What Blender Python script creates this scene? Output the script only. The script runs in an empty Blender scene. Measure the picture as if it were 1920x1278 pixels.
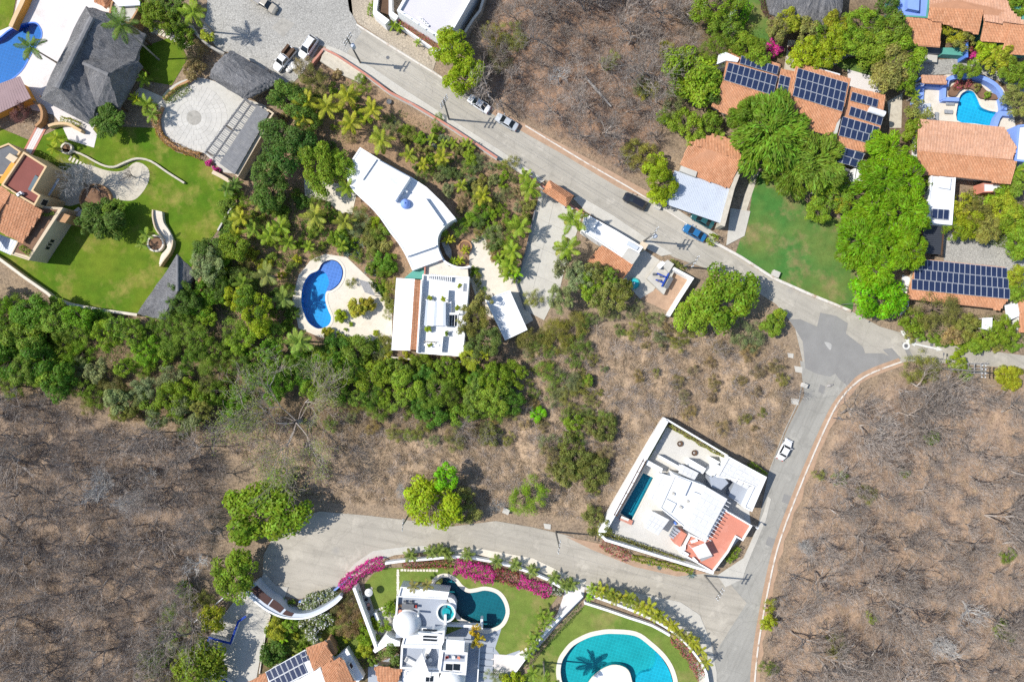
import bpy, bmesh, math, random
import numpy as np
from mathutils import Vector, Matrix
from mathutils.geometry import tessellate_polygon
from math import radians, sin, cos, pi, atan2, hypot

sc = bpy.context.scene
COL = sc.collection
# ------------------------------------------------------------------ camera, sky, sun, exposure
H = 128.0            # drone height over the ground, metres
S = 0.1              # metres of ground per photo pixel
cam = bpy.data.cameras.new("camera"); camo = bpy.data.objects.new("camera", cam); COL.objects.link(camo)
cam.sensor_fit = 'HORIZONTAL'; cam.sensor_width = 36.0; cam.lens = 36.0 * H / 192.0
camo.location = (0, 0, H); camo.rotation_euler = (0, 0, 0)
cam.clip_start = 1.0; cam.clip_end = 6000.0
sc.camera = camo
SUN_EL, SUN_AZ = radians(50), radians(275)      # azimuth clockwise from north (+Y): the light comes from the west
wd = bpy.data.worlds.new("World"); sc.world = wd; wd.use_nodes = True
nt = wd.node_tree; nt.nodes.clear()
sky = nt.nodes.new("ShaderNodeTexSky"); sky.sky_type = 'NISHITA'; sky.sun_disc = False
sky.sun_elevation = SUN_EL; sky.sun_rotation = SUN_AZ; sky.air_density = 1.0; sky.dust_density = 0.6
bg = nt.nodes.new("ShaderNodeBackground"); bg.inputs[1].default_value = 0.14
wo = nt.nodes.new("ShaderNodeOutputWorld")
nt.links.new(sky.outputs[0], bg.inputs[0]); nt.links.new(bg.outputs[0], wo.inputs[0])
sl = bpy.data.lights.new("sun", 'SUN'); sl.energy = 4.4; sl.angle = radians(0.5); sl.color = (1.0, 0.955, 0.88)
so = bpy.data.objects.new("sun", sl); COL.objects.link(so)
sdir = Vector((-sin(SUN_AZ) * cos(SUN_EL), -cos(SUN_AZ) * cos(SUN_EL), -sin(SUN_EL)))
so.rotation_euler = sdir.to_track_quat('-Z', 'Y').to_euler(); so.location = (-60, 6, 120)
sc.view_settings.view_transform = 'Standard'; sc.view_settings.look = 'None'
sc.view_settings.exposure = 0.33; sc.view_settings.gamma = 1.0; sc.view_settings.use_curve_mapping = False
sc.cycles.use_denoising = False
sc.cycles.max_bounces = 6; sc.cycles.diffuse_bounces = 3; sc.cycles.glossy_bounces = 2
sc.cycles.transmission_bounces = 3; sc.cycles.transparent_max_bounces = 8
sc.cycles.caustics_reflective = False; sc.cycles.caustics_refractive = False
# ------------------------------------------------------------------ helpers
def W(px, py, z=0.0):
    """photo pixel -> point at height z (the distance comes from that height)"""
    k = S * (H - z) / H
    return Vector(((px - 960) * k, (639 - py) * k, z))
def area2(p): return sum(p[i][0] * p[(i + 1) % len(p)][1] - p[(i + 1) % len(p)][0] * p[i][1] for i in range(len(p)))
def ccw(p): return list(p) if area2(p) > 0 else list(p)[::-1]
def P2(pts, z=0.0): return ccw([tuple(W(x, y, z).xy) for x, y in pts])
def smooth(pts, closed=True, n=5):
    out = []; N = len(pts); rng = range(N if closed else N - 1)
    for i in rng:
        g = (lambda k: pts[k % N]) if closed else (lambda k: pts[min(max(k, 0), N - 1)])
        p0, p1, p2, p3 = g(i - 1), g(i), g(i + 1), g(i + 2)
        for j in range(n):
            t = j / n
            out.append(tuple(0.5 * (2 * b + (c - a) * t + (2 * a - 5 * b + 4 * c - d) * t * t + (3 * b - a - 3 * c + d) * t ** 3)
                             for a, b, c, d in zip(p0, p1, p2, p3)))
    if not closed: out.append(tuple(pts[-1]))
    return out
def circ(cx, cy, r, n=28, ry=None): return [(cx + r * cos(2 * pi * i / n), cy + (ry or r) * sin(2 * pi * i / n)) for i in range(n)]
def inset(poly, d):
    """offset of a ccw polygon, inwards for d > 0"""
    out = []; N = len(poly)
    for i in range(N):
        a, b, c = Vector(poly[i - 1]), Vector(poly[i]), Vector(poly[(i + 1) % N])
        e1 = (b - a); e2 = (c - b)
        if e1.length < 1e-6 or e2.length < 1e-6: out.append(tuple(b)); continue
        e1.normalize(); e2.normalize()
        n1 = Vector((-e1.y, e1.x)); n2 = Vector((-e2.y, e2.x))
        m = n1 + n2
        if m.length < 1e-4: m = n1
        m.normalize(); k = d / max(0.35, m.dot(n1))
        out.append((b.x + m.x * k, b.y + m.y * k))
    return out
def ribbon(line, w):
    """closed polygon around an open world polyline"""
    L, R = [], []; N = len(line)
    for i in range(N):
        a = Vector(line[max(i - 1, 0)]); b = Vector(line[i]); c = Vector(line[min(i + 1, N - 1)])
        e1 = (b - a) if i > 0 else (c - b); e2 = (c - b) if i < N - 1 else (b - a)
        e1.normalize(); e2.normalize()
        n1 = Vector((-e1.y, e1.x)); n2 = Vector((-e2.y, e2.x)); m = (n1 + n2)
        if m.length < 1e-4: m = n1.copy()
        m.normalize(); k = (w / 2) / max(0.4, m.dot(n1))
        L.append((b.x + m.x * k, b.y + m.y * k)); R.append((b.x - m.x * k, b.y - m.y * k))
    return ccw(L + R[::-1])
def inside(poly, X, Y):
    r = np.zeros(np.shape(X), bool); N = len(poly); j = N - 1
    for i in range(N):
        xi, yi = poly[i]; xj, yj = poly[j]
        if yi != yj:
            r ^= ((yi > Y) != (yj > Y)) & (X < (xj - xi) * (Y - yi) / (yj - yi) + xi)
        j = i
    return r
WL = {}
def wl(o): return WL.get(o.name, Vector((0, 0, 0))) if o else Vector((0, 0, 0))
def tag(o, label=None, cat=None, group=None, kind=None):
    if label: o["label"] = label
    if cat: o["category"] = cat
    if group: o["group"] = group
    if kind: o["kind"] = kind
    return o
def thing(name, label, cat, loc, group=None, rz=0.0):
    o = bpy.data.objects.new(name, None); COL.objects.link(o); o.location = loc; o.rotation_euler.z = rz
    o.empty_display_size = 0.3
    WL[o.name] = Vector(loc)
    return tag(o, label, cat, group)
def mk(name, me, parent=None, loc=(0, 0, 0), rot=(0, 0, 0), scale=(1, 1, 1), color=None):
    o = bpy.data.objects.new(name, me); COL.objects.link(o)
    o.parent = parent; o.location = loc; o.rotation_euler = rot; o.scale = scale
    if color: o.color = (*color[:3], 1)
    return o
def np_mesh(name, V, F, mat=None):
    me = bpy.data.meshes.new(name); V = np.asarray(V, np.float32); F = np.asarray(F, np.int32)
    me.vertices.add(len(V)); me.vertices.foreach_set('co', V.ravel())
    me.loops.add(F.size); me.loops.foreach_set('vertex_index', F.ravel())
    me.polygons.add(len(F)); me.polygons.foreach_set('loop_start', np.arange(0, F.size, F.shape[1], dtype=np.int32))
    me.update(calc_edges=True)
    if mat: me.materials.append(MAT[mat])
    return me
class MB:
    """collects shapes in world coordinates, builds ONE mesh object"""
    def __init__(s): s.v = []; s.f = []; s.m = []; s.cur = 0
    def face(s, pts):
        b = len(s.v); s.v += [tuple(p) for p in pts]; s.f.append(tuple(range(b, b + len(pts)))); s.m.append(s.cur); return s
    def sheet(s, poly, z, holes=()):
        loops = [[Vector((x, y, 0)) for x, y in ccw(poly)]] + [[Vector((x, y, 0)) for x, y in ccw(h)[::-1]] for h in holes]
        flat = [p for l in loops for p in l]; b = len(s.v); s.v += [(p.x, p.y, z) for p in flat]
        for t in tessellate_polygon(loops):
            a, c, d = (flat[k] for k in t)
            if (c - a).cross(d - a).z < 0: t = t[::-1]
            s.f.append(tuple(b + k for k in t)); s.m.append(s.cur)
        return s
    def prism(s, poly, z0, z1, top=True, bottom=False):
        p = ccw(poly); n = len(p); b = len(s.v)
        s.v += [(x, y, z0) for x, y in p] + [(x, y, z1) for x, y in p]
        for i in range(n):
            j = (i + 1) % n; s.f.append((b + i, b + j, b + n + j, b + n + i)); s.m.append(s.cur)
        if top: s.f.append(tuple(b + n + i for i in range(n))); s.m.append(s.cur)
        if bottom: s.f.append(tuple(b + i for i in reversed(range(n)))); s.m.append(s.cur)
        return s
    def ring(s, poly, w, z0, z1):
        p = ccw(poly); q = inset(p, w); n = len(p); b = len(s.v)
        s.v += [(x, y, z0) for x, y in p] + [(x, y, z1) for x, y in p] + [(x, y, z1) for x, y in q] + [(x, y, z0) for x, y in q]
        for i in range(n):
            j = (i + 1) % n
            for k in range(3):
                s.f.append((b + k * n + i, b + k * n + j, b + (k + 1) * n + j, b + (k + 1) * n + i)); s.m.append(s.cur)
        return s
    def box(s, c, sx, sy, sz, rz=0.0):
        """c = centre of the base"""
        ca, sa = cos(rz), sin(rz)
        q = [(c[0] + x * ca - y * sa, c[1] + x * sa + y * ca) for x, y in ((-sx / 2, -sy / 2), (sx / 2, -sy / 2), (sx / 2, sy / 2), (-sx / 2, sy / 2))]
        return s.prism(q, c[2], c[2] + sz, bottom=True)
    def tube(s, p0, p1, r0, r1=None, n=8, caps=True):
        p0, p1 = Vector(p0), Vector(p1); r1 = r0 if r1 is None else r1
        d = (p1 - p0).normalized(); a = d.orthogonal().normalized(); c = d.cross(a); b = len(s.v)
        for p, r in ((p0, r0), (p1, r1)):
            s.v += [tuple(p + (a * cos(2 * pi * i / n) + c * sin(2 * pi * i / n)) * r) for i in range(n)]
        for i in range(n):
            j = (i + 1) % n; s.f.append((b + i, b + j, b + n + j, b + n + i)); s.m.append(s.cur)
        if caps:
            s.f.append(tuple(b + i for i in reversed(range(n)))); s.f.append(tuple(b + n + i for i in range(n))); s.m += [s.cur] * 2
        return s
    def lathe(s, c, prof, n=24):
        b = len(s.v); m = len(prof)
        for r, z in prof: s.v += [(c[0] + r * cos(2 * pi * i / n), c[1] + r * sin(2 * pi * i / n), c[2] + z) for i in range(n)]
        for k in range(m - 1):
            for i in range(n):
                j = (i + 1) % n; s.f.append((b + k * n + i, b + k * n + j, b + (k + 1) * n + j, b + (k + 1) * n + i)); s.m.append(s.cur)
        s.f.append(tuple(b + (m - 1) * n + i for i in range(n))); s.m.append(s.cur)
        return s
    def build(s, name, mat, parent=None, smooth=False, origin=None, color=None):
        V = np.array(s.v, float)
        if parent: o0 = np.array(wl(parent))
        elif origin is not None: o0 = np.array(Vector(origin))
        else: o0 = np.array([(V[:, 0].min() + V[:, 0].max()) / 2, (V[:, 1].min() + V[:, 1].max()) / 2, V[:, 2].min()])
        me = bpy.data.meshes.new(name); me.from_pydata((V - o0).tolist(), [], s.f)
        for m in (mat if isinstance(mat, (list, tuple)) else [mat]): me.materials.append(MAT[m])
        if any(s.m): me.polygons.foreach_set('material_index', s.m)
        if smooth: me.polygons.foreach_set('use_smooth', [True] * len(me.polygons))
        o = bpy.data.objects.new(name, me); COL.objects.link(o); o.parent = parent
        if not parent: o.location = o0
        WL[o.name] = Vector(o0)
        if color: o.color = (*color[:3], 1)
        return o
def solo(o, label, cat, group=None): return tag(o, label, cat, group)
# ------------------------------------------------------------------ materials (all procedural)
MAT = {}
class N:
    def __init__(s, name):
        s.m = bpy.data.materials.new(name); s.m.use_nodes = True; MAT[name] = s.m
        s.t = s.m.node_tree; s.b = s.t.nodes['Principled BSDF']; s.out = s.t.nodes['Material Output']
    def n(s, typ, **kw):
        nd = s.t.nodes.new('ShaderNode' + typ)
        for k, v in kw.items():
            if k.startswith('i_'):
                key = k[2:]; key = int(key) if key.isdigit() else key.replace('_', ' ')
                if hasattr(v, 'is_output') or isinstance(v, bpy.types.NodeSocket): s.t.links.new(v, nd.inputs[key])
                else: nd.inputs[key].default_value = v
            else: setattr(nd, k, v)
        return nd
    def set(s, key, v):
        if isinstance(v, bpy.types.NodeSocket): s.t.links.new(v, s.b.inputs[key])
        else: s.b.inputs[key].default_value = v
    def pos(s): return s.n('NewGeometry').outputs['Position']
    def mapped(s, vec, scale=(1, 1, 1), rz=0.0):
        r = s.n('Mapping', i_Vector=vec); r.inputs['Rotation'].default_value = (0, 0, rz)
        q = s.n('Mapping', i_Vector=r.outputs[0]); q.inputs['Scale'].default_value = scale
        return q.outputs[0]
    def noise(s, vec, scale, detail=4, rough=0.6): return s.n('TexNoise', i_Vector=vec, i_Scale=scale, i_Detail=detail, i_Roughness=rough).outputs[0]
    def ramp(s, fac, stops):
        r = s.n('ValToRGB', i_Fac=fac); e = r.color_ramp.elements
        while len(e) < len(stops): e.new(0.5)
        for k, (p, c) in enumerate(stops): e[k].position = p; e[k].color = (*c, 1) if len(c) == 3 else c
        return r.outputs[0]
    def mix(s, fac, a, b, mode='MIX'):
        m = s.n('Mix', data_type='RGBA', blend_type=mode)
        for k, v in ((0, fac), (6, a), (7, b)):
            if isinstance(v, bpy.types.NodeSocket): s.t.links.new(v, m.inputs[k])
            else: m.inputs[k].default_value = v if k == 0 else ((*v, 1) if len(v) == 3 else v)
        return m.outputs[2]
    def math(s, op, a, b=0.0):
        m = s.n('Math', operation=op)
        for k, v in ((0, a), (1, b)):
            if isinstance(v, bpy.types.NodeSocket): s.t.links.new(v, m.inputs[k])
            else: m.inputs[k].default_value = v
        return m.outputs[0]
    def bump(s, h, strength=0.4, dist=0.1):
        s.set('Normal', s.n('Bump', i_Height=h, i_Strength=strength, i_Distance=dist).outputs[0])
def g3(v): return (v, v, v)
def mul(c, k): return tuple(min(1, x * k) for x in c)
def surf(name, col, var=0.18, scale=0.5, rough=0.85, bump=0.15, bscale=6.0, stain=None, stain_at=(0.55, 0.75), sscale=0.12, fine=0.10, metal=0.0, spec=0.3):
    a = N(name); p = a.pos()
    n1 = a.noise(p, scale, 5); n2 = a.noise(p, bscale, 3)
    c = a.ramp(n1, [(0.25, mul(col, 1 - var)), (0.75, mul(col, 1 + var))])
    c = a.mix(1.0, c, a.ramp(n2, [(0.3, g3(1 - fine)), (0.7, g3(1 + fine * 0.0))]), 'MULTIPLY')
    if stain:
        n3 = a.noise(a.mapped(p, (1, 1, 1), 0.4), sscale, 6, 0.7)
        c = a.mix(a.ramp(n3, [(stain_at[0], g3(0)), (stain_at[1], g3(1))]), c, stain)
    a.set('Base Color', c); a.set('Roughness', rough); a.set('Metallic', metal); a.set('Specular IOR Level', spec)
    if bump: a.bump(n2, bump, 0.05)
    return a
# walls, slabs, paints
surf('white', (0.80, 0.80, 0.79), 0.03, 0.4, 0.7, 0.05, 8, stain=(0.62, 0.61, 0.58), stain_at=(0.62, 0.85), sscale=0.35, fine=0.04)
surf('white_flat', (0.70, 0.71, 0.72), 0.03, 0.3, 0.75, 0.05, 5, stain=(0.52, 0.51, 0.49), stain_at=(0.56, 0.74), sscale=0.4, fine=0.06)
surf('lilac', (0.58, 0.56, 0.60), 0.03, 0.3, 0.8, 0.05, 5, stain=(0.52, 0.50, 0.52), sscale=0.4)
surf('cream', (0.60, 0.49, 0.35), 0.05, 0.5, 0.85, 0.08, 7)
surf('yellow', (0.62, 0.44, 0.25), 0.05, 0.5, 0.85, 0.08, 7)
surf('orange', (0.72, 0.33, 0.06), 0.06, 0.5, 0.85, 0.08, 7)
surf('ochre', (0.42, 0.24, 0.12), 0.10, 0.8, 0.9, 0.15, 7)
surf('pink', (0.50, 0.22, 0.16), 0.10, 0.6, 0.9, 0.1, 6, stain=(0.45, 0.38, 0.33), sscale=0.5)
surf('salmon', (0.58, 0.225, 0.155), 0.06, 0.5, 0.85, 0.05, 6, stain=(0.66, 0.33, 0.26), stain_at=(0.5, 0.8), sscale=0.3)
surf('darkred', (0.22, 0.075, 0.06), 0.08, 0.6, 0.9, 0.08, 8)
surf('greyfloor', (0.34, 0.37, 0.42), 0.06, 0.5, 0.7, 0.05, 6)
surf('slate', (0.14, 0.145, 0.155), 0.15, 0.6, 0.85, 0.1, 6)
surf('stone', (0.36, 0.34, 0.30), 0.2, 1.2, 0.9, 0.4, 5, stain=(0.2, 0.19, 0.17), sscale=0.8)
surf('stonepave', (0.52, 0.47, 0.38), 0.16, 1.5, 0.9, 0.3, 4, stain=(0.33, 0.28, 0.22), sscale=0.5)
surf('travertine', (0.66, 0.60, 0.50), 0.08, 0.8, 0.85, 0.1, 4, stain=(0.50, 0.43, 0.33), stain_at=(0.55, 0.8), sscale=0.3)
surf('floorgrey', (0.56, 0.54, 0.50), 0.06, 0.6, 0.85, 0.1, 4, stain=(0.47, 0.45, 0.41), sscale=0.35)
surf('deckwhite', (0.66, 0.62, 0.60), 0.05, 0.5, 0.85, 0.1, 4, stain=(0.55, 0.50, 0.47), sscale=0.3)
surf('coping', (0.70, 0.64, 0.54), 0.06, 1.0, 0.8, 0.1, 5)
surf('plaza', (0.52, 0.50, 0.45), 0.09, 1.2, 0.85, 0.2, 5, stain=(0.40, 0.39, 0.35), sscale=0.5)
surf('bluepaint', (0.10, 0.22, 0.62), 0.08, 0.6, 0.7, 0.05, 6)
surf('bluelight', (0.22, 0.34, 0.72), 0.08, 0.6, 0.7, 0.05, 6)
surf('cobalt', (0.012, 0.06, 0.38), 0.08, 0.6, 0.6, 0.05, 6)
surf('teal', (0.10, 0.33, 0.27), 0.08, 0.6, 0.7, 0.05, 6)
surf('metalroof', (0.50, 0.54, 0.60), 0.05, 0.4, 0.45, 0.05, 5, stain=(0.42, 0.45, 0.50), sscale=0.4)
surf('whitemetal', (0.74, 0.75, 0.76), 0.03, 0.4, 0.5, 0.04, 5, stain=(0.62, 0.62, 0.60), sscale=0.3)
surf('mauveroof', (0.33, 0.23, 0.23), 0.07, 0.6, 0.8, 0.08, 6)
surf('darkmetal', (0.045, 0.05, 0.06), 0.1, 0.6, 0.5, 0.05, 6)
surf('concrete', (0.50, 0.475, 0.42), 0.10, 0.5, 0.9, 0.15, 5, stain=(0.39, 0.37, 0.33), sscale=0.25)
surf('greywood', (0.20, 0.20, 0.205), 0.16, 1.5, 0.9, 0.2, 8)
surf('palewood', (0.33, 0.32, 0.31), 0.14, 1.5, 0.9, 0.2, 8)
surf('wood', (0.10, 0.055, 0.03), 0.2, 1.5, 0.7, 0.15, 8)
surf('doorwood', (0.055, 0.022, 0.018), 0.15, 1.5, 0.6, 0.1, 8)
surf('polewood', (0.20, 0.19, 0.17), 0.2, 1.5, 0.9, 0.2, 8)
surf('bark', (0.16, 0.12, 0.09), 0.25, 3.0, 0.95, 0.3, 9)
surf('palmbark', (0.30, 0.27, 0.22), 0.2, 3.0, 0.95, 0.3, 9)
surf('rockgrey', (0.36, 0.34, 0.32), 0.25, 1.0, 0.95, 0.5, 3)
surf('kerb', (0.62, 0.58, 0.52), 0.12, 1.0, 0.9, 0.2, 4, stain=(0.38, 0.27, 0.19), stain_at=(0.52, 0.66), sscale=0.6)
surf('paintmark', (0.68, 0.68, 0.65), 0.06, 1.0, 0.8, 0.0, 6, stain=(0.45, 0.43, 0.40), stain_at=(0.5, 0.72), sscale=0.9)
surf('patch', (0.25, 0.243, 0.23), 0.12, 0.4, 0.9, 0.15, 8)
surf('patchlight', (0.40, 0.39, 0.365), 0.14, 0.8, 0.9, 0.12, 8)
surf('black', (0.012, 0.012, 0.014), 0.1, 1, 0.5, 0)
surf('fabric', (0.30, 0.31, 0.32), 0.1, 2, 0.9, 0.1, 10)
surf('linen', (0.72, 0.70, 0.66), 0.04, 1, 0.9, 0.05, 9)
surf('redcloth', (0.35, 0.05, 0.04), 0.1, 2, 0.9, 0.1, 10)
surf('soilbed', (0.20, 0.115, 0.07), 0.25, 1.0, 0.95, 0.4, 4)
surf('soilorange', (0.41, 0.275, 0.185), 0.18, 0.9, 0.95, 0.3, 4, stain=(0.38, 0.27, 0.19), sscale=0.5)
def road_mat(name, col, rz):
    a = N(name); p = a.pos()
    big = a.noise(p, 0.07, 5, 0.62); mid = a.noise(p, 0.45, 6, 0.65); fine = a.noise(p, 5.0, 4, 0.7)
    tr = a.noise(a.mapped(p, (0.06, 1.1, 1), rz), 1.0, 4, 0.6)
    c = a.ramp(big, [(0.3, mul(col, 0.86)), (0.5, col), (0.72, mul(col, 1.15))])
    c = a.mix(0.8, c, a.ramp(tr, [(0.32, g3(0.80)), (0.5, g3(1.0)), (0.7, g3(1.06))]), 'MULTIPLY')
    c = a.mix(1.0, c, a.ramp(mid, [(0.28, g3(0.84)), (0.45, g3(1.0)), (0.75, g3(1.03))]), 'MULTIPLY')
    c = a.mix(1.0, c, a.ramp(fine, [(0.3, g3(0.88)), (0.7, g3(1.04))]), 'MULTIPLY')
    wob = a.n('VectorMath', operation='ADD'); a.t.links.new(p, wob.inputs[0]); nz = a.n('TexNoise', i_Vector=p, i_Scale=0.5, i_Detail=4.0); a.t.links.new(nz.outputs['Color'], wob.inputs[1])
    ck = a.n('TexVoronoi', i_Vector=wob.outputs[0], i_Scale=0.16, feature='DISTANCE_TO_EDGE')
    c = a.mix(a.ramp(ck.outputs[0], [(0.003, g3(0.30)), (0.010, g3(0))]), c, mul(col, 0.5))
    c = a.mix(a.ramp(a.noise(a.mapped(p, (1, 1, 1), 2.0), 0.22, 6, 0.75), [(0.56, g3(0)), (0.66, g3(0.55))]), c, mul(col, 1.35))
    c = a.mix(a.ramp(a.noise(a.mapped(p, (1, 1, 1), 0.7), 0.30, 6, 0.75), [(0.58, g3(0)), (0.70, g3(0.5))]), c, mul(col, 0.62))
    spots = a.n('TexVoronoi', i_Vector=p, i_Scale=0.11)
    c = a.mix(a.ramp(spots.outputs['Distance'], [(0.03, g3(0.5)), (0.11, g3(0))]), c, (0.26, 0.25, 0.23))
    a.set('Base Color', c); a.set('Roughness', 0.92); a.bump(fine, 0.2, 0.03)
road_mat('road', (0.385, 0.355, 0.30), radians(31))
road_mat('road_south', (0.31, 0.298, 0.265), radians(-65))
road_mat('road_lane', (0.385, 0.35, 0.29), radians(12))
def cobble(name, col):
    a = N(name); p = a.pos()
    v = a.n('TexVoronoi', i_Vector=p, i_Scale=2.6, feature='F1'); e = a.n('TexVoronoi', i_Vector=p, i_Scale=2.6, feature='DISTANCE_TO_EDGE')
    c = a.mix(0.5, a.ramp(v.outputs['Color'], [(0.0, mul(col, 0.75)), (1.0, mul(col, 1.2))]), col)
    c = a.mix(a.ramp(e.outputs[0], [(0.02, g3(1)), (0.10, g3(0))]), c, mul(col, 0.6))
    c = a.mix(1.0, c, a.ramp(a.noise(p, 0.12, 5), [(0.3, g3(0.82)), (0.7, g3(1.08))]), 'MULTIPLY')
    a.set('Base Color', c); a.set('Roughness', 0.9); a.bump(e.outputs[0], 0.5, 0.05)
cobble('cobble', (0.43, 0.41, 0.375)); cobble('cobbletan', (0.44, 0.37, 0.28)); cobble('cobblegrey', (0.40, 0.385, 0.35))
# ground: soil kinds come from a colour attribute, litter and stones from noise
a = N('ground'); p = a.pos()
at = a.n('Attribute', attribute_name='soil').outputs['Color']
f1 = a.noise(p, 0.35, 6, 0.7); f2 = a.noise(p, 2.2, 6, 0.75); f3 = a.noise(p, 9.0, 3, 0.7)
c = a.mix(1.0, at, a.ramp(f1, [(0.25, (0.62, 0.60, 0.60)), (0.45, (0.95, 0.93, 0.92)), (0.62, (1.12, 1.08, 1.02)), (0.8, (1.25, 1.25, 1.25))]), 'MULTIPLY')
c = a.mix(1.0, c, a.ramp(f2, [(0.30, (0.42, 0.40, 0.40)), (0.47, (0.95, 0.94, 0.93)), (0.68, (1.2, 1.17, 1.12))]), 'MULTIPLY')
c = a.mix(1.0, c, a.ramp(f3, [(0.32, g3(0.55)), (0.6, g3(1.12))]), 'MULTIPLY')
vr = a.n('TexVoronoi', i_Vector=p, i_Scale=0.9)
c = a.mix(a.ramp(vr.outputs['Distance'], [(0.06, g3(0.55)), (0.10, g3(0))]), c, (0.50, 0.46, 0.42))
a.set('Base Color', c); a.set('Roughness', 0.97); a.set('Specular IOR Level', 0.1)
a.bump(a.math('ADD', f2, a.math('MULTIPLY', f3, 0.4)), 0.7, 0.25)
def lawn(name, c1, c2, dry):
    a = N(name); p = a.pos()
    b = a.noise(p, 0.09, 4, 0.6); m = a.noise(p, 0.55, 5, 0.65); f = a.noise(p, 7.0, 4, 0.75)
    c = a.mix(a.ramp(b, [(0.38, g3(0)), (0.62, g3(1))]), c1, c2)
    c = a.mix(a.ramp(a.noise(a.mapped(p, (1, 1, 1), 1.1), 0.16, 6, 0.68), [(0.50, g3(0)), (0.66, g3(0.85))]), c, dry)
    c = a.mix(1.0, c, a.ramp(m, [(0.3, g3(0.78)), (0.7, g3(1.12))]), 'MULTIPLY')
    c = a.mix(1.0, c, a.ramp(f, [(0.3, g3(0.62)), (0.7, g3(1.18))]), 'MULTIPLY')
    a.set('Base Color', c); a.set('Roughness', 0.95); a.set('Specular IOR Level', 0.15); a.bump(f, 0.6, 0.08)
lawn('lawn', (0.085, 0.175, 0.010), (0.155, 0.215, 0.018), (0.30, 0.26, 0.065))
lawn('lawn_field', (0.07, 0.195, 0.04), (0.15, 0.21, 0.05), (0.31, 0.235, 0.11))
lawn('lawn_villa', (0.145, 0.22, 0.038), (0.195, 0.245, 0.05), (0.29, 0.26, 0.09))
# roof tiles: every tile is its own island
def islands(name, cols, rough=0.85, lo=0.85, hi=1.12, patch=None):
    a = N(name); g = a.n('NewGeometry'); r = g.outputs['Random Per Island']
    c = a.ramp(r, [(i / max(1, len(cols) - 1), k) for i, k in enumerate(cols)])
    c = a.mix(1.0, c, a.ramp(a.noise(g.outputs['Position'], 0.5, 5, 0.65), [(0.3, g3(lo)), (0.7, g3(hi))]), 'MULTIPLY')
    if patch: c = a.mix(a.ramp(a.noise(g.outputs['Position'], 1.3, 4, 0.7), [(0.66, g3(0)), (0.72, g3(0.8))]), c, patch)
    a.set('Base Color', c); a.set('Roughness', rough); a.set('Specular IOR Level', 0.2)
islands('tile', [(0.445, 0.205, 0.105), (0.515, 0.25, 0.135), (0.475, 0.225, 0.12), (0.555, 0.29, 0.165), (0.455, 0.215, 0.11)], patch=(0.22, 0.12, 0.08))
islands('tileold', [(0.49, 0.27, 0.17), (0.55, 0.315, 0.205), (0.51, 0.285, 0.185), (0.57, 0.34, 0.23), (0.46, 0.25, 0.165)], patch=(0.24, 0.15, 0.11))
surf('tilebase', (0.46, 0.23, 0.13), 0.1, 1.0, 0.9, 0.1, 5)
islands('wtile', [(0.53, 0.53, 0.525), (0.60, 0.60, 0.60), (0.56, 0.555, 0.55)], lo=0.92, hi=1.05)
islands('paver', [(0.46, 0.44, 0.40), (0.56, 0.54, 0.49), (0.50, 0.48, 0.44), (0.60, 0.575, 0.52)], lo=0.85, hi=1.1)
a = N('thatch'); uv = a.n('TexCoord').outputs['UV']; p = a.pos()
s1 = a.noise(a.mapped(uv, (5.5, 0.55, 1)), 1.0, 5, 0.7); s2 = a.noise(a.mapped(uv, (16, 1.6, 1)), 1.0, 3, 0.7); s3 = a.noise(p, 0.35, 5, 0.6)
c = a.ramp(s1, [(0.25, (0.11, 0.11, 0.12)), (0.5, (0.20, 0.197, 0.20)), (0.75, (0.36, 0.35, 0.34))])
c = a.mix(1.0, c, a.ramp(s2, [(0.3, g3(0.68)), (0.7, g3(1.25))]), 'MULTIPLY')
c = a.mix(1.0, c, a.ramp(s3, [(0.3, g3(0.75)), (0.7, g3(1.2))]), 'MULTIPLY')
a.set('Base Color', c); a.set('Roughness', 0.98); a.set('Specular IOR Level', 0.1); a.bump(a.math('ADD', s1, s2), 0.9, 0.25)
# solar cells
a = N('solarcell'); oc = a.n('TexCoord').outputs['Object']
br = a.n('TexBrick', i_Vector=a.mapped(oc, (6, 10, 1)), i_Scale=1.0); br.offset = 0.0
br.inputs['Color1'].default_value = (0.014, 0.024, 0.062, 1); br.inputs['Color2'].default_value = (0.018, 0.028, 0.075, 1); br.inputs['Mortar'].default_value = (0.05, 0.065, 0.11, 1)
br.inputs['Mortar Size'].default_value = 0.03; br.inputs['Brick Width'].default_value = 1.0; br.inputs['Row Height'].default_value = 1.0
a.set('Base Color', br.outputs['Color']); a.set('Roughness', 0.22); a.set('Specular IOR Level', 0.5)
surf('alu', (0.55, 0.57, 0.60), 0.05, 1, 0.4, 0, metal=0.3)
a = N('glassdark'); a.set('Base Color', (0.012, 0.016, 0.02, 1)); a.set('Roughness', 0.06); a.set('Specular IOR Level', 0.6)
a = N('glasspane'); a.set('Base Color', (0.10, 0.14, 0.16, 1)); a.set('Roughness', 0.08)
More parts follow.
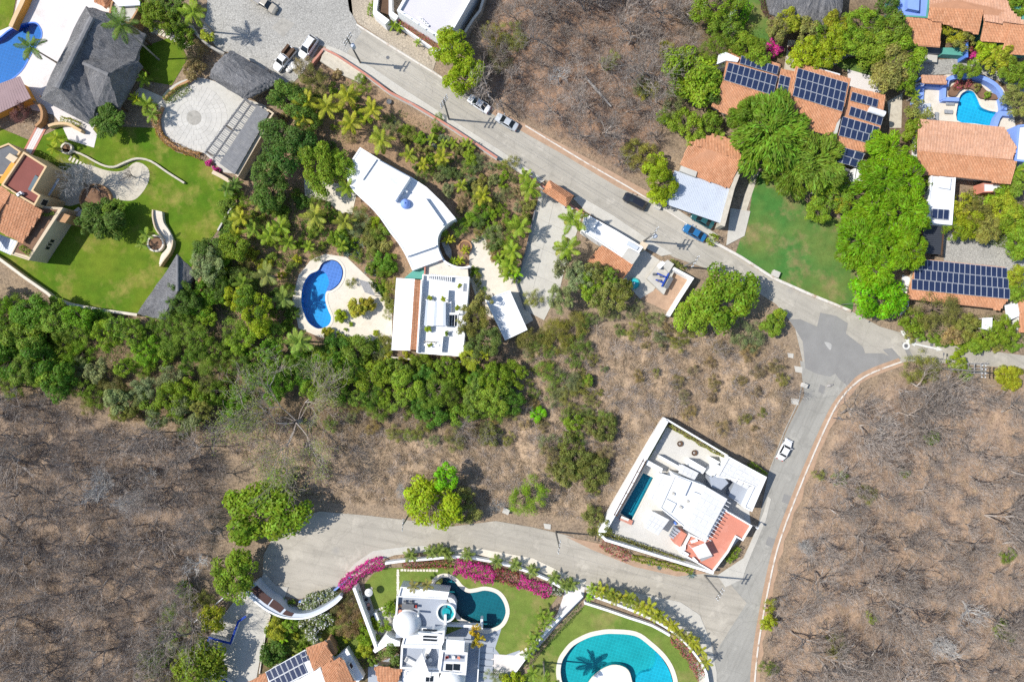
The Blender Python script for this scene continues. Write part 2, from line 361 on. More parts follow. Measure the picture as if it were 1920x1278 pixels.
# pool water: clear tinted sheet with a glossy skin over a real basin
def water(name, tint):
    a = N(name); p = a.pos()
    tr = a.n('BsdfTransparent'); tr.inputs[0].default_value = (*tint, 1)
    gl = a.n('BsdfGlossy'); gl.inputs['Roughness'].default_value = 0.04; gl.inputs[0].default_value = (1, 1, 1, 1)
    bm = a.n('Bump', i_Height=a.noise(p, 1.6, 3), i_Strength=0.25, i_Distance=0.1)
    a.t.links.new(bm.outputs[0], gl.inputs['Normal'])
    lw = a.n('Fresnel'); lw.inputs[0].default_value = 1.33; a.t.links.new(bm.outputs[0], lw.inputs['Normal'])
    mx = a.n('MixShader'); a.t.links.new(lw.outputs[0], mx.inputs[0]); a.t.links.new(tr.outputs[0], mx.inputs[1]); a.t.links.new(gl.outputs[0], mx.inputs[2])
    a.t.links.new(mx.outputs[0], a.out.inputs[0])
water('water_blue', (0.66, 0.86, 0.97)); water('water_teal', (0.58, 0.86, 0.88))
def basin(name, c1, c2):
    a = N(name); p = a.pos()
    br = a.n('TexBrick', i_Vector=a.mapped(p, (1.6, 1.6, 1.6), 0.3), i_Scale=1.0); br.offset = 0.0
    br.inputs['Color1'].default_value = (*c1, 1); br.inputs['Color2'].default_value = (*c2, 1); br.inputs['Mortar'].default_value = (*mul(c1, 1.5), 1)
    br.inputs['Mortar Size'].default_value = 0.04; br.inputs['Brick Width'].default_value = 1; br.inputs['Row Height'].default_value = 1
    ca = a.n('TexVoronoi', i_Vector=p, i_Scale=1.1, feature='SMOOTH_F1')
    c = a.mix(1.0, br.outputs[0], a.ramp(a.noise(p, 0.3, 4), [(0.3, g3(0.9)), (0.7, g3(1.1))]), 'MULTIPLY')
    a.set('Base Color', c); a.set('Roughness', 0.6)
basin('basin_royal', (0.006, 0.14, 0.42), (0.008, 0.155, 0.45))
basin('basin_kidney', (0.012, 0.33, 0.62), (0.016, 0.36, 0.66))
basin('basin_shallow', (0.16, 0.24, 0.56), (0.13, 0.21, 0.52))
basin('basin_cyan', (0.02, 0.48, 0.66), (0.03, 0.53, 0.72))
basin('basin_aqua', (0.02, 0.42, 0.46), (0.03, 0.46, 0.50))
basin('basin_deepteal', (0.006, 0.13, 0.17), (0.008, 0.15, 0.19))
basin('basin_lap', (0.012, 0.23, 0.32), (0.016, 0.25, 0.35))
# foliage: hue from the object's own colour, leaf to leaf variation from islands
def foliage(name, flowers=None, share=0.5, lo=0.62, hi=1.45, trans=0.45):
    a = N(name); g = a.n('NewGeometry'); r = g.outputs['Random Per Island']
    oi = a.n('ObjectInfo')
    hs = a.n('HueSaturation', i_Color=oi.outputs['Color'])
    a.t.links.new(a.math('ADD', a.math('MULTIPLY', r, 0.05), 0.475), hs.inputs['Hue'])
    c = a.mix(1.0, hs.outputs[0], a.ramp(r, [(0.0, g3(lo)), (0.5, g3(1.0)), (1.0, g3(hi))]), 'MULTIPLY')
    cl = a.noise(a.n('TexCoord').outputs['Object'], 2.2, 3, 0.6)
    c = a.mix(1.0, c, a.ramp(cl, [(0.3, (0.72, 0.78, 0.8)), (0.7, (1.22, 1.15, 1.0))]), 'MULTIPLY')
    if flowers:
        r2 = a.math('FRACT', a.math('MULTIPLY', r, 17.31))
        fc = a.ramp(a.math('FRACT', a.math('MULTIPLY', r, 53.7)), [(i / max(1, len(flowers) - 1), k) for i, k in enumerate(flowers)])
        c = a.mix(a.math('LESS_THAN', r2, share), c, fc)
    a.set('Base Color', c); a.set('Roughness', 0.55); a.set('Specular IOR Level', 0.25)
    tl = a.n('BsdfTranslucent'); a.t.links.new(c, tl.inputs[0])
    mx = a.n('MixShader'); mx.inputs[0].default_value = trans
    a.t.links.new(a.b.outputs[0], mx.inputs[1]); a.t.links.new(tl.outputs[0], mx.inputs[2]); a.t.links.new(mx.outputs[0], a.out.inputs[0])
foliage('leaf')
foliage('bougain', [(0.80, 0.02, 0.33), (0.88, 0.08, 0.50), (0.72, 0.015, 0.30)], 0.72)
foliage('bougain_faded', [(0.55, 0.07, 0.14), (0.52, 0.20, 0.10), (0.66, 0.04, 0.30)], 0.5)
foliage('whiteflower', [(0.82, 0.80, 0.74), (0.86, 0.86, 0.83)], 0.22)
foliage('frond', lo=0.7, hi=1.35, trans=0.35)
def twigs(name, cols):
    a = N(name); g = a.n('NewGeometry'); oi = a.n('ObjectInfo')
    c = a.ramp(a.math('FRACT', a.math('ADD', g.outputs['Random Per Island'], oi.outputs['Random'])), [(i / (len(cols) - 1), k) for i, k in enumerate(cols)])
    c = a.mix(1.0, c, a.ramp(oi.outputs['Random'], [(0, g3(0.75)), (1, g3(1.25))]), 'MULTIPLY')
    a.set('Base Color', c); a.set('Roughness', 0.95); a.set('Specular IOR Level', 0.1)
twigs('twig', [(0.24, 0.19, 0.155), (0.355, 0.31, 0.275), (0.275, 0.215, 0.17), (0.43, 0.395, 0.365), (0.185, 0.14, 0.105)])
twigs('twigpale', [(0.34, 0.33, 0.32), (0.44, 0.43, 0.41), (0.38, 0.37, 0.35)])
twigs('straw', [(0.38, 0.28, 0.18), (0.47, 0.36, 0.24), (0.32, 0.23, 0.155), (0.50, 0.40, 0.27), (0.38, 0.29, 0.21)])
def paint(name, col, rough=0.25, metal=0.0, coat=0.6):
    a = N(name); a.set('Base Color', (*col, 1)); a.set('Roughness', rough); a.set('Metallic', metal); a.set('Coat Weight', coat); a.set('Coat Roughness', 0.08)
paint('car_white', (0.74, 0.74, 0.74)); paint('car_silver', (0.55, 0.57, 0.58), 0.3, 0.3); paint('car_black', (0.015, 0.016, 0.022)); paint('car_blue', (0.02, 0.13, 0.30)); paint('car_teal', (0.02, 0.09, 0.10)); paint('car_tan', (0.42, 0.38, 0.31))
a = N('rubber'); a.set('Base Color', (0.02, 0.02, 0.02, 1)); a.set('Roughness', 0.85)
a = N('lampglass'); a.set('Base Color', (0.7, 0.7, 0.68, 1)); a.set('Roughness', 0.15)
a = N('redlamp'); a.set('Base Color', (0.4, 0.01, 0.01, 1)); a.set('Roughness', 0.2)
# ------------------------------------------------------------------ pools (outlines first: the ground and decks are cut out under them)
KID = smooth([(596, 507), (604, 494), (620, 487), (634, 491), (643, 505), (642, 521), (634, 535), (622, 544), (612, 547), (610, 562), (615, 580), (621, 596), (615, 610), (597, 616), (580, 606), (571, 590), (565, 566), (568, 536), (580, 515)], True, 4)
POOLS = {
 'royal': smooth([(-60, 95), (-20, 80), (0, 72), (18, 58), (40, 48), (60, 44), (71, 48), (77, 68), (58, 100), (38, 134), (2, 160), (-40, 180), (-75, 140)], True, 4),
 'kidney': KID,
 'cyan': smooth([(1794, 226), (1797, 190), (1803, 176), (1815, 170), (1826, 173), (1833, 186), (1840, 201), (1855, 208), (1870, 212), (1867, 226), (1861, 236), (1828, 232)], True, 3),
 'lap': [(1206, 886), (1225, 895), (1184, 975), (1163, 961)],
 'teal': smooth([(818, 1108), (815, 1094), (824, 1084), (838, 1082), (852, 1089), (862, 1101), (877, 1110), (893, 1109), (910, 1106), (931, 1112), (944, 1128), (948, 1148), (940, 1167), (925, 1176), (907, 1179), (880, 1165), (862, 1155), (846, 1130), (835, 1117)], True, 4),
 'aqua': smooth([(1054, 1239), (1062, 1225), (1076, 1209), (1102, 1195), (1125, 1189), (1148, 1187), (1190, 1191), (1217, 1209), (1243, 1234), (1258, 1261), (1262, 1290), (1245, 1320), (1205, 1318), (1188, 1285), (1178, 1255), (1155, 1245), (1132, 1251), (1110, 1268), (1095, 1290), (1075, 1305), (1057, 1285), (1051, 1260)], True, 4),
}
POOLW = {k: P2(v) for k, v in POOLS.items()}
# ------------------------------------------------------------------ ground: one sheet to the horizon, wooded slopes uneven, lots and roads level
WOODS = {
 'left': [(-260, 735), (60, 742), (200, 790), (330, 812), (415, 850), (425, 960), (395, 1040), (365, 1120), (365, 1200), (300, 1290), (250, 1500), (-260, 1500)],
 'right': [(1690, 705), (1760, 722), (1960, 735), (2200, 720), (2200, 1500), (1440, 1500), (1432, 1290), (1462, 1100), (1492, 1000), (1545, 850), (1590, 765)],
 'top': [(905, 60), (935, -60), (1000, -200), (1320, -200), (1300, 110), (1240, 200), (1240, 290), (1180, 325), (1050, 255), (935, 190), (905, 160)],
 'middle': [(1000, 625), (1250, 605), (1470, 650), (1482, 760), (1430, 865), (1262, 778), (1205, 810), (1115, 975), (950, 950), (700, 945), (570, 930), (440, 850), (340, 815), (350, 792), (440, 772), (640, 768), (850, 772), (960, 720)],
}
SOILS = [
 (WOODS['left'], (0.37, 0.285, 0.215)), (WOODS['right'], (0.385, 0.285, 0.21)), (WOODS['top'], (0.34, 0.225, 0.155)), (WOODS['middle'], (0.42, 0.32, 0.225)),
 ([(550, 170), (620, 120), (760, 200), (930, 300), (1010, 360), (1000, 460), (900, 560), (800, 500), (640, 640), (430, 640), (420, 420)], (0.34, 0.235, 0.155)),
 ([(-50, 560), (260, 600), (560, 640), (960, 690), (960, 790), (640, 820), (330, 800), (60, 735), (-50, 730)], (0.22, 0.165, 0.105)),
 ([(1240, 0), (1920, 0), (1920, 280), (1560, 280), (1330, 120)], (0.20, 0.15, 0.10)),
 ([(480, 1140), (700, 1140), (700, 1300), (480, 1300)], (0.16, 0.13, 0.07)),
]
gx = np.concatenate([[-2600, -700, -260], np.arange(-125, 125.01, 0.5), [260, 700, 2600]])
gy = np.concatenate([[-2600, -700, -260], np.arange(-95, 95.01, 0.5), [260, 700, 2600]])
GX, GY = np.meshgrid(gx, gy)
def blur(A, n):
    for _ in range(n):
        A = (A + np.roll(A, 1, 0) + np.roll(A, -1, 0) + np.roll(A, 1, 1) + np.roll(A, -1, 1)) / 5
    return A
rs = np.random.RandomState(7)
def fieldnoise(wave, seed):
    r = np.random.RandomState(seed); out = np.zeros(GX.shape)
    for k in range(14):
        a = r.rand() * 2 * pi; w = wave * (0.6 + r.rand()); out += np.sin((GX * cos(a) + GY * sin(a)) * 2 * pi / w + r.rand() * 6.28)
    return out / 14 ** 0.5 / 1.4
GM = np.zeros(GX.shape)
for w in WOODS.values(): GM = np.maximum(GM, inside(P2(w), GX, GY).astype(float))
GM = np.clip(blur(GM, 10) * 2 - 1, 0, 1)
GZ = -0.05 + GM * (0.55 + 0.65 * fieldnoise(16, 3) + 0.22 * fieldnoise(4.2, 4) + 0.08 * fieldnoise(1.7, 9))
soil = np.tile(np.array([0.32, 0.25, 0.18]), GX.shape + (1,)).astype(float)
for poly, colr in SOILS:
    m = blur(inside(P2(poly), GX, GY).astype(float), 14)[..., None]
    soil = soil * (1 - m) + np.array(colr) * m
for k, p in POOLW.items():
    m = inside(inset(p, -0.55), GX, GY); GZ[m] = -2.6
def gz(x, y):
    i = int(np.clip(np.searchsorted(gx, x) - 1, 0, len(gx) - 2)); j = int(np.clip(np.searchsorted(gy, y) - 1, 0, len(gy) - 2))
    return float(min(GZ[j, i], GZ[j, i + 1], GZ[j + 1, i], GZ[j + 1, i + 1]))
ny_, nx_ = GX.shape
idx = np.arange(nx_ * ny_).reshape(ny_, nx_)
F = np.stack([idx[:-1, :-1], idx[:-1, 1:], idx[1:, 1:], idx[1:, :-1]], -1).reshape(-1, 4)
me = np_mesh('ground', np.stack([GX, GY, GZ], -1).reshape(-1, 3), F, 'ground')
ca = me.color_attributes.new('soil', 'FLOAT_COLOR', 'POINT')
ca.data.foreach_set('color', np.concatenate([soil.reshape(-1, 3), np.ones((nx_ * ny_, 1))], 1).astype(np.float32).ravel())
me.polygons.foreach_set('use_smooth', [True] * len(me.polygons))
tag(mk('ground', me), kind='structure')
# ------------------------------------------------------------------ sheets laid on it
def sheet(name, pts, z, mat, holes=(), kind='structure'):
    m = MB().sheet(P2(pts, z), z, [inset(POOLW[h], -0.12) for h in holes])
    return tag(m.build(name, mat), kind=kind)
def slab(name, pts, z0, z1, mat): return tag(MB().prism(P2(pts, z1), z0, z1).build(name, mat), kind='structure')
# roads
sheet('street', [(596, 84), (640, 98), (700, 132), (765, 178), (850, 228), (930, 282), (1010, 330), (1085, 372), (1150, 408), (1215, 452), (1262, 482), (1330, 505), (1400, 535), (1455, 570), (1490, 612), (1508, 690), (1600, 720), (1640, 696), (1700, 677), (1780, 681), (1960, 694), (2100, 700), (2100, 672), (1920, 666), (1800, 650), (1720, 632), (1650, 612), (1594, 582), (1520, 553), (1450, 522), (1390, 486), (1335, 450), (1300, 420), (1245, 388), (1180, 349), (1100, 303), (1010, 254), (930, 208), (880, 180), (812, 132), (740, 88), (665, 42), (640, 0), (620, -80), (560, -80)], 0.010, 'road')
sheet('street_plaza', [(392, -80), (388, 20), (380, 55), (410, 95), (440, 100), (480, 120), (540, 165), (575, 130), (600, 84), (650, 100), (678, 60), (662, 30), (650, -80)], 0.014, 'cobblegrey')
sheet('shoulder', [(640, -80), (655, 20), (672, 44), (740, 88), (812, 133), (822, 100), (770, 70), (735, 55), (700, 25), (690, -80)], 0.014, 'cobbletan')
sheet('south_road', [(1500, 676), (1508, 740), (1478, 800), (1440, 892), (1432, 930), (1420, 990), (1386, 1060), (1350, 1080), (1300, 1140), (1315, 1190), (1330, 1230), (1330, 1300), (1330, 1400), (1405, 1400), (1413, 1300), (1422, 1200), (1434, 1110), (1452, 1020), (1484, 930), (1520, 850), (1548, 785), (1575, 745), (1615, 712), (1570, 690)], 0.018, 'road_south')
sheet('lane', [(1355, 1078), (1290, 1068), (1200, 1055), (1130, 1028), (1060, 1002), (1000, 988), (930, 976), (850, 986), (760, 974), (690, 966), (600, 958), (560, 968), (515, 1000), (494, 1040), (492, 1085), (515, 1112), (555, 1122), (610, 1116), (640, 1092), (662, 1060), (700, 1034), (780, 1022), (900, 1030), (1000, 1050), (1062, 1084), (1095, 1100), (1190, 1122), (1262, 1140), (1292, 1164), (1312, 1210), (1330, 1240), (1400, 1130)], 0.022, 'road_lane')
sheet('asphalt_patch', [(1478, 598), (1500, 598), (1532, 612), (1538, 586), (1568, 592), (1590, 606), (1586, 625), (1618, 650), (1622, 662), (1655, 662), (1688, 676), (1640, 690), (1610, 712), (1588, 722), (1575, 712), (1566, 700), (1556, 706), (1530, 700), (1510, 690), (1505, 640), (1490, 615)], 0.026, 'patch')
for n, (px, py, r) in enumerate([(1553, 648, 7)]):
    sheet('worn_patch', smooth([(px - r, py - r), (px + r * .8, py - r * .5), (px + r * .6, py + r * 1.1), (px - r * .2, py + r * .4)]), 0.030, 'patchlight')
for pts in ([(1538, 720), (1548, 724), (1544, 738), (1534, 734)], [(1470, 925), (1484, 930), (1478, 945), (1466, 940)], [(1440, 1005), (1454, 1010), (1448, 1026), (1435, 1020)], [(1655, 655), (1672, 652), (1690, 672), (1676, 676)], [(1690, 640), (1703, 652), (1712, 668), (1703, 670)]):
    sheet('repair_patch', pts, 0.030, 'patch')
sheet('inlay_square', [(508, 52), (530, 33), (553, 45), (531, 70)], 0.020, 'stone')
# painted arrows
def arrow(x0, y0, x1, y1, w, both=False):
    a = Vector((x0, y0)); b = Vector((x1, y1)); d = (b - a).normalized(); n = Vector((-d.y, d.x)); m = MB()
    hl = w * 4.2
    s0 = a + d * (hl if both else 0)
    m.sheet(P2([s0 + n * w / 2, b - d * hl + n * w / 2, b - d * hl - n * w / 2, s0 - n * w / 2], 0.034), 0.034)
    m.sheet(P2([b, b - d * hl + n * w * 1.6, b - d * hl - n * w * 1.6], 0.034), 0.034)
    if both: m.sheet(P2([a, s0 + n * w * 1.6, s0 - n * w * 1.6], 0.034), 0.034)
    return tag(m.build('painted_arrow', 'paintmark'), kind='structure')
arrow(1704, 642, 1768, 656, 3.0, True); arrow(1393, 1078, 1408, 1030, 2.4)
tag(MB().sheet(P2(circ(1699, 648, 7), .034), 0.034, [P2(circ(1699, 648, 4), .034)]).build('painted_ring', 'paintmark'), kind='structure')
sheet('painted_bar', [(1688, 620), (1694, 619), (1708, 641), (1702, 645)], 0.038, 'paintmark')
for px, py in ((1747, 646), (1842, 664), (1699, 648), (740, 230), (830, 108), (727, 108)):
    tag(MB().prism(P2(circ(px, py, 3.2, 14), .04), 0.0, 0.042).build('manhole_cover', 'slate'), kind='structure')
# kerbs and dirt verges
def kerbline(pts, w, h, mat, name='kerb'): return tag(MB().prism(ribbon([tuple(W(x, y).xy) for x, y in pts], w), -0.06, h).build(name, mat), kind='structure')
kl = smooth([(1690, 678), (1622, 705), (1578, 745), (1548, 800), (1503, 905), (1463, 1010), (1443, 1090), (1423, 1200), (1415, 1278), (1408, 1400)], False, 4)
kerbline(kl, 0.28, 0.10, 'kerb')
sheet('verge', [(x - 9 + (4 if y < 720 else 0), y - (7 if y < 720 else 0)) for x, y in kl] + kl[::-1], 0.034, 'soilorange')
sheet('verge', [(x, y) for x, y in kl] + [(x + 9 + 3 * sin(y * .13), y + 4) for x, y in kl[::-1]], -0.02, 'soilorange')
kerbline([(668, 46), (740, 92), (812, 136), (850, 160)], 0.3, 0.06, 'kerb')
kerbline([(985, 236), (1100, 306), (1180, 352), (1245, 392), (1320, 440)], 0.25, 0.09, 'kerb')
kerbline([(1503, 722), (1498, 750), (1470, 810), (1440, 890)], 0.18, 0.06, 'stone')
slab('pavement', [(606, 94), (640, 108), (690, 142), (775, 196), (850, 244), (930, 297), (1010, 346), (1022, 338), (935, 280), (850, 226), (765, 172), (700, 128), (640, 95), (615, 86)], -0.05, 0.10, 'concrete')
slab('pavement', [(1075, 372), (1098, 396), (1150, 428), (1205, 462), (1240, 480), (1262, 476), (1215, 448), (1150, 404), (1085, 366)], -0.05, 0.10, 'concrete')
slab('pavement', [(664, 1056), (700, 1032), (760, 1024), (800, 1022), (800, 1034), (740, 1040), (706, 1052), (660, 1088), (640, 1100), (634, 1094)], -0.05, 0.10, 'concrete')
slab('pavement', [(800, 1024), (900, 1028), (1000, 1046), (1070, 1080), (1100, 1088), (1092, 1100), (1060, 1096), (1000, 1066), (900, 1040), (800, 1034)], -0.05, 0.10, 'travertine')
slab('pavement', [(1095, 1094), (1190, 1110), (1276, 1128), (1312, 1152), (1332, 1200), (1344, 1260), (1344, 1400), (1330, 1400), (1300, 1200), (1250, 1165), (1100, 1112)], -0.05, 0.09, 'concrete')
slab('pavement', [(1345, 1078), (1395, 1045), (1432, 960), (1440, 930), (1446, 935), (1436, 975), (1404, 1050), (1392, 1085), (1360, 1100)], -0.05, 0.08, 'concrete')
sheet('verge', [(1060, 1005), (1130, 1020), (1200, 1046), (1290, 1062), (1325, 1074), (1270, 1080), (1190, 1062), (1110, 1030)], 0.034, 'soilorange')
sheet('verge', [(880, 178), (1010, 246), (1180, 340), (1240, 372), (1210, 372), (1160, 352), (1060, 292), (960, 236), (900, 200)], 0.030, 'soilorange')
sheet('verge', [(1236, 386), (1260, 386), (1300, 412), (1346, 440), (1336, 452), (1300, 424), (1262, 402)], 0.030, 'concrete')
# lawns and yards
sheet('lawn', [(-60, 215), (60, 265), (120, 235), (180, 236), (290, 240), (300, 262), (330, 285), (380, 300), (430, 345), (440, 375), (420, 415), (365, 490), (335, 540), (300, 600), (255, 590), (130, 572), (90, 554), (0, 488), (-60, 450)], 0.0, 'lawn')
sheet('lawn', [(250, 95), (330, 66), (352, 110), (322, 160), (262, 150)], 0.0, 'lawn')
sheet('lawn', [(-60, -60), (40, -60), (20, 50), (-60, 100)], 0.0, 'lawn')
sheet('field', [(1416, 322), (1470, 330), (1530, 400), (1620, 420), (1600, 500), (1606, 520), (1598, 585), (1520, 552), (1450, 520), (1378, 478), (1405, 400)], 0.0, 'lawn_field')
sheet('lawn', [(1385, -40), (1440, -40), (1440, 60), (1445, 95), (1390, 65)], 0.0, 'lawn_field')
sheet('lawn', [(1560, 118), (1605, 108), (1655, 125), (1648, 150), (1590, 135)], 0.0, 'lawn_field')
sheet('lawn', [(683, 1095), (700, 1075), (720, 1064), (828, 1062), (830, 1090), (812, 1112), (752, 1128), (745, 1140), (702, 1152)], 0.0, 'lawn_villa')
sheet('lawn', [(806, 1050), (880, 1058), (968, 1096), (1045, 1118), (1015, 1160), (985, 1222), (950, 1250), (930, 1240), (900, 1215), (800, 1190), (800, 1110)], -0.004, 'lawn_villa', ['teal'])
sheet('lawn', [(1098, 1132), (1190, 1160), (1256, 1190), (1290, 1240), (1320, 1300), (1330, 1400), (960, 1400), (975, 1285), (1000, 1240), (1050, 1180)], 0.0, 'lawn_villa', ['aqua'])
sheet('lawn', [(505, 1150), (580, 1150), (700, 1160), (690, 1230), (640, 1240), (560, 1220), (500, 1250)], -0.01, 'lawn_villa')
sheet('terrace', [(46, -60), (205, -60), (262, 100), (262, 112), (180, 232), (172, 246), (128, 250), (100, 215), (60, 206), (35, 175), (-100, 230), (-100, 60), (-20, 66), (22, 48)], 0.012, 'deckwhite', ['royal'])
sheet('terrace', [(250, 178), (262, 163), (320, 188), (310, 204)], 0.016, 'travertine')
sheet('terrace', [(118, 240), (172, 240), (182, 252), (176, 277), (128, 262)], 0.020, 'deckwhite')
sheet('driveway', [(1014, 356), (1070, 390), (1092, 402), (1080, 440), (1064, 480), (1050, 540), (1020, 600), (985, 582), (968, 530), (985, 470), (1003, 395)], 0.012, 'concrete')
for q in ([(1040, 372), (1022, 450), (1000, 540)], [(1000, 405), (1058, 432)], [(990, 455), (1062, 486)], [(975, 505), (1052, 536)], [(985, 560), (1034, 572)]): tag(MB().sheet(ribbon([tuple(W(*k).xy) for k in q], .07), .017).build('slab_joint', 'stone'), kind='structure')
sheet('terrace', [(570, 335), (640, 345), (668, 365), (660, 402), (640, 400), (610, 375), (572, 372)], 0.010, 'travertine')
sheet('pool_deck', [(584, 486), (610, 476), (650, 482), (690, 520), (735, 560), (735, 660), (690, 664), (650, 640), (600, 632), (560, 615), (548, 560), (560, 515)], 0.010, 'travertine', ['kidney'])
sheet('forecourt', [(880, 455), (905, 440), (925, 480), (968, 520), (975, 545), (1000, 600), (960, 625), (900, 580), (880, 520)], 0.008, 'travertine')
sheet('driveway', [(1716, 100), (1760, 112), (1830, 108), (1862, 124), (1960, 170), (1960, 200), (1870, 150), (1800, 138), (1722, 142)], 0.010, 'cobblegrey')
sheet('driveway', [(1768, 422), (1830, 440), (1900, 440), (1960, 470), (1960, 590), (1880, 580), (1770, 500)], 0.010, 'cobblegrey')
sheet('pool_terrace', [(1712, 158), (1775, 140), (1845, 140), (1880, 165), (1900, 205), (1905, 245), (1715, 240)], 0.010, 'travertine', ['cyan'])
sheet('yard', [(1165, 520), (1204, 466), (1255, 500), (1225, 545), (1200, 560)], 0.012, 'concrete')
sheet('yard', [(1225, 545), (1262, 505), (1295, 520), (1255, 585), (1200, 560)], 0.008, 'soilorange')
sheet('walkway', [(1386, 395), (1412, 318), (1424, 322), (1398, 400)], 0.012, 'stonepave')
slab('pavement', [(1370, 390), (1407, 396), (1396, 442), (1362, 460)], -0.05, 0.12, 'concrete')
sheet('path', [(1478, 75), (1500, 75), (1490, 135), (1470, 130)], 0.010, 'stonepave')
sheet('path', [(1664, 190), (1692, 175), (1690, 240), (1668, 240)], 0.010, 'stonepave')
slab('patio', [(1589, 130), (1660, 150), (1655, 181), (1592, 161)], -0.05, 0.14, 'deckwhite')
sheet('driveway', [(452, 1108), (470, 1108), (507, 1151), (494, 1199), (482, 1264), (470, 1330), (370, 1330), (378, 1245), (391, 1195), (410, 1165)], 0.012, 'concrete')
sheet('stone_patio', smooth([(110, 345), (125, 318), (150, 308), (170, 310), (202, 320), (231, 320), (255, 304), (277, 315), (279, 338), (266, 362), (247, 376), (213, 373), (197, 368), (175, 385), (149, 382), (128, 386), (100, 375)], True, 4), 0.012, 'stonepave')
sheet('villa_floor', [(1135, 1000), (1250, 800), (1430, 890), (1405, 960), (1408, 985), (1338, 1066)], 0.008, 'floorgrey', ['lap'])
sheet('path', [(700, 1150), (745, 1135), (752, 1200), (715, 1215)], 0.010, 'concrete')
sheet('pool_island', [(1128, 1256), (1155, 1248), (1175, 1258), (1186, 1288), (1160, 1312), (1112, 1310), (1100, 1290), (1112, 1270)], 0.075, 'white_flat')
sheet('path', [(1062, 1100), (1098, 1092), (1094, 1120), (1050, 1165), (1000, 1225), (960, 1260), (925, 1262), (920, 1225), (965, 1228), (1000, 1205), (1045, 1150)], 0.012, 'deckwhite')
sheet('courtyard', [(870, 1175), (940, 1178), (928, 1215), (940, 1230), (975, 1218), (960, 1400), (690, 1400), (690, 1250)], 0.006, 'greyfloor')
# ------------------------------------------------------------------ pools
def pool(key, label, depth, wat, bas, cw, cmat, shallow=None, shallow_mat=None, sdepth=0.35, group=None, wz=-0.08):
    p = POOLW[key]; cx = sum(x for x, y in p) / len(p); cy = sum(y for x, y in p) / len(p)
    R = thing('swimming_pool', label, 'pool', (cx, cy, -depth))
    b = MB(); q = inset(p, -0.01); n = len(q)
    for i in range(n):
        j = (i + 1) % n
        b.face([(*q[j], -depth), (*q[i], -depth), (*q[i], 0.02), (*q[j], 0.02)])
    b.sheet(q, -depth); b.build('basin', bas, R)
    MB().sheet(inset(p, -0.005), wz).build('water', wat, R)
    if cw:
        m = MB(); o = inset(p, -cw); m.sheet(o, 0.07, [p])
        for poly, flip in ((o, False), (p, True)):
            for i in range(len(poly)):
                j = (i + 1) % len(poly); f = [(*poly[i], -0.06), (*poly[j], -0.06), (*poly[j], 0.07), (*poly[i], 0.07)]
                m.face(f[::-1] if flip else f)
        m.build('coping', cmat, R)
    if shallow:
        for sp, sd, sm in shallow: MB().prism(P2(sp, -sd), -depth + 0.01, -sd).build('shelf', sm, R)
    return R
pool('royal', 'royal blue pool at the top left corner, beside the thatched villa', 1.0, 'water_blue', 'basin_royal', 0.25, 'bluepaint')
pool('kidney', 'kidney-shaped blue pool with a shallow violet-blue end in the palm garden', 1.5, 'water_blue', 'basin_kidney', 0.45, 'coping',
     [(smooth([(598, 506), (605, 495), (620, 488.5), (633, 492), (641, 505), (640, 520), (633, 533), (622, 542), (612, 545), (617, 530), (612, 514), (604, 508)], True, 4), 0.35, 'basin_shallow')])
pool('cyan', 'bright cyan pool inside the curved light blue wall', 0.9, 'water_blue', 'basin_cyan', 0.4, 'coping')
pool('lap', 'narrow rectangular lap pool on the white cube house terrace', 1.3, 'water_teal', 'basin_lap', 0.25, 'travertine')
pool('teal', 'dark teal free-form pool of the domed villa with cream coping', 1.3, 'water_teal', 'basin_deepteal', 0.75, 'coping')
pool('aqua', 'large turquoise bean-shaped pool at the bottom edge with cream rim', 1.2, 'water_teal', 'basin_aqua', 0.85, 'coping',
     [(smooth([(1230, 1222), (1243, 1236), (1257, 1262), (1260, 1290), (1240, 1315), (1210, 1305), (1192, 1280), (1200, 1262), (1222, 1255), (1230, 1240)], True, 4), 0.4, 'basin_cyan')])
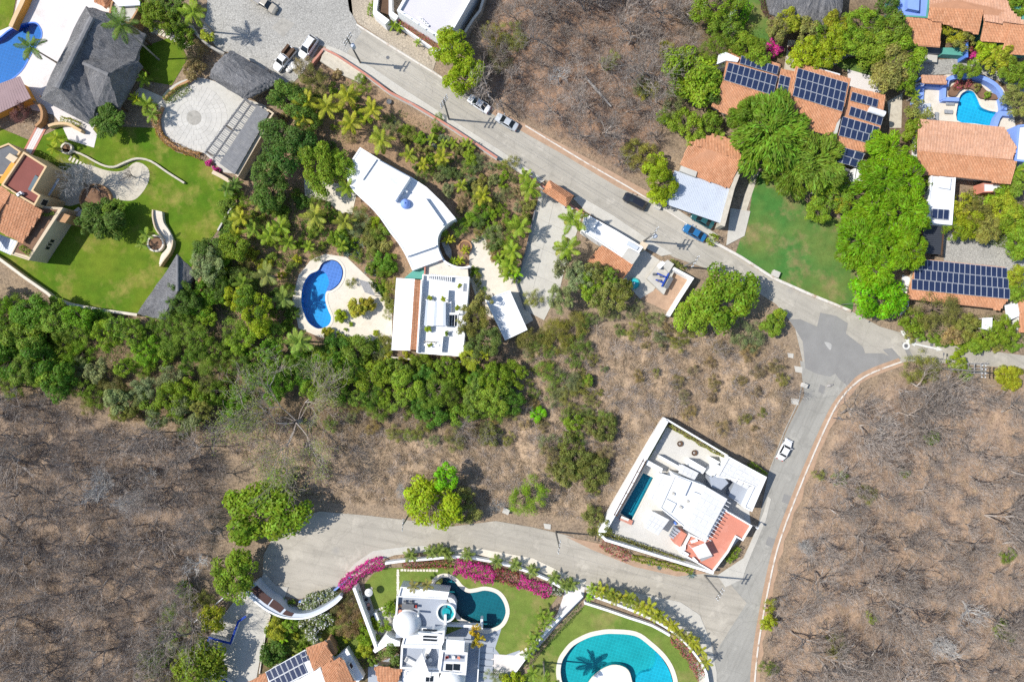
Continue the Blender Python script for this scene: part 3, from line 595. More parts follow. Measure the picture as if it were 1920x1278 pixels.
# ------------------------------------------------------------------ roof builders
def V3(p): return W(p[0], p[1], p[2])
def newell(P):
    n = Vector((0, 0, 0))
    for i in range(len(P)):
        a, b = P[i], P[(i + 1) % len(P)]
        n += Vector(((a.y - b.y) * (a.z + b.z), (a.z - b.z) * (a.x + b.x), (a.x - b.x) * (a.y + b.y)))
    n.normalize(); return n if n.z > 0 else -n
def slope_basis(P, down=None):
    n = newell(P)
    d = Vector((0, 0, -1)) - n * n.dot(Vector((0, 0, -1)))
    if down is not None: d = Vector(down) - n * n.dot(Vector(down))
    if d.length < 1e-3: d = Vector((1, 0, 0)) - n * n.x
    d.normalize(); u = d.cross(n); u.normalize(); return n, u, d
def roof_plane(R, pts, mat='tile', down=None, pitch=0.27, row=0.45, thick=0.16, name='roof', base='tilebase'):
    """pts = [(px, py, z)]: a slab with rows of barrel tiles, each its own shape"""
    P = [V3(p) for p in pts]; n, u, d = slope_basis(P, down)
    c = sum(P, Vector()) / len(P)
    b = MB(); k = len(P); up = P if area2([(p.x, p.y) for p in P]) > 0 else P[::-1]
    b.face(up); b.face([p - Vector((0, 0, thick)) for p in reversed(up)])
    for i in range(k):
        a, e = up[i], up[(i + 1) % k]; dz = Vector((0, 0, thick)); b.face([a - dz, e - dz, e, a])
    ro = b.build(name, base, R)
    uv = [((p - c).dot(u), (p - c).dot(d)) for p in P]
    us = np.arange(min(x for x, y in uv) + pitch / 2, max(x for x, y in uv), pitch); vs = np.arange(min(y for x, y in uv) + row / 2, max(y for x, y in uv), row)
    if not len(us) or not len(vs): return ro
    A, B = np.meshgrid(us, vs); A = A.ravel(); B = B.ravel()
    ok = inside(uv, A, B); A = A[ok]; B = B[ok]; r = np.random.RandomState(len(A))
    A = A + (r.rand(len(A)) - .5) * 0.03; B = B + (r.rand(len(B)) - .5) * 0.05
    prof = [(-0.46, 0.015), (-0.24, 0.085), (0.24, 0.085), (0.46, 0.015)]
    un, dn, nn, cn = (np.array(v) for v in (u, d, n, c)); Vs = []
    for e, lift in ((-0.55, 0.0), (0.55, 0.035)):
        for s_, h in prof:
            Vs.append(cn + un * (A + s_ * pitch)[:, None] + dn * (B + e * row)[:, None] + nn * (h + lift))
    Vs = np.stack(Vs, 1); m = len(A); base_i = np.arange(m)[:, None] * 8
    Fs = np.concatenate([base_i + np.array([[k, k + 1, k + 5, k + 4]]) for k in range(3)], 1).reshape(-1, 4)
    me = np_mesh('roof_tiles', (Vs - np.array(wl(R))).reshape(-1, 3), Fs, mat)
    me.polygons.foreach_set('use_smooth', [True] * len(me.polygons))
    o = mk('roof_tiles', me, R); o["kind"] = "stuff"
    return ro
def sheet_roof(R, pts, mat, thick=0.1, ribs=0, name='roof', down=None):
    """thin roofing sheet with standing ribs running down the slope"""
    P = [V3(p) for p in pts]; b = MB(); up = P if area2([(p.x, p.y) for p in P]) > 0 else P[::-1]; k = len(up)
    b.face(up); b.face([p - Vector((0, 0, thick)) for p in reversed(up)])
    for i in range(k):
        a, e = up[i], up[(i + 1) % k]; dz = Vector((0, 0, thick)); b.face([a - dz, e - dz, e, a])
    o = b.build(name, mat, R)
    if ribs:
        n, u, d = slope_basis(P, down); A, B, C, D = P[:4]
        m = MB()
        for i in range(1, ribs):
            t = i / ribs; p0 = A.lerp(B, t) + n * 0.03; p1 = D.lerp(C, t) + n * 0.03
            w = (B - A).normalized() * 0.03
            m.face([p0 - w, p0 + w, p1 + w, p1 - w]); m.face([p0 - w, p1 - w, p1 - w - n * .03, p0 - w - n * .03]); m.face([p0 + w, p0 + w - n * .03, p1 + w - n * .03, p1 + w])
        m.build('roof_ribs', mat, o)
    return o
def thatch_roof(R, faces, thick=0.4, seed=1, cuts=7, rag=0.10):
    bm = bmesh.new(); vd = {}
    for f in faces:
        vs = []
        for p in f:
            key = tuple(p)
            if key not in vd: vd[key] = bm.verts.new(V3(p) - wl(R))
            vs.append(vd[key])
        try: bm.faces.new(vs)
        except ValueError: pass
    bmesh.ops.triangulate(bm, faces=bm.faces[:])
    bmesh.ops.subdivide_edges(bm, edges=bm.edges[:], cuts=cuts, use_grid_fill=True)
    bm.normal_update(); r = random.Random(seed)
    for f in bm.faces:
        if f.normal.z < 0: f.normal_flip()
    bd = set()
    for e in bm.edges:
        if len(e.link_faces) == 1: bd.update(e.verts)
    for v in bm.verts:
        j = 0.10 if v not in bd else rag
        v.co += Vector((r.uniform(-j, j), r.uniform(-j, j), r.uniform(-j, j)))
    be = [e for e in bm.edges if len(e.link_faces) == 1]
    ex = bmesh.ops.extrude_edge_only(bm, edges=be)
    for v in [g for g in ex['geom'] if isinstance(g, bmesh.types.BMVert)]: v.co.z -= thick + r.uniform(-.08, .08)
    bm.normal_update(); uvl = bm.loops.layers.uv.new('UVMap')
    for f in bm.faces:
        n = f.normal; d = Vector((0, 0, -1)) - n * n.dot(Vector((0, 0, -1)))
        d = d.normalized() if d.length > 1e-3 else Vector((1, 0, 0)); u = d.cross(n)
        for l in f.loops: l[uvl].uv = (l.vert.co.dot(u), l.vert.co.dot(d))
    me = bpy.data.meshes.new('thatch'); bm.to_mesh(me); bm.free(); me.materials.append(MAT['thatch'])
    return mk('thatch_roof', me, R)
def ridge_cap(R, a, b, w=0.5, seed=3):
    """bundle of thatch laid over a ridge"""
    A, B = V3(a), V3(b); m = MB(); r = random.Random(seed); n = max(4, int((B - A).length / 0.5)); pr = []
    for i in range(n + 1):
        p = A.lerp(B, i / n); k = w * (0.85 + 0.3 * r.random()); pr.append((p, k))
    d = (B - A).normalized(); s_ = d.cross(Vector((0, 0, 1))).normalized()
    for (p, k), (q, l) in zip(pr, pr[1:]):
        pts = lambda c, w_: [c + s_ * (w_ * cos(t)) + Vector((0, 0, w_ * 0.7 * sin(t) - 0.1)) for t in (0, pi / 4, pi / 2, 3 * pi / 4, pi)]
        A_, B_ = pts(p, k), pts(q, l)
        for i in range(4): m.face([A_[i], B_[i], B_[i + 1], A_[i + 1]][::-1])
    return m.build('ridge_cap', 'thatch', R)
def walls(R, pts, z1, mat, z0=-0.05, ins=0.0, name='wall'):
    p = P2(pts, z1); p = inset(p, ins) if ins else p
    return MB().prism(p, z0, z1).build(name, mat, R)
def block(R, pts, z, mat='white', top='white_flat', pw=0.25, ph=0.4, z0=-0.05, name='wall', rname='roof'):
    """flat-roofed volume with a parapet; pts = outer top edge as seen"""
    p = P2(pts, z + ph)
    MB().prism(p, z0, z, top=False).build(name, mat, R)
    MB().sheet(inset(p, pw * 0.5), z).build(rname, top, R)
    MB().ring(p, pw, z, z + ph).build('parapet', mat, R)
_panel = None
def panel_mesh():
    global _panel
    if _panel: return _panel
    me = bpy.data.meshes.new('solar_panel'); f = 0.045
    v = [(-.5, -.5, 0), (.5, -.5, 0), (.5, .5, 0), (-.5, .5, 0), (-.5, -.5, .05), (.5, -.5, .05), (.5, .5, .05), (-.5, .5, .05), (-.5 + f, -.5 + f * .6, .05), (.5 - f, -.5 + f * .6, .05), (.5 - f, .5 - f * .6, .05), (-.5 + f, .5 - f * .6, .05),
         (-.5 + f, -.5 + f * .6, .044), (.5 - f, -.5 + f * .6, .044), (.5 - f, .5 - f * .6, .044), (-.5 + f, .5 - f * .6, .044)]
    fc = [(0, 1, 5, 4), (1, 2, 6, 5), (2, 3, 7, 6), (3, 0, 4, 7), (4, 5, 9, 8), (5, 6, 10, 9), (6, 7, 11, 10), (7, 4, 8, 11), (12, 13, 14, 15), (8, 9, 13, 12), (9, 10, 14, 13), (10, 11, 15, 14), (11, 8, 12, 15)]
    me.from_pydata(v, [], fc); me.materials.append(MAT['alu']); me.materials.append(MAT['solarcell'])
    me.polygons.foreach_set('material_index', [0] * 8 + [1] + [0] * 4); _panel = me; return me
def panels(R, TL, TR, BL, BR, nx, ny, lift=0.22, gap=0.05):
    """corners (px,py,z) on the roof plane"""
    a, b, c, d = (V3(p) for p in (TL, TR, BL, BR)); o0 = wl(R)
    for j in range(ny):
        for i in range(nx):
            q = lambda s_, t: a.lerp(b, s_).lerp(c.lerp(d, s_), t)
            cc = q((i + .5) / nx, (j + .5) / ny); U = q((i + 1) / nx, (j + .5) / ny) - q(i / nx, (j + .5) / ny); Vv = q((i + .5) / nx, j / ny) - q((i + .5) / nx, (j + 1) / ny)
            x = U.normalized(); n = x.cross(Vv).normalized(); y = n.cross(x)
            M = Matrix((x, y, n)).transposed().to_4x4(); M.translation = cc + n * lift - o0
            ob = mk('solar_panel', panel_mesh(), R); ob.matrix_basis = M @ Matrix.Diagonal((U.length - gap, Vv.dot(y) - gap, 1, 1))
    m = MB()
    for s_ in (0.02, 0.98):
        n = (b - a).cross(a - c).normalized(); p0 = a.lerp(b, s_) + n * 0.02; p1 = c.lerp(d, s_) + n * 0.02
        m.tube(p0 + n * (lift - .12), p1 + n * (lift - .12), 0.04, n=4)
    m.build('panel_rail', 'alu', R)
def window(R, p, w, h, ang, z, mat='glassdark', frame='white', proud=0.03):
    """p world xy on the wall face; ang = outward normal angle"""
    n = Vector((cos(ang), sin(ang), 0)); t = Vector((-sin(ang), cos(ang), 0)); c = Vector((p[0], p[1], z))
    m = MB()
    for a_, b_, ww, hh in ((-w / 2 - .05, 0, .1, h + .2), (w / 2 + .05, 0, .1, h + .2), (0, h / 2 + .05, w, .1), (0, -h / 2 - .05, w, .1)):
        q = c + t * a_ + Vector((0, 0, b_)); m.box((*(q + n * 0.02).xy, q.z - hh / 2), 0.12, ww, hh, ang)
    fr = m.build('window', frame, R)
    q = c + n * proud; m = MB(); m.face([q - t * w / 2 - Vector((0, 0, h / 2)), q + t * w / 2 - Vector((0, 0, h / 2)), q + t * w / 2 + Vector((0, 0, h / 2)), q - t * w / 2 + Vector((0, 0, h / 2))])
    m.build('pane', mat, fr)
def wall_windows(R, p0, p1, n, w=1.2, h=1.2, z=1.8, out=None, zt=0.0):
    """n windows along the wall between two photo points at ground level (outer face)"""
    a, b = W(*p0, zt), W(*p1, zt); t = (b - a).normalized(); nn = Vector((t.y, -t.x, 0))
    if out is not None and nn.dot(Vector(out).to_3d()) < 0: nn = -nn
    ang = atan2(nn.y, nn.x)
    for i in range(n): q = a.lerp(b, (i + .5) / n); window(R, q.xy, w, h, ang, z)
def ac_unit(px, py, z, label, ang=0.5):
    c = W(px, py, z); R = thing('air_conditioner', label, 'air conditioner', c, 'rooftop air conditioners')
    MB().box((c.x, c.y, c.z), 0.95, 0.5, 0.75, ang).build('casing', 'whitemetal', R)
    m = MB(); f = c + Vector((sin(ang) * 0.26, -cos(ang) * 0.26, 0.38)); m.tube(f, f + Vector((sin(ang), -cos(ang), 0)) * 0.03, 0.28, n=14); m.build('fan_grille', 'black', R)
    MB().tube(c + Vector((0.1, 0, .75)), c + Vector((0.1, 0, .78)), 0.2, n=12).build('top_vent', 'black', R)
# ------------------------------------------------------------------ thatched villa, top left
def house(name, label, px, py, cat='house', group=None): return thing(name, label, cat, W(px, py, -0.05), group)
R = house('thatched_villa', 'large grey thatched palapa villa beside the royal blue pool', 170, 125, 'villa')
A_, B_, D_, E_ = (172, 34, 7.6), (108, 163, 7.6), (152, 112, 6.6), (203, 139, 8.0)
nw, sw, ne, e1, e2, s1, s2, ss = (160, 12, 3.4), (75, 185, 3.4), (273, 65, 3.4), (254, 110, 4.2), (266, 123, 3.4), (223, 204, 3.4), (180, 200, 4.2), (173, 236, 3.4)
thatch_roof(R, [(nw, A_, B_, sw), (nw, (215, 26, 3.4), A_), ((215, 26, 3.4), ne, A_), (A_, ne, e1, D_), (D_, e1, E_), (e1, e2, E_), (E_, e2, s1), (E_, s1, s2), (D_, E_, s2), (D_, s2, ss, B_), (A_, D_, B_), (B_, ss, sw)], 0.45, 2)
ridge_cap(R, (172, 33, 7.75), (107, 165, 7.75), 0.55); ridge_cap(R, (155, 118, 6.9), (203, 140, 8.1), 0.35)
walls(R, [(170, 40), (250, 70), (245, 105), (250, 130), (220, 180), (170, 210), (95, 175)], 3.2, 'cream', ins=0.6)
for x, y in ((163, 22), (78, 182), (120, 207), (170, 228), (266, 70), (220, 198), (262, 126)):
    c = W(x, y, 3.2); MB().tube((c.x, c.y, -0.05), (c.x, c.y, 3.6), 0.16, n=8).build('post', 'wood', R)
R = house('pool_house', 'low mauve corrugated roof at the left edge below the royal blue pool', 20, 180)
q = [(-50, 175, 3.6), (37, 143, 3.6), (58, 184, 3.0), (-50, 235, 3.0)]
sheet_roof(R, q, 'mauveroof', 0.12, 22); walls(R, [(-50, 180), (34, 148), (54, 184), (-50, 228)], 2.9, 'orange', ins=0.3)
R = house('annex', 'small flat grey roofed annex above the thatched villa with ochre wall', 232, 22)
block(R, [(208, 4), (222, -12), (265, -2), (262, 14), (243, 46), (203, 30)], 3.4, 'ochre', 'concrete', 0.3, 0.3)
MB().prism(P2([(208, -2), (262, -8), (262, 10), (222, 12)], 4.1), 3.7, 4.1).build('roof_slab', 'white_flat', R)
R = house('gatehouse', 'small terracotta roof at the top edge above the thatched villa', 190, -5)
roof_plane(R, [(165, -12, 3.8), (190, -25, 4.6), (198, 16, 3.2), (172, -2, 3.2)]); roof_plane(R, [(190, -25, 4.6), (215, -15, 3.2), (198, 16, 3.2)])
walls(R, [(172, -15), (208, -15), (198, 8), (180, -2)], 3.0, 'cream')
# ------------------------------------------------------------------ thatched hall and pergola by the round plaza
R = house('thatched_hall', 'rounded grey thatched hall between the street and the round plaza', 455, 140, 'hall')
rows = []
for k in range(7):
    t = k / 6; w_ = sin(pi * t); zz = 3.0 + 2.4 * w_ ** 0.7
    a = (392 + (432 - 392) * 0 + t * 42 - 4 * w_, 146 - t * 52); b = (462 + t * 66 - 4 * (1 - t), 186 - t * 36)
    rows.append([(a[0] + (b[0] - a[0]) * s_ + (6 if s_ in (0, 1) and 0 < t < 1 else 0) * (-1 if s_ == 0 else 1) * w_, a[1] + (b[1] - a[1]) * s_, round(zz - (0.8 * w_ if s_ in (0, 1) else 0), 2)) for s_ in (0, .12, .5, .88, 1)])
thatch_roof(R, [(rows[k][j], rows[k][j + 1], rows[k + 1][j + 1], rows[k + 1][j]) for k in range(6) for j in range(4)], 0.4, 5, 3, 0.08)
walls(R, [(400, 143), (432, 100), (520, 146), (466, 180)], 2.9, 'cream', ins=0.5)
R = house('pergola', 'grey slatted pergola beside the round stone plaza', 445, 255, 'pergola')
pc = [(460, 182), (505, 212), (440, 327), (382, 285)]
def bl(s_, t, q=pc): return (q[0][0] * (1 - s_) * (1 - t) + q[1][0] * s_ * (1 - t) + q[2][0] * s_ * t + q[3][0] * (1 - s_) * t, q[0][1] * (1 - s_) * (1 - t) + q[1][1] * s_ * (1 - t) + q[2][1] * s_ * t + q[3][1] * (1 - s_) * t)
for s_ in (0.04, 0.30, 0.56, 0.96):
    a, b = W(*bl(s_, 0), 3.0), W(*bl(s_, 1), 3.0); MB().prism(ribbon([a.xy, b.xy], 0.24), 2.8, 3.05).build('beam', 'slate', R)
for i in range(10):
    t = (i + .3) / 10; a, b = W(*bl(0, t), 3.1), W(*bl(1, t), 3.1); MB().prism(ribbon([a.xy, b.xy], 0.14), 3.05, 3.2).build('rafter', 'slate', R)
for i in range(42):   # close-set slats over the half nearest the building
    t = (i + .5) / 42; a, b = W(*bl(0.5, t), 3.22), W(*bl(1.0, t), 3.22); MB().prism(ribbon([a.xy, b.xy], 0.29), 3.2, 3.235).build('slat', 'greywood', R)
for i in range(34):   # wide-set slats over the open half
    t = (i + .5) / 34; a, b = W(*bl(0.0, t), 3.22), W(*bl(0.49, t), 3.22); MB().prism(ribbon([a.xy, b.xy], 0.12), 3.2, 3.23).build('slat', 'greywood', R)
for s_, t in ((0.04, .03), (0.04, .5), (0.04, .97), (0.96, .03), (0.96, .5), (0.96, .97)):
    c = W(*bl(s_, t), 2.8); MB().box((c.x, c.y, -0.05), 0.3, 0.3, 2.85).build('post', 'cream', R)
R = house('service_building', 'cream service block with an open roof well beside the pergola', 492, 228)
block(R, [(502, 204), (514, 212), (490, 247), (477, 238)], 2.4, 'cream', 'slate', 0.3, 0.7)
walls(R, [(505, 214), (512, 218), (446, 332), (440, 327)], 2.7, 'cream', name='side_wall')
ac_unit(489, 226, 2.4, 'white air conditioner in the roof well beside the pergola', 1.0)
# round plaza: rings of pavers
R = thing('round_plaza', 'round pale stone plaza with concentric paving rings', 'plaza', W(364, 221, -0.02))
cx, cy = W(364, 221).xy
MB().prism(P2(smooth([(296, 212), (306, 178), (335, 154), (370, 146), (400, 152), (440, 172), (462, 186), (505, 214), (440, 326), (384, 288), (350, 282), (318, 268), (302, 242)], True, 3)), -0.05, 0.03).build('floor', 'plaza', R)
m = MB(); m.prism([(cx + 1.35 * cos(t * pi / 14), cy + 1.35 * sin(t * pi / 14)) for t in range(28)], 0.03, 0.055).build('centre_stone', 'stone', R)
for r0, r1, k in ((1.45, 2.3, 14), (2.36, 3.25, 20), (3.31, 4.2, 26), (4.26, 5.2, 32), (5.26, 6.2, 38)):
    for i in range(k):
        a0, a1 = 2 * pi * i / k, 2 * pi * (i + .94) / k; m_ = (a0 + a1) / 2
        MB().prism([(cx + r * cos(t), cy + r * sin(t)) for r, t in ((r0, a0), (r1, a0), (r1, m_), (r1, a1), (r0, a1), (r0, m_))], 0.03, 0.048 + 0.006 * ((i * 7) % 3)).build('paver', 'paver', R)
# ------------------------------------------------------------------ yellow house with terracotta roofs, left edge
R = house('yellow_house', 'cream and yellow house with terracotta and dark red roofs at the left edge', 50, 390)
block(R, [(44, 284), (88, 312), (62, 357), (76, 366), (65, 386), (34, 368), (2, 347)], 6.4, 'yellow', 'darkred', 0.32, 0.5)
roof_plane(R, [(20, 362, 7.4), (81, 395, 6.2), (42, 456, 5.6), (-30, 420, 6.8), (-40, 392, 7.2)], 'tile', down=W(80, 425) - W(10, 395))
roof_plane(R, [(2, 348, 7.0), (20, 362, 7.4), (-40, 460, 7.2), (-60, 400, 6.4)], 'tile', down=W(-60, 375) - W(-20, 395))
walls(R, [(20, 362), (78, 393), (42, 452), (-40, 420)], 5.5, 'yellow', ins=0.25)
sheet_roof(R, [(-30, 428, 4.4), (37, 454, 4.4), (20, 478, 4.0), (-30, 456, 4.0)], 'metalroof', 0.08, 12)
walls(R, [(66, 386), (118, 389), (54, 488), (20, 477)], 4.8, 'cream')
MB().ring(P2([(66, 386), (118, 389), (54, 488), (20, 477)], 5.0), 0.2, 4.8, 5.0).build('parapet', 'cream', R)
MB().sheet(inset(P2([(68, 388), (112, 391), (54, 482), (24, 474)], 4.8), 0.2), 4.83).build('planter_soil', 'soilbed', R)
walls(R, [(114, 398), (132, 404), (122, 418), (106, 414)], 4.4, 'ochre', name='stair_wall')
wa, wb = W(118, 389, 4.8), W(54, 488, 4.8); t_ = (wb - wa).normalized(); nn = Vector((t_.y, -t_.x, 0)); nn = nn if nn.x > 0 else -nn
for k in (0.60, 0.66, 0.72): q = wa.lerp(wb, k); window(R, q.xy, 0.75, 1.1, atan2(nn.y, nn.x), 2.3, frame='cream')
wa, wb = W(76, 366, 6.9), W(65, 386, 6.9); t_ = (wb - wa).normalized(); nn = Vector((t_.y, -t_.x, 0)); nn = nn if nn.x > 0 else -nn; window(R, wa.lerp(wb, .5).xy, 1.1, 1.4, atan2(nn.y, nn.x), 5.2, frame='cream')
ac_unit(41, 365, 6.4, 'white air conditioner on the dark red roof of the yellow house', 0.6)
q = [W(62, 328, 6.4), W(71, 333, 6.4)]
MB().prism(P2([(52, 355), (66, 328), (72, 332), (58, 359)], 6.6), 6.4, 6.6).build('skylight', 'glasspane', R)
R = house('lean_to', 'small grey slatted lean-to beside the dark red roof', 95, 345, 'lean-to')
sheet_roof(R, [(98, 326, 3.2), (112, 336, 3.0), (92, 369, 3.0), (78, 359, 3.2)], 'metalroof', 0.08, 10)
for x, y in ((111, 337), (93, 367), (98, 328), (80, 358)): c = W(x, y, 3); MB().tube((c.x, c.y, -.05), (c.x, c.y, 3.0), 0.06, n=6).build('post', 'wood', R)
R = house('grey_roof_wing', 'flat grey tiled wing and yellow beam at the left edge above the dark red roof', 12, 300)
block(R, [(16, 268), (39, 284), (10, 330), (-40, 330), (-40, 290)], 3.6, 'yellow', 'slate', 0.3, 0.25)
MB().prism(P2([(18, 308), (26, 300), (30, 304), (4, 345), (-4, 342)], 4.6), 3.6, 4.6).build('beam', 'orange', R)
MB().prism(P2([(10, 296), (18, 287), (33, 296), (25, 306)], 4.8), 3.6, 4.8).build('chimney', 'cream', R)
# small thatched hut
R = house('thatched_hut', 'small light grey thatched hut at the lower corner of the left lawn', 315, 545, 'hut')
a, b, c, d, e, f = (332, 477, 4.0), (332, 546, 5.2), (303, 599, 3.4), (257, 588, 3.0), (368, 513, 3.0), (347, 557, 3.2)
thatch_roof(R, [(a, b, c, d), (a, e, b), (b, e, f), (b, f, (317, 600, 3.0), c)], 0.35, 8)
ridge_cap(R, (332, 480, 4.2), (332, 546, 5.4), 0.3)
walls(R, [(328, 492), (358, 515), (338, 552), (305, 590), (272, 582)], 2.8, 'ochre', ins=0.5)
walls(R, [(368, 515), (377, 520), (377, 552), (366, 558)], 2.6, 'pink', name='chimney_wall')
# ------------------------------------------------------------------ white house at the top of the street
R = house('street_villa', 'white flat roofed villa at the top edge with pale lilac roof', 805, 30)
block(R, [(744, 20), (778, -40), (905, -40), (842, 70), (831, 76)], 4.6, 'white', 'lilac', 0.45, 0.55)
walls(R, [(740, 42), (750, 28), (832, 84), (822, 100)], 1.6, 'white', name='planter_wall')
MB().sheet(P2([(744, 42), (752, 33), (828, 84), (820, 95)], 1.62), 1.62).build('planter_soil', 'soilbed', R)
walls(R, [(702, -20), (712, -20), (706, 20), (730, 38), (722, 46), (699, 26)], 2.6, 'white', name='gate_wall')
walls(R, [(729, -20), (733, -20), (735, 22), (747, 30), (742, 38), (729, 28)], 2.6, 'white', name='gate_wall')
MB().prism(P2([(712, -20), (729, -20), (729, 28), (712, 22)], 1.9), 1.8, 1.9).build('gate', 'wood', R)
for k in range(5):
    a = W(756 + 14 * k, 24 + 9.6 * k, 5.6); MB().tube((a.x, a.y, 4.6), (a.x, a.y, 5.5), 0.10, n=6).build('roof_spout', 'white', R)
for k in range(4):
    a = W(788 + 4 * k, 34 + 4 * k, 5.0); MB().prism(ribbon([(a.x - .35, a.y + .2), (a.x + .35, a.y - .2)], 0.3), 4.6, 5.0).build('roof_vent', 'white', R)
R = thing('boundary_wall', 'tall beige wall running down the right side of the top white villa', 'wall', W(888, 40, -.05))
MB().prism(ribbon([W(912, -20, 2.4).xy, W(900, 20, 2.4).xy, W(888, 35, 2.4).xy, W(872, 60, 2.4).xy], 0.55), -0.05, 2.4).build('wall', 'stone', R)
MB().prism(ribbon([W(912, -20, 2.48).xy, W(900, 20, 2.48).xy, W(888, 35, 2.48).xy, W(872, 60, 2.48).xy], 0.4), 2.4, 2.48).build('coping', 'travertine', R)
# ------------------------------------------------------------------ curved white house in the middle
R = house('curved_house', 'white house with a long curved flat roof in the palm garden', 745, 385)
arc = smooth([(855, 410), (842, 417), (829, 430), (821, 446), (822, 466), (830, 486)], False, 4)
out = [(675, 276), (715, 301), (773, 333), (800, 351), (830, 380), (855, 410)] + arc[1:] + [(773, 507)] + smooth([(773, 507), (760, 478), (746, 455), (731, 436), (712, 408), (690, 384), (665, 361), (652, 340), (648, 317)], False, 2)[1:]
block(R, out, 3.6, 'white', 'white_flat', 0.3, 0.1)
# raised vault
vq = [(702, 296), (768, 332), (740, 376), (676, 334)]
p = P2(vq, 5.0); MB().prism(p, 3.6, 4.7).build('upper_wall', 'white', R)
def vb(s_, t): return (vq[0][0] * (1 - s_) * (1 - t) + vq[1][0] * s_ * (1 - t) + vq[2][0] * s_ * t + vq[3][0] * (1 - s_) * t, vq[0][1] * (1 - s_) * (1 - t) + vq[1][1] * s_ * (1 - t) + vq[2][1] * s_ * t + vq[3][1] * (1 - s_) * t)
m = MB(); L = [[W(*vb(i / 10, j), 4.7 + 0.5 * sin(pi * i / 10) ** .8) for j in (0, 1)] for i in range(11)]
for i in range(10): m.face([L[i][0], L[i][1], L[i + 1][1], L[i + 1][0]])
for j in (0, 1): m.face([r[j] for r in (L if j == 0 else L[::-1])])
m.build('vault_roof', 'white_flat', R, smooth=False)
for s_ in (0.02, 0.97):
    m = MB(); a, b = W(*vb(s_, 0), 5.4), W(*vb(s_, 1), 5.4); m.prism(ribbon([a.xy, b.xy], 0.6), 3.6, 5.3); m.build('vault_rib', 'white', R)
c = W(760, 382, 3.95)
MB().lathe((c.x, c.y, 3.6), [(0.9, 0), (0.9, .35), (0.85, .6), (0.65, .95), (0.35, 1.15), (0.12, 1.22), (0.12, 1.4)], 20).build('blue_dome', 'bluelight', R, smooth=True)
MB().prism(ribbon([W(796, 371, 4.6).xy, W(831, 421, 4.6).xy], 0.3), 3.6, 4.6).build('roof_fin', 'white', R)
MB().tube(W(754, 353, 4.5), W(764, 360, 4.3), 0.2, n=8).build('vent_pipe', 'white', R)
MB().prism(P2([(763, 480), (816, 461), (822, 466), (830, 486), (773, 507)], 3.95), 3.6, 3.62).build('lower_roof', 'white_flat', R)
MB().prism(ribbon([W(762, 479, 4.4).xy, W(817, 460, 4.4).xy], 0.3), 3.6, 4.4).build('roof_step', 'white', R)
# planted court with curved wall
R = thing('court_wall', 'curved white wall round the planted court beside the curved house', 'wall', W(850, 470, -.05))
cw = smooth([(822, 468), (832, 488), (848, 498), (866, 502), (882, 499)], False, 4)
MB().prism(ribbon([W(*q, 3.0).xy for q in cw], 0.35), -0.05, 3.0).build('wall', 'white', R)
MB().prism(P2([(828, 455), (838, 452), (846, 468), (847, 488), (836, 476)], 0.7), -0.05, 0.7).build('rock_bed', 'rockgrey', R)
R = thing('round_planter', 'round terracotta rimmed planter in the court beside the curved house', 'planter', W(872, 463, -.05))
MB().ring(P2(circ(872, 463, 13, 20), .6), 0.25, -0.05, 0.6).build('rim', 'ochre', R); MB().sheet(inset(P2(circ(872, 463, 13, 20), .45), .1), .45).build('soil', 'soilbed', R)
R = thing('upper_terrace', 'beige paved terrace between the curved house and the white terrace house', 'terrace', W(840, 508, -.05))
MB().prism(P2([(798, 498), (828, 487), (842, 499), (866, 505), (877, 504), (879, 530), (793, 518)], 2.6), -0.05, 2.6).build('floor', 'travertine', R)
MB().prism(ribbon([W(796, 516, 3.2).xy, W(797, 497, 3.2).xy, W(829, 486, 3.2).xy], 0.25), 2.6, 3.3).build('parapet', 'pink', R)
R = thing('green_terrace', 'small teal painted roof terrace beside the curved house', 'terrace', W(778, 512, -.05))
MB().prism(P2([(758, 521), (776, 506), (795, 499), (795, 523)], 2.3), -0.05, 2.3).build('floor', 'teal', R)
# ------------------------------------------------------------------ white terrace house
R = house('terrace_house', 'white house with roof terrace, tile strip and white metal roof by the kidney pool', 810, 590)
walls(R, [(743, 521), (789, 524), (781, 657), (734, 656)], 3.6, 'white', ins=0.15)
sheet_roof(R, [(743, 521, 3.7), (778, 523, 4.1), (769, 657, 4.1), (734, 656, 3.7)], 'whitemetal', 0.12)
m = MB()
for i in range(1, 34):
    t = i / 34; a = W(743 - 9 * t, 521 + 135 * t, 3.74); b = W(778 - 9 * t, 523 + 134 * t, 4.14); m.prism(ribbon([a.xy, b.xy], 0.05), 3.7, 3.75) if False else m.tube(a, b, 0.035, n=4, caps=False)
m.build('roof_ribs', 'whitemetal', R)
roof_plane(R, [(778, 524, 4.3), (789, 525, 3.9), (781, 656, 3.9), (769, 655, 4.3)], 'tile', row=0.4)
block(R, [(792, 514), (880, 519), (878, 545), (868, 668), (783, 662)], 3.0, 'white', 'white_flat', 0.22, 0.7)
MB().prism(ribbon([W(790.5, 524, 4.3).xy, W(782, 661, 4.3).xy], 0.28), 2.9, 4.3).build('spine_wall', 'white', R)
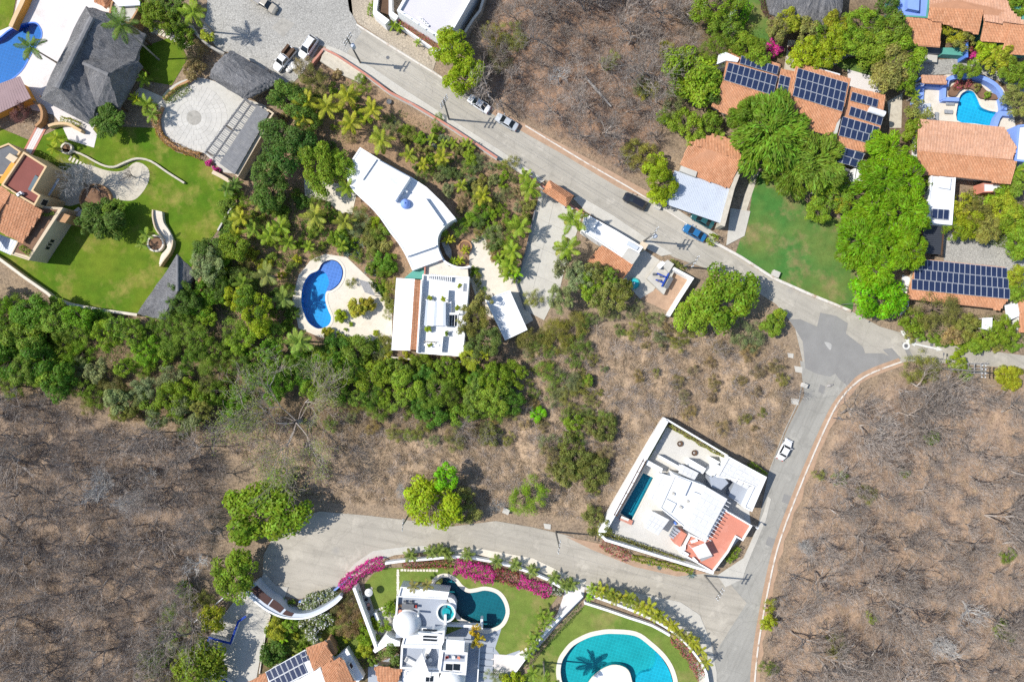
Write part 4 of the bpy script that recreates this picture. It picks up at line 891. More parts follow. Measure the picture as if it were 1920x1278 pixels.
# pergola slab and roof furniture
q = [(799, 562), (836, 567), (836, 611), (795, 610)]
for s_, t in ((0, 0), (1, 0), (1, 1), (0, 1)):
    c = W(q[0][0] + (q[1][0] - q[0][0]) * s_, q[0][1] + (q[2][1] - q[0][1]) * t, 4.8); MB().box((c.x, c.y, 3.0), 0.2, 0.2, 1.75).build('post', 'white', R)
for i in range(9):
    t0, t1 = i / 9, (i + .93) / 9
    a = [(799 + 37 * t0 - 0, 562 + 5 * t0), (799 + 37 * t1, 562 + 5 * t1), (795 + 41 * t1, 610 + t1), (795 + 41 * t0, 610 + t0)]
    MB().prism(P2(a, 4.85), 4.75, 4.85).build('canopy_panel', 'whitemetal' if i % 4 else 'metalroof', R)
for pts, h in (([(836, 543), (841, 543), (840, 566), (836, 566)], 1.3), ([(866, 530), (869, 530), (868, 545), (865, 545)], 0.9), ([(864, 570), (868, 570), (867, 588), (863, 588)], 0.9), ([(842, 586), (860, 586), (860, 590), (842, 590)], 1.1), ([(828, 630), (831, 630), (828, 660), (825, 660)], 1.2), ([(843, 565), (846, 565), (846, 586), (843, 586)], 0.8)):
    MB().prism(P2(pts, 3.0 + h), 3.0, 3.0 + h).build('roof_wall', 'white', R)
MB().prism(P2([(842, 590), (858, 590), (857, 611), (841, 611)], 3.05), 3.0, 3.05).build('skylight', 'glassdark', R)
for k in range(4): a = W(843 + 5 * k, 588, 3.2); b = W(842 + 5 * k, 612, 3.2); MB().tube(a, b, 0.05, n=4).build('skylight_bar', 'white', R)
for k in range(13):
    c = W(805 + 3.45 * k, 517 + 0.55 * k, 3.5); m = MB(); m.box((c.x, c.y, 3.0), 0.12, 0.9, 0.75, -0.1); m.build('baluster', 'white', R)
for k in range(7):
    c = W(796 + 3.5 * k, 640 + .2 * k, 3.5); MB().box((c.x, c.y, 3.0), 0.18, 0.18, 0.6).build('baluster', 'stone', R)
MB().prism(P2([(795, 644), (822, 645), (822, 649), (795, 648)], 3.5), 3.0, 3.5).build('planter_box', 'white', R)
wall_windows(R, (878, 545), (868, 668), 4, 1.4, 1.3, 1.6, (1, 0), 3.7); wall_windows(R, (783, 662), (868, 668), 3, 1.4, 1.2, 1.6, (0, -1), 3.7)
R = house('garage', 'white flat roofed garage beside the long driveway', 948, 590, 'garage')
block(R, [(956, 544), (989, 618), (947, 638), (909, 561)], 3.0, 'white', 'white_flat', 0.2, 0.15)
R = thing('garden_shed', 'weathered grey wooden shelter roof on the kidney pool deck', 'shelter', W(694, 540, -.05))
m = MB(); q = [(672, 524), (688, 522), (706, 537), (701, 556), (684, 549)]
for i in range(14):
    t0, t1 = i / 14, (i + .85) / 14
    a = (672 + 16 * t0 * 1.2, 523 + 6 * t0); a2 = (672 + 16 * t1 * 1.2, 523 + 6 * t1); b = (684 + 20 * t0, 548 + 7 * t0); b2 = (684 + 20 * t1, 548 + 7 * t1)
    MB().prism(P2([a, a2, b2, b], 2.5), 2.42, 2.5 + 0.01 * (i % 3)).build('plank', 'palewood', R)
for x, y in ((674, 526), (690, 531), (686, 547), (700, 553)): c = W(x, y, 2.4); MB().tube((c.x, c.y, -.05), (c.x, c.y, 2.42), 0.08, n=6).build('post', 'wood', R)
# ------------------------------------------------------------------ entrance gate and street-side building
R = thing('entrance_gate', 'small terracotta hip roof over the driveway gate', 'gate', W(1047, 364, -.05))
a, b, c, d, r1, r2 = (1030, 339, 3.1), (1076, 367, 3.1), (1063, 389, 3.1), (1018, 359, 3.1), (1035, 352, 4.0), (1062, 371, 4.0)
for f in ([a, b, r2, r1], [b, c, r2], [c, d, r1, r2], [d, a, r1]): roof_plane(R, f, 'tile', pitch=0.25, row=0.38)
for x, y in ((1027, 350), (1036, 343), (1060, 381), (1069, 370)): k = W(x, y, 3); MB().box((k.x, k.y, -.05), 0.5, 0.5, 3.05, -.5).build('pillar', 'white', R)
k0, k1 = W(1032, 354, 1.5), W(1062, 373, 1.5); MB().prism(ribbon([k0.xy, k1.xy], .1), 0, 2.2).build('gate_leaf', 'doorwood', R)
R = house('street_building', 'low white building with tiled lean-to along the street', 1145, 460)
block(R, [(1098, 400), (1155, 432), (1206, 463), (1185, 495), (1131, 459), (1091, 433)], 3.0, 'white', 'white_flat', 0.25, 0.3)
roof_plane(R, [(1128, 460, 3.0), (1188, 495, 3.0), (1169, 523, 2.4), (1101, 489, 2.4)], 'tile')
walls(R, [(1127, 462), (1186, 496), (1169, 519), (1106, 488)], 2.3, 'white', ins=.15)
MB().prism(P2([(1178, 465), (1200, 476), (1187, 495), (1166, 482)], 3.5), 3.0, 3.5).build('roof_slab', 'concrete', R)
MB().prism(P2([(1178, 452), (1198, 463), (1194, 469), (1175, 458)], 3.35), 3.0, 3.35).build('roof_tank', 'metalroof', R)
MB().prism(P2([(1204, 452), (1216, 458), (1210, 468), (1199, 461)], 3.2), -.05, 3.2).build('meter_box', 'cream', R)
MB().prism(ribbon([W(1121, 414, 3.6).xy, W(1112, 428, 3.6).xy], .25), 3.0, 3.6).build('roof_wall', 'white', R)
R = thing('small_fountain', 'round teal basin in the yard of the street building', 'fountain', W(1189, 531, 0))
c = W(1189, 531, 0.4); MB().lathe((c.x, c.y, 0), [(1.05, 0), (1.05, .4), (0.92, .4), (0.92, .28)], 24).build('basin', 'teal', R)
MB().lathe((c.x, c.y, 0.28), [(0.9, 0), (0.0, 0.005)], 24).build('water', 'basin_aqua', R); MB().lathe((c.x, c.y, 0.2), [(0.16, 0), (0.1, .5), (.16, .6)], 12).build('spout', 'white', R)
R = thing('pump_house', 'concrete pump platform with blue machinery beside the street', 'pump', W(1232, 522, 0))
MB().prism(P2([(1213, 522), (1238, 488), (1266, 505), (1245, 552)], 1.0), -.05, 1.0).build('platform', 'concrete', R)
MB().prism(P2([(1240, 494), (1252, 487), (1264, 495), (1254, 511)], 1.9), 1.0, 1.9).build('tank', 'concrete', R)
MB().prism(P2([(1233, 497), (1242, 489), (1248, 493), (1238, 504)], 2.0), 1.0, 2.0).build('hut', 'white', R)
for x0, y0, x1, y1 in ((1232, 512, 1252, 521), (1230, 524, 1244, 530), (1254, 512, 1241, 537)): MB().prism(ribbon([W(x0, y0, 1.4).xy, W(x1, y1, 1.4).xy], .2), 1.0, 1.45).build('machine_frame', 'cobalt', R)
for x, y in ((1227, 514), (1240, 518), (1236, 526)): k = W(x, y, 1.2); MB().tube((k.x - .3, k.y, 1.25), (k.x + .3, k.y, 1.25), .22, n=10).build('motor', 'slate', R)
MB().prism(ribbon([W(1260, 520, 1.3).xy, W(1249, 540, 1.3).xy], .7), 1.0, 1.25).build('grate', 'slate', R)
# ------------------------------------------------------------------ white cube house, lower right
R = house('cube_house', 'white modern house with red roof terrace and lap pool at the road bend', 1310, 930)
MB().prism(P2([(1247, 783), (1254, 789), (1136, 998), (1122, 997)], 2.6), -.05, 2.6).build('side_wall', 'white', R)
MB().prism(ribbon([W(x, y, 2.2).xy for x, y in ((1124, 1000), (1136, 1012), (1338, 1074))], 0.45), -.05, 2.2).build('front_wall', 'white', R)
MB().prism(ribbon([W(x, y, 2.6).xy for x, y in ((1250, 786), (1366, 855))], 0.3), -.05, 2.6).build('back_wall', 'white', R)
block(R, [(1366, 855), (1438, 894), (1410, 959), (1394, 951), (1412, 912), (1382, 900), (1344, 894)], 3.5, 'white', 'white_flat', 0.25, 0.35)
for pts, z in (([(1378, 902), (1412, 914), (1396, 950), (1366, 930)], 2.2),): MB().prism(P2(pts, z), -.05, z).build('inner_court', 'greyfloor', R)
MB().prism(P2([(1330, 893), (1352, 888), (1366, 905), (1352, 918), (1334, 912)], 3.2), -.05, 3.2).build('grey_block', 'greyfloor', R)
for i in range(6):
    for j in range(4):
        s0, t0, s1, t1 = i / 6, j / 4, (i + .88) / 6, (j + .86) / 4
        f = lambda s_, t: (1368 + 64 * s_ - 20 * t, 860 + 34 * s_ + 30 * t)
        MB().prism(P2([f(s0, t0), f(s1, t0), f(s1, t1), f(s0, t1)], 3.62), 3.5, 3.6 + .015 * ((i + j) % 2)).build('roof_paver', 'wtile', R)
block(R, [(1265, 889), (1324, 911), (1291, 995), (1237, 952)], 4.4, 'white', 'white_flat', 0.2, 0.3)
for pts, z in (([(1270, 893), (1296, 903), (1284, 930), (1258, 918)], 5.0), ([(1302, 922), (1317, 928), (1301, 968), (1286, 958)], 4.9), ([(1250, 935), (1268, 944), (1258, 962), (1242, 951)], 4.75)): MB().prism(P2(pts, z), 4.4, z).build('roof_slab', 'white_flat', R)
for x, y in ((1290, 940), (1276, 950), (1300, 975), (1262, 925)): c = W(x, y, 4.6); MB().box((c.x, c.y, 4.4), .5, .4, .45, -.5).build('roof_vent', 'concrete', R)
def tile_slab(q, nx, ny, z, th=0.14, mat='wtile', name='roof_paver'):
    g = lambda s_, t: (q[0][0] * (1 - s_) * (1 - t) + q[1][0] * s_ * (1 - t) + q[2][0] * s_ * t + q[3][0] * (1 - s_) * t, q[0][1] * (1 - s_) * (1 - t) + q[1][1] * s_ * (1 - t) + q[2][1] * s_ * t + q[3][1] * (1 - s_) * t)
    MB().prism(P2(q, z - .05), z - .17, z - .05, bottom=True).build('roof_slab', 'white_flat', R)
    for i in range(nx):
        for j in range(ny):
            o_ = 0.5 / nx if (j % 2) else 0
            s0, s1 = min(1, i / nx + o_ * 0), min(1, (i + .93) / nx); t0, t1 = j / ny, (j + .92) / ny
            MB().prism(P2([g(s0, t0), g(s1, t0), g(s1, t1), g(s0, t1)], z), z - .04, z + .012 * ((i * 3 + j) % 3)).build(name, mat, R)
walls(R, [(1325, 912), (1364, 935), (1322, 1013), (1281, 990)], 5.0, 'white', ins=.35)
tile_slab([(1325, 912), (1364, 935), (1322, 1013), (1281, 990)], 4, 8, 5.3)
walls(R, [(1239, 886), (1268, 896), (1243, 946), (1215, 932)], 2.9, 'white', ins=.3); tile_slab([(1239, 886), (1268, 896), (1243, 946), (1215, 932)], 4, 6, 3.1)
walls(R, [(1226, 959), (1255, 974), (1234, 1003), (1207, 988)], 2.9, 'white', ins=.3); tile_slab([(1226, 959), (1255, 974), (1234, 1003), (1207, 988)], 4, 4, 3.1)
walls(R, [(1278, 870), (1310, 886), (1302, 900), (1272, 886)], 3.4, 'white', ins=.3); tile_slab([(1278, 870), (1310, 886), (1302, 900), (1272, 886)], 4, 2, 3.6)
for k in range(12):   # rafter ends over the red terrace
    t = (k + .5) / 12; a = W(1364 - 40 * t, 936 + 76 * t, 5.0); d = (W(1372, 941, 0) - W(1362, 935, 0)).normalized(); MB().tube(a - d * .2, a + d * 0.85, 0.07, n=4).build('rafter', 'white', R)
block(R, [(1358, 954), (1411, 985), (1393, 1014), (1381, 1007), (1366, 1035), (1337, 1073), (1275, 1037), (1294, 1001), (1322, 1013)], 3.0, 'white', 'salmon', 0.25, 0.45, rname='red_terrace')
MB().prism(P2([(1279, 996), (1288, 1001), (1275, 1025), (1264, 1018)], 3.0), -.05, 3.0).build('red_strip', 'salmon', R)
for k in range(4): c = W(1256 + 4 * k, 1000 + 2 * k, 3); MB().prism(P2([(1268 - 3 * k, 990 + 4.5 * k), (1278 - 3 * k, 996 + 4.5 * k), (1276 - 3 * k, 999.5 + 4.5 * k), (1266 - 3 * k, 993.5 + 4.5 * k)], 2.2 - .25 * k), -.05, 2.2 - .25 * k).build('step', 'greyfloor', R)
for x0, y0, x1, y1 in ((1296, 1016, 1308, 1012), (1281, 1034, 1291, 1040), (1300, 1046, 1308, 1054), (1284, 1022, 1283, 1031)):
    MB().prism(ribbon([W(x0, y0, 3.6).xy, W(x1, y1, 3.6).xy], .4), 3.0, 3.6).build('skylight', 'white', R)
for pts, z in (([(1237, 853), (1278, 876), (1275, 880), (1234, 857)], 1.6), ([(1214, 862), (1243, 878), (1240, 886), (1212, 871)], 2.0), ([(1336, 858), (1350, 866), (1346, 871), (1334, 864)], 2.2), ([(1297, 862), (1324, 878), (1318, 888), (1292, 874)], 2.7), ([(1345, 870), (1354, 876), (1336, 894), (1326, 888)], 3.2)):
    MB().prism(P2(pts, z), -.05, z).build('garden_wall', 'white', R)
for k in range(3): c = W(1254 + 5 * k, 884 + 2.5 * k, .6); MB().box((c.x, c.y, 0), .4, 1.1, .35, -.5).build('step', 'stone', R)
wall_windows(R, (1337, 1073), (1366, 1035), 2, 1.4, 1.2, 1.7, (1, -1), 3.45); wall_windows(R, (1410, 959), (1438, 894), 3, 1.2, 1.2, 1.8, (1, -.3), 3.85)
MB().prism(ribbon([W(1412, 984, 3.2).xy, W(1421, 989, 3.2).xy], .12), 3.1, 3.25).build('lamp_bracket', 'slate', R); c = W(1420, 989, 3.2); MB().box((c.x, c.y, 3.0), .5, .35, .18, -.5).build('lamp_head', 'whitemetal', R)
R = thing('shade_canopy', 'white fabric canopy standing on the red roof terrace', 'canopy', W(1316, 1032, 3.0))
a = [W(1297, 1027, 5.4), W(1322, 1017, 5.4), W(1335, 1040, 5.2), W(1311, 1047, 5.0)]; cc = sum(a, Vector()) / 4 + Vector((0, 0, .12)); m = MB()
for i in range(4): m.face([a[i], cc, a[(i + 1) % 4]])
m.build('fabric', 'linen', R)
for p_ in a: MB().tube((p_.x, p_.y, 3.0), p_, 0.05, n=6).build('pole', 'whitemetal', R)
MB().prism(P2([(1313, 1047), (1334, 1039), (1336, 1043), (1315, 1052)], 3.6), 3.0, 3.6).build('bench', 'fabric', R)
for x, y, l in ((1274, 831, 'round dark fire bowl nearer the corner of the cube house garden wall'), (1301, 848, 'round dark fire bowl nearer the white walls of the cube house')):
    R = thing('fire_bowl', l, 'fire bowl', W(x, y, 0), 'fire bowls on the terrace'); c = W(x, y, 0)
    MB().lathe((c.x, c.y, 0), [(0.2, 0), (0.5, .35), (0.55, .42), (0.45, .42), (0.3, .25)], 16).build('bowl', 'wood', R); MB().lathe((c.x, c.y, .2), [(.35, 0), (.1, .12)], 10).build('ash', 'rockgrey', R)
R = thing('pool_pergola', 'brown timber trellis frame beside the lap pool', 'trellis', W(1180, 920, 0))
for o_ in (0, 5):
    MB().tube(W(1212 - o_, 862 - o_ * .4, 2.6), W(1156 - o_, 968 - o_ * .4, 2.6), 0.09, n=6).build('rail', 'wood', R)
for k in range(6):
    x, y = 1210 - 10.6 * k, 866 + 20 * k; MB().tube(W(x, y, 2.62), W(x - 6, y - 3, 2.62), 0.06, n=4).build('crossbar', 'wood', R); c = W(x, y, 2.6); MB().tube((c.x, c.y, -.05), (c.x, c.y, 2.6), 0.07, n=6).build('post', 'wood', R)
R = thing('pool_steps', 'small pinkish stone seat at the end of the lap pool', 'seat', W(1175, 978, 0)); MB().prism(P2([(1165, 966), (1187, 976), (1184, 984), (1162, 974)], .5), -.02, .5).build('base', 'pink', R); MB().prism(P2([(1166, 967), (1180, 973), (1178, 977), (1164, 971)], .8), .5, .62).build('cushion', 'linen', R)
solo(MB().box((*W(1265, 979, 0).xy, 0.0), 0.35, .7, .45, .6).build('storage_box', 'bluepaint'), 'small bright blue box on the cube house terrace', 'box')
# ------------------------------------------------------------------ terracotta house with solar panels, upper right
Z = lambda x, y, z: (1220 + x / 3.55, 60 + y / 3.55, z)
R = house('solar_house', 'terracotta roofed house carrying many solar panels in four roof sections', 1480, 180)
roof_plane(R, [Z(520, 113, 4.0), Z(866, 215, 4.0), Z(815, 430, 5.4), Z(478, 335, 5.4)], 'tile')
roof_plane(R, [Z(478, 335, 5.4), Z(815, 430, 5.4), Z(760, 640, 4.2), Z(600, 602, 4.2), Z(405, 495, 4.2)], 'tile')
panels(R, Z(600, 163, 4.4), Z(850, 235, 4.4), Z(588, 215, 4.75), Z(838, 290, 4.75), 7, 1)
panels(R, Z(515, 207, 4.7), Z(842, 300, 4.75), Z(485, 325, 5.3), Z(812, 428, 5.35), 9, 2)
roof_plane(R, [Z(866, 245, 3.8), Z(960, 270, 3.8), Z(925, 450, 5.0), Z(818, 430, 5.0)], 'tile')
panels(R, Z(858, 290, 4.0), Z(928, 310, 4.0), Z(832, 415, 4.9), Z(903, 432, 4.9), 2, 2)
roof_plane(R, [Z(970, 208, 4.2), Z(1332, 320, 4.2), Z(1275, 540, 5.6), Z(925, 435, 5.6)], 'tile')
roof_plane(R, [Z(815, 432, 5.4), Z(925, 435, 5.6), Z(1275, 540, 5.6), Z(1200, 690, 4.4), Z(1000, 640, 4.4), Z(780, 620, 4.3)], 'tile')
panels(R, Z(975, 245, 4.5), Z(1307, 345, 4.5), Z(940, 430, 5.6), Z(1272, 535, 5.6), 9, 3)
roof_plane(R, [Z(1325, 370, 3.4), Z(1565, 430, 3.4), Z(1530, 640, 4.4), Z(1450, 800, 4.8), Z(1225, 760, 4.8), Z(1290, 530, 4.2)], 'tile')
panels(R, Z(1337, 403, 3.7), Z(1512, 455, 3.7), Z(1322, 460, 3.95), Z(1500, 508, 3.95), 5, 1)
panels(R, Z(1327, 498, 4.0), Z(1545, 568, 4.0), Z(1312, 558, 4.2), Z(1528, 628, 4.2), 6, 1)
panels(R, Z(1272, 565, 4.3), Z(1527, 640, 4.3), Z(1245, 692, 4.75), Z(1468, 752, 4.75), 6, 2)
panels(R, Z(1235, 755, 4.9), Z(1430, 812, 4.9), Z(1222, 862, 4.6), Z(1355, 900, 4.6), 3, 2)
walls(R, [Z(430, 480, 0)[:2], Z(530, 125, 0)[:2], Z(850, 220, 0)[:2], Z(980, 260, 0)[:2], Z(1310, 340, 0)[:2], Z(1545, 440, 0)[:2], Z(1440, 780, 0)[:2], Z(1240, 750, 0)[:2], Z(1195, 670, 0)[:2], Z(800, 590, 0)[:2], Z(600, 580, 0)[:2]], 3.2, 'white', ins=.5)
MB().prism(P2([Z(455, 150, 0)[:2], Z(500, 135, 0)[:2], Z(590, 175, 0)[:2], Z(578, 200, 0)[:2], Z(500, 190, 0)[:2], Z(440, 215, 0)[:2]], 5.0), -.05, 5.0).build('stair_wall', 'white', R)
MB().prism(P2([Z(1095, 232, 0)[:2], Z(1262, 280, 0)[:2], Z(1258, 300, 0)[:2], Z(1085, 250, 0)[:2]], 3.4), -.05, 3.4).build('side_roof', 'white_flat', R)
MB().tube(W(*Z(1455, 515, 4.9)), W(*Z(1555, 548, 4.9)), 0.55, n=12).build('water_heater', 'whitemetal', R)
MB().prism(ribbon([W(*Z(1255, 575, 5)[:2], 5).xy, W(*Z(1215, 740, 5)[:2], 5).xy], .5), 3.2, 5.1).build('gable_wall', 'concrete', R)
R = house('stair_tower', 'small white block with steps below the solar panels', 1620, 332)
block(R, [Z(1360, 905, 0)[:2], Z(1410, 875, 0)[:2], Z(1505, 910, 0)[:2], Z(1485, 990, 0)[:2], Z(1440, 1020, 0)[:2], Z(1345, 1000, 0)[:2]], 3.4, 'white', 'white_flat', .25, .3)
MB().prism(P2([Z(1215, 880, 0)[:2], Z(1330, 915, 0)[:2], Z(1310, 965, 0)[:2], Z(1210, 940, 0)[:2]], 2.2), -.05, 2.2).build('dark_roof', 'slate', R)
for k in range(5): q = 1395 + 16 * k; MB().prism(P2([Z(q, 925 + 6 * k, 0)[:2], Z(q + 12, 929 + 6 * k, 0)[:2], Z(q + 4, 965 + 6 * k, 0)[:2], Z(q - 8, 961 + 6 * k, 0)[:2]], 3.7 + .1 * k), 3.4, 3.7 + .1 * k).build('step', 'concrete', R)
R = house('carport_house', 'terracotta roof joined to a pale metal carport at the street', 1330, 320)
roof_plane(R, [Z(245, 745, 3.7), Z(420, 680, 3.7), Z(585, 730, 3.8), Z(605, 862, 4.4), Z(395, 785, 4.4)], 'tile')
roof_plane(R, [Z(395, 785, 4.4), Z(605, 862, 4.4), Z(522, 1040, 3.5), Z(305, 965, 3.5), Z(195, 880, 3.6), Z(250, 755, 3.9)], 'tile')
sheet_roof(R, [Z(160, 922, 3.2), Z(528, 1040, 3.2), Z(472, 1275, 2.8), Z(78, 1138, 2.8)], 'metalroof', 0.1, 36)
walls(R, [Z(260, 780, 0)[:2], Z(560, 840, 0)[:2], Z(520, 1030, 0)[:2], Z(200, 920, 0)[:2]], 3.2, 'white', ins=.3)
MB().prism(ribbon([W(*Z(612, 862, 3)[:2], 3.8).xy, W(*Z(545, 1040, 3)[:2], 3.8).xy, W(*Z(480, 1290, 3)[:2], 3.8).xy], .75), -.05, 3.8).build('side_wall', 'stonepave', R)
for x, y in ((90, 1130), (270, 1195), (450, 1255)): c = W(*Z(x, y, 0)[:2], 2.8); MB().tube((c.x, c.y, -.05), (c.x, c.y, 2.75), .07, n=6).build('post', 'slate', R)
MB().prism(P2([Z(205, 890, 0)[:2], Z(310, 930, 0)[:2], Z(300, 965, 0)[:2], Z(195, 925, 0)[:2]], 3.9), 3.0, 3.9).build('roof_tank', 'concrete', R)
# ------------------------------------------------------------------ blue house, top right corner
Y = lambda x, y, z: (1640 + x / 4.914, y / 4.914, z)
R = house('blue_house', 'house with bright blue flat roof and terracotta roofs in the top right corner', 1790, 40)
block(R, [Y(200, -60, 0)[:2], Y(515, -60, 0)[:2], Y(490, 168, 0)[:2], Y(370, 160, 0)[:2], Y(195, 150, 0)[:2]], 3.6, 'teal', 'bluelight', .3, .2)
MB().prism(P2([Y(305, -60, 0)[:2], Y(415, -60, 0)[:2], Y(408, 100, 0)[:2], Y(305, 80, 0)[:2]], 4.6), 3.6, 4.6).build('roof_block', 'bluelight', R)
roof_plane(R, [Y(290, 160, 4.4), Y(618, 200, 4.4), Y(600, 440, 3.6), Y(330, 420, 3.6), Y(275, 330, 3.9)], 'tile')
roof_plane(R, [Y(510, 75, 5.2), Y(1003, 95, 5.2), Y(952, 318, 4.2), Y(620, 215, 4.5), Y(492, 175, 4.8)], 'tile')
roof_plane(R, [Y(510, -100, 4.4), Y(1180, -100, 4.4), Y(1260, 100, 4.8), Y(1400, 240, 4.8), Y(1010, 205, 4.9), Y(1003, 95, 5.2), Y(510, 75, 5.2)], 'tileold')
roof_plane(R, [Y(1010, 208, 4.8), Y(1258, 225, 4.8), Y(1225, 388, 4.0), Y(975, 370, 4.0)], 'tile'); roof_plane(R, [Y(1258, 228, 5.0), Y(1500, 245, 5.0), Y(1500, 515, 3.8), Y(1168, 487, 3.8)], 'tile')
walls(R, [Y(310, 170, 0)[:2], Y(580, 200, 0)[:2], Y(930, 290, 0)[:2], Y(1000, 210, 0)[:2], Y(1000, 350, 0)[:2], Y(1220, 380, 0)[:2], Y(1230, 470, 0)[:2], Y(1480, 480, 0)[:2], Y(1480, -100, 0)[:2], Y(520, -100, 0)[:2]], 3.2, 'teal', ins=.2)
walls(R, [Y(350, 430, 0)[:2], Y(620, 440, 0)[:2], Y(620, 500, 0)[:2], Y(360, 490, 0)[:2]], 1.2, 'slate', name='porch')
walls(R, [Y(620, 440, 0)[:2], Y(850, 440, 0)[:2], Y(850, 520, 0)[:2], Y(770, 510, 0)[:2], Y(620, 500, 0)[:2]], 1.6, 'teal', name='porch')
walls(R, [Y(340, 490, 0)[:2], Y(580, 510, 0)[:2], Y(575, 575, 0)[:2], Y(420, 560, 0)[:2]], 0.9, 'concrete', name='stair')
c = Y(848, 460, 0); MB().prism(P2([Y(842, 390, 0)[:2], Y(862, 390, 0)[:2], Y(862, 530, 0)[:2], Y(842, 530, 0)[:2]], 2.4), -.05, 2.4).build('pillar', 'bluepaint', R)
R = thing('curved_pool_wall', 'light blue wall curving round the cyan pool', 'wall', W(1850, 165, -.05))
aw = smooth([(1775, 162), (1779, 148), (1800, 143), (1825, 142), (1848, 148), (1868, 160), (1880, 178), (1885, 198), (1884, 206)], False, 4)
MB().prism(ribbon([W(*q, 1.4).xy for q in aw], .75), -.05, 1.4).build('wall', 'bluelight', R)
MB().prism(ribbon([W(*q, 1.0).xy for q in ((1768, 186), (1798, 187))], .7), -.05, 1.1).build('low_wall', 'bluelight', R)
MB().prism(ribbon([W(*q, 1.1).xy for q in ((1735, 160), (1771, 163), (1770, 186))], .55), -.05, 1.2).build('low_wall', 'bluelight', R)
MB().prism(ribbon([W(*q, 1.1).xy for q in ((1866, 238), (1872, 220), (1878, 212), (1900, 214))], .9), -.05, 1.0).build('low_wall', 'bluelight', R)
MB().prism(P2([(1715, 166), (1733, 160), (1731, 195), (1710, 195)], .6), -.05, .6).build('blue_terrace', 'bluelight', R)
MB().prism(P2([(1720, 195), (1745, 194), (1744, 224), (1722, 223)], .5), -.05, .5).build('grey_terrace', 'metalroof', R)
bed = smooth([(1781, 178), (1784, 163), (1800, 153), (1820, 153), (1838, 158), (1850, 170), (1868, 178), (1872, 186), (1842, 184), (1834, 176), (1826, 168), (1812, 165), (1800, 170), (1792, 180)], True, 3)
MB().prism(P2(bed, .55), -.05, .55).build('planting_bed', 'soilbed', R)
R = house('gate_roof', 'small terracotta roof over the passage to the cyan pool', 1750, 148, 'canopy')
roof_plane(R, [Y(430, 695, 3.0), Y(655, 700, 3.0), Y(662, 782, 2.6), Y(440, 770, 2.6)], 'tileold')
for x, y in ((445, 705), (640, 705), (650, 770), (450, 765)): c = W(*Y(x, y, 0)[:2], 2.6); MB().box((c.x, c.y, -.05), .35, .35, 2.6).build('pillar', 'bluelight', R)
for x, y, a, l in ((1781, 195, 0.0, 'upper grey sun lounger by the cyan pool'), (1778, 211, -.05, 'lower grey sun lounger by the cyan pool'), (1754, 218, 1.5, 'grey sun lounger against the large tiled roof, farthest from the cyan pool')):
    c = W(x, y, 0); R = thing('sun_lounger', l, 'lounger', (c.x, c.y, 0.01), 'sun loungers'); m = MB().box((c.x, c.y, .3), 1.25, .68, .1, a); m.build('seat', 'fabric', R)
    d = Vector((cos(a), sin(a), 0)); MB().box((*(c - d * .75).xy, .36), .5, .66, .12, a).build('backrest', 'fabric', R)
    for s_ in (-1, 1):
        for t in (-1, 1): q = c + d * .5 * s_ + Vector((-d.y, d.x, 0)) * .27 * t; MB().box((q.x, q.y, .01), .06, .06, .3, a).build('leg', 'alu', R)
X = lambda x, y, z: (1640 + x / 4.914, 200 + y / 4.914, z)
R = house('long_tiled_house', 'house with one long terracotta roof below the cyan pool', 1810, 290)
roof_plane(R, [X(405, 112, 4.0), X(760, 142, 4.0), X(1190, 195, 4.0), X(1310, 370, 4.9), X(1270, 490, 5.4), X(395, 395, 5.4)], 'tileold')
roof_plane(R, [X(395, 395, 5.4), X(1275, 490, 5.4), X(1305, 512, 5.2), X(1255, 708, 4.2), X(750, 650, 4.3), X(395, 625, 4.2)], 'tile')
walls(R, [X(430, 140, 0)[:2], X(1190, 220, 0)[:2], X(1270, 500, 0)[:2], X(1230, 680, 0)[:2], X(430, 600, 0)[:2]], 3.6, 'white', ins=.4)
block(R, [X(528, 583, 0)[:2], X(752, 600, 0)[:2], X(715, 1090, 0)[:2], X(470, 1068, 0)[:2]], 3.9, 'white', 'white_flat', .25, .25)
MB().prism(P2([X(600, 640, 0)[:2], X(705, 655, 0)[:2], X(697, 760, 0)[:2], X(597, 745, 0)[:2]], 4.5), 3.9, 4.5).build('roof_block', 'white_flat', R)
panels(R, X(516, 940, 4.1), X(672, 950, 4.1), X(527, 1032, 4.1), X(682, 1046, 4.1), 3, 1)
roof_plane(R, [X(430, 810, 2.6), X(492, 815, 2.9), X(470, 1062, 2.9), X(420, 1040, 2.6)], 'tile')
block(R, [X(1320, 170, 0)[:2], X(1500, 150, 0)[:2], X(1500, 520, 0)[:2], X(1290, 500, 0)[:2]], 4.2, 'bluelight', 'white_flat', .35, .3)
block(R, [X(1000, 700, 0)[:2], X(1222, 715, 0)[:2], X(1210, 785, 0)[:2], X(1000, 790, 0)[:2]], 2.4, 'salmon', 'white_flat', .2, .2)
R = house('dark_carport', 'dark charcoal slatted carport roof below the three-panel white roof', 1750, 450, 'carport')
for i in range(14):
    t0, t1 = i / 14, (i + .9) / 14
    MB().prism(P2([(1731 - 2 * t0, 424 + 50 * t0), (1770 - 5 * t0, 424 + 54 * t0), (1770 - 5 * t1, 424 + 54 * t1), (1731 - 2 * t1, 424 + 50 * t1)], 2.6), 2.5, 2.6 + .01 * (i % 2)).build('slat', 'darkmetal', R)
for x, y in ((1732, 427), (1768, 427), (1764, 476), (1730, 472)): c = W(x, y, 2.5); MB().box((c.x, c.y, -.05), .2, .2, 2.55).build('post', 'wood', R)
for s_ in (0, 1): a, b = W(1730 + 40 * s_, 423, 2.65), W(1728 + 37 * s_, 478, 2.65); MB().prism(ribbon([a.xy, b.xy], .2), 2.45, 2.72).build('beam', 'wood', R)
U = lambda x, y, z: (1560 + x / 3.994, 400 + y / 3.994, z)
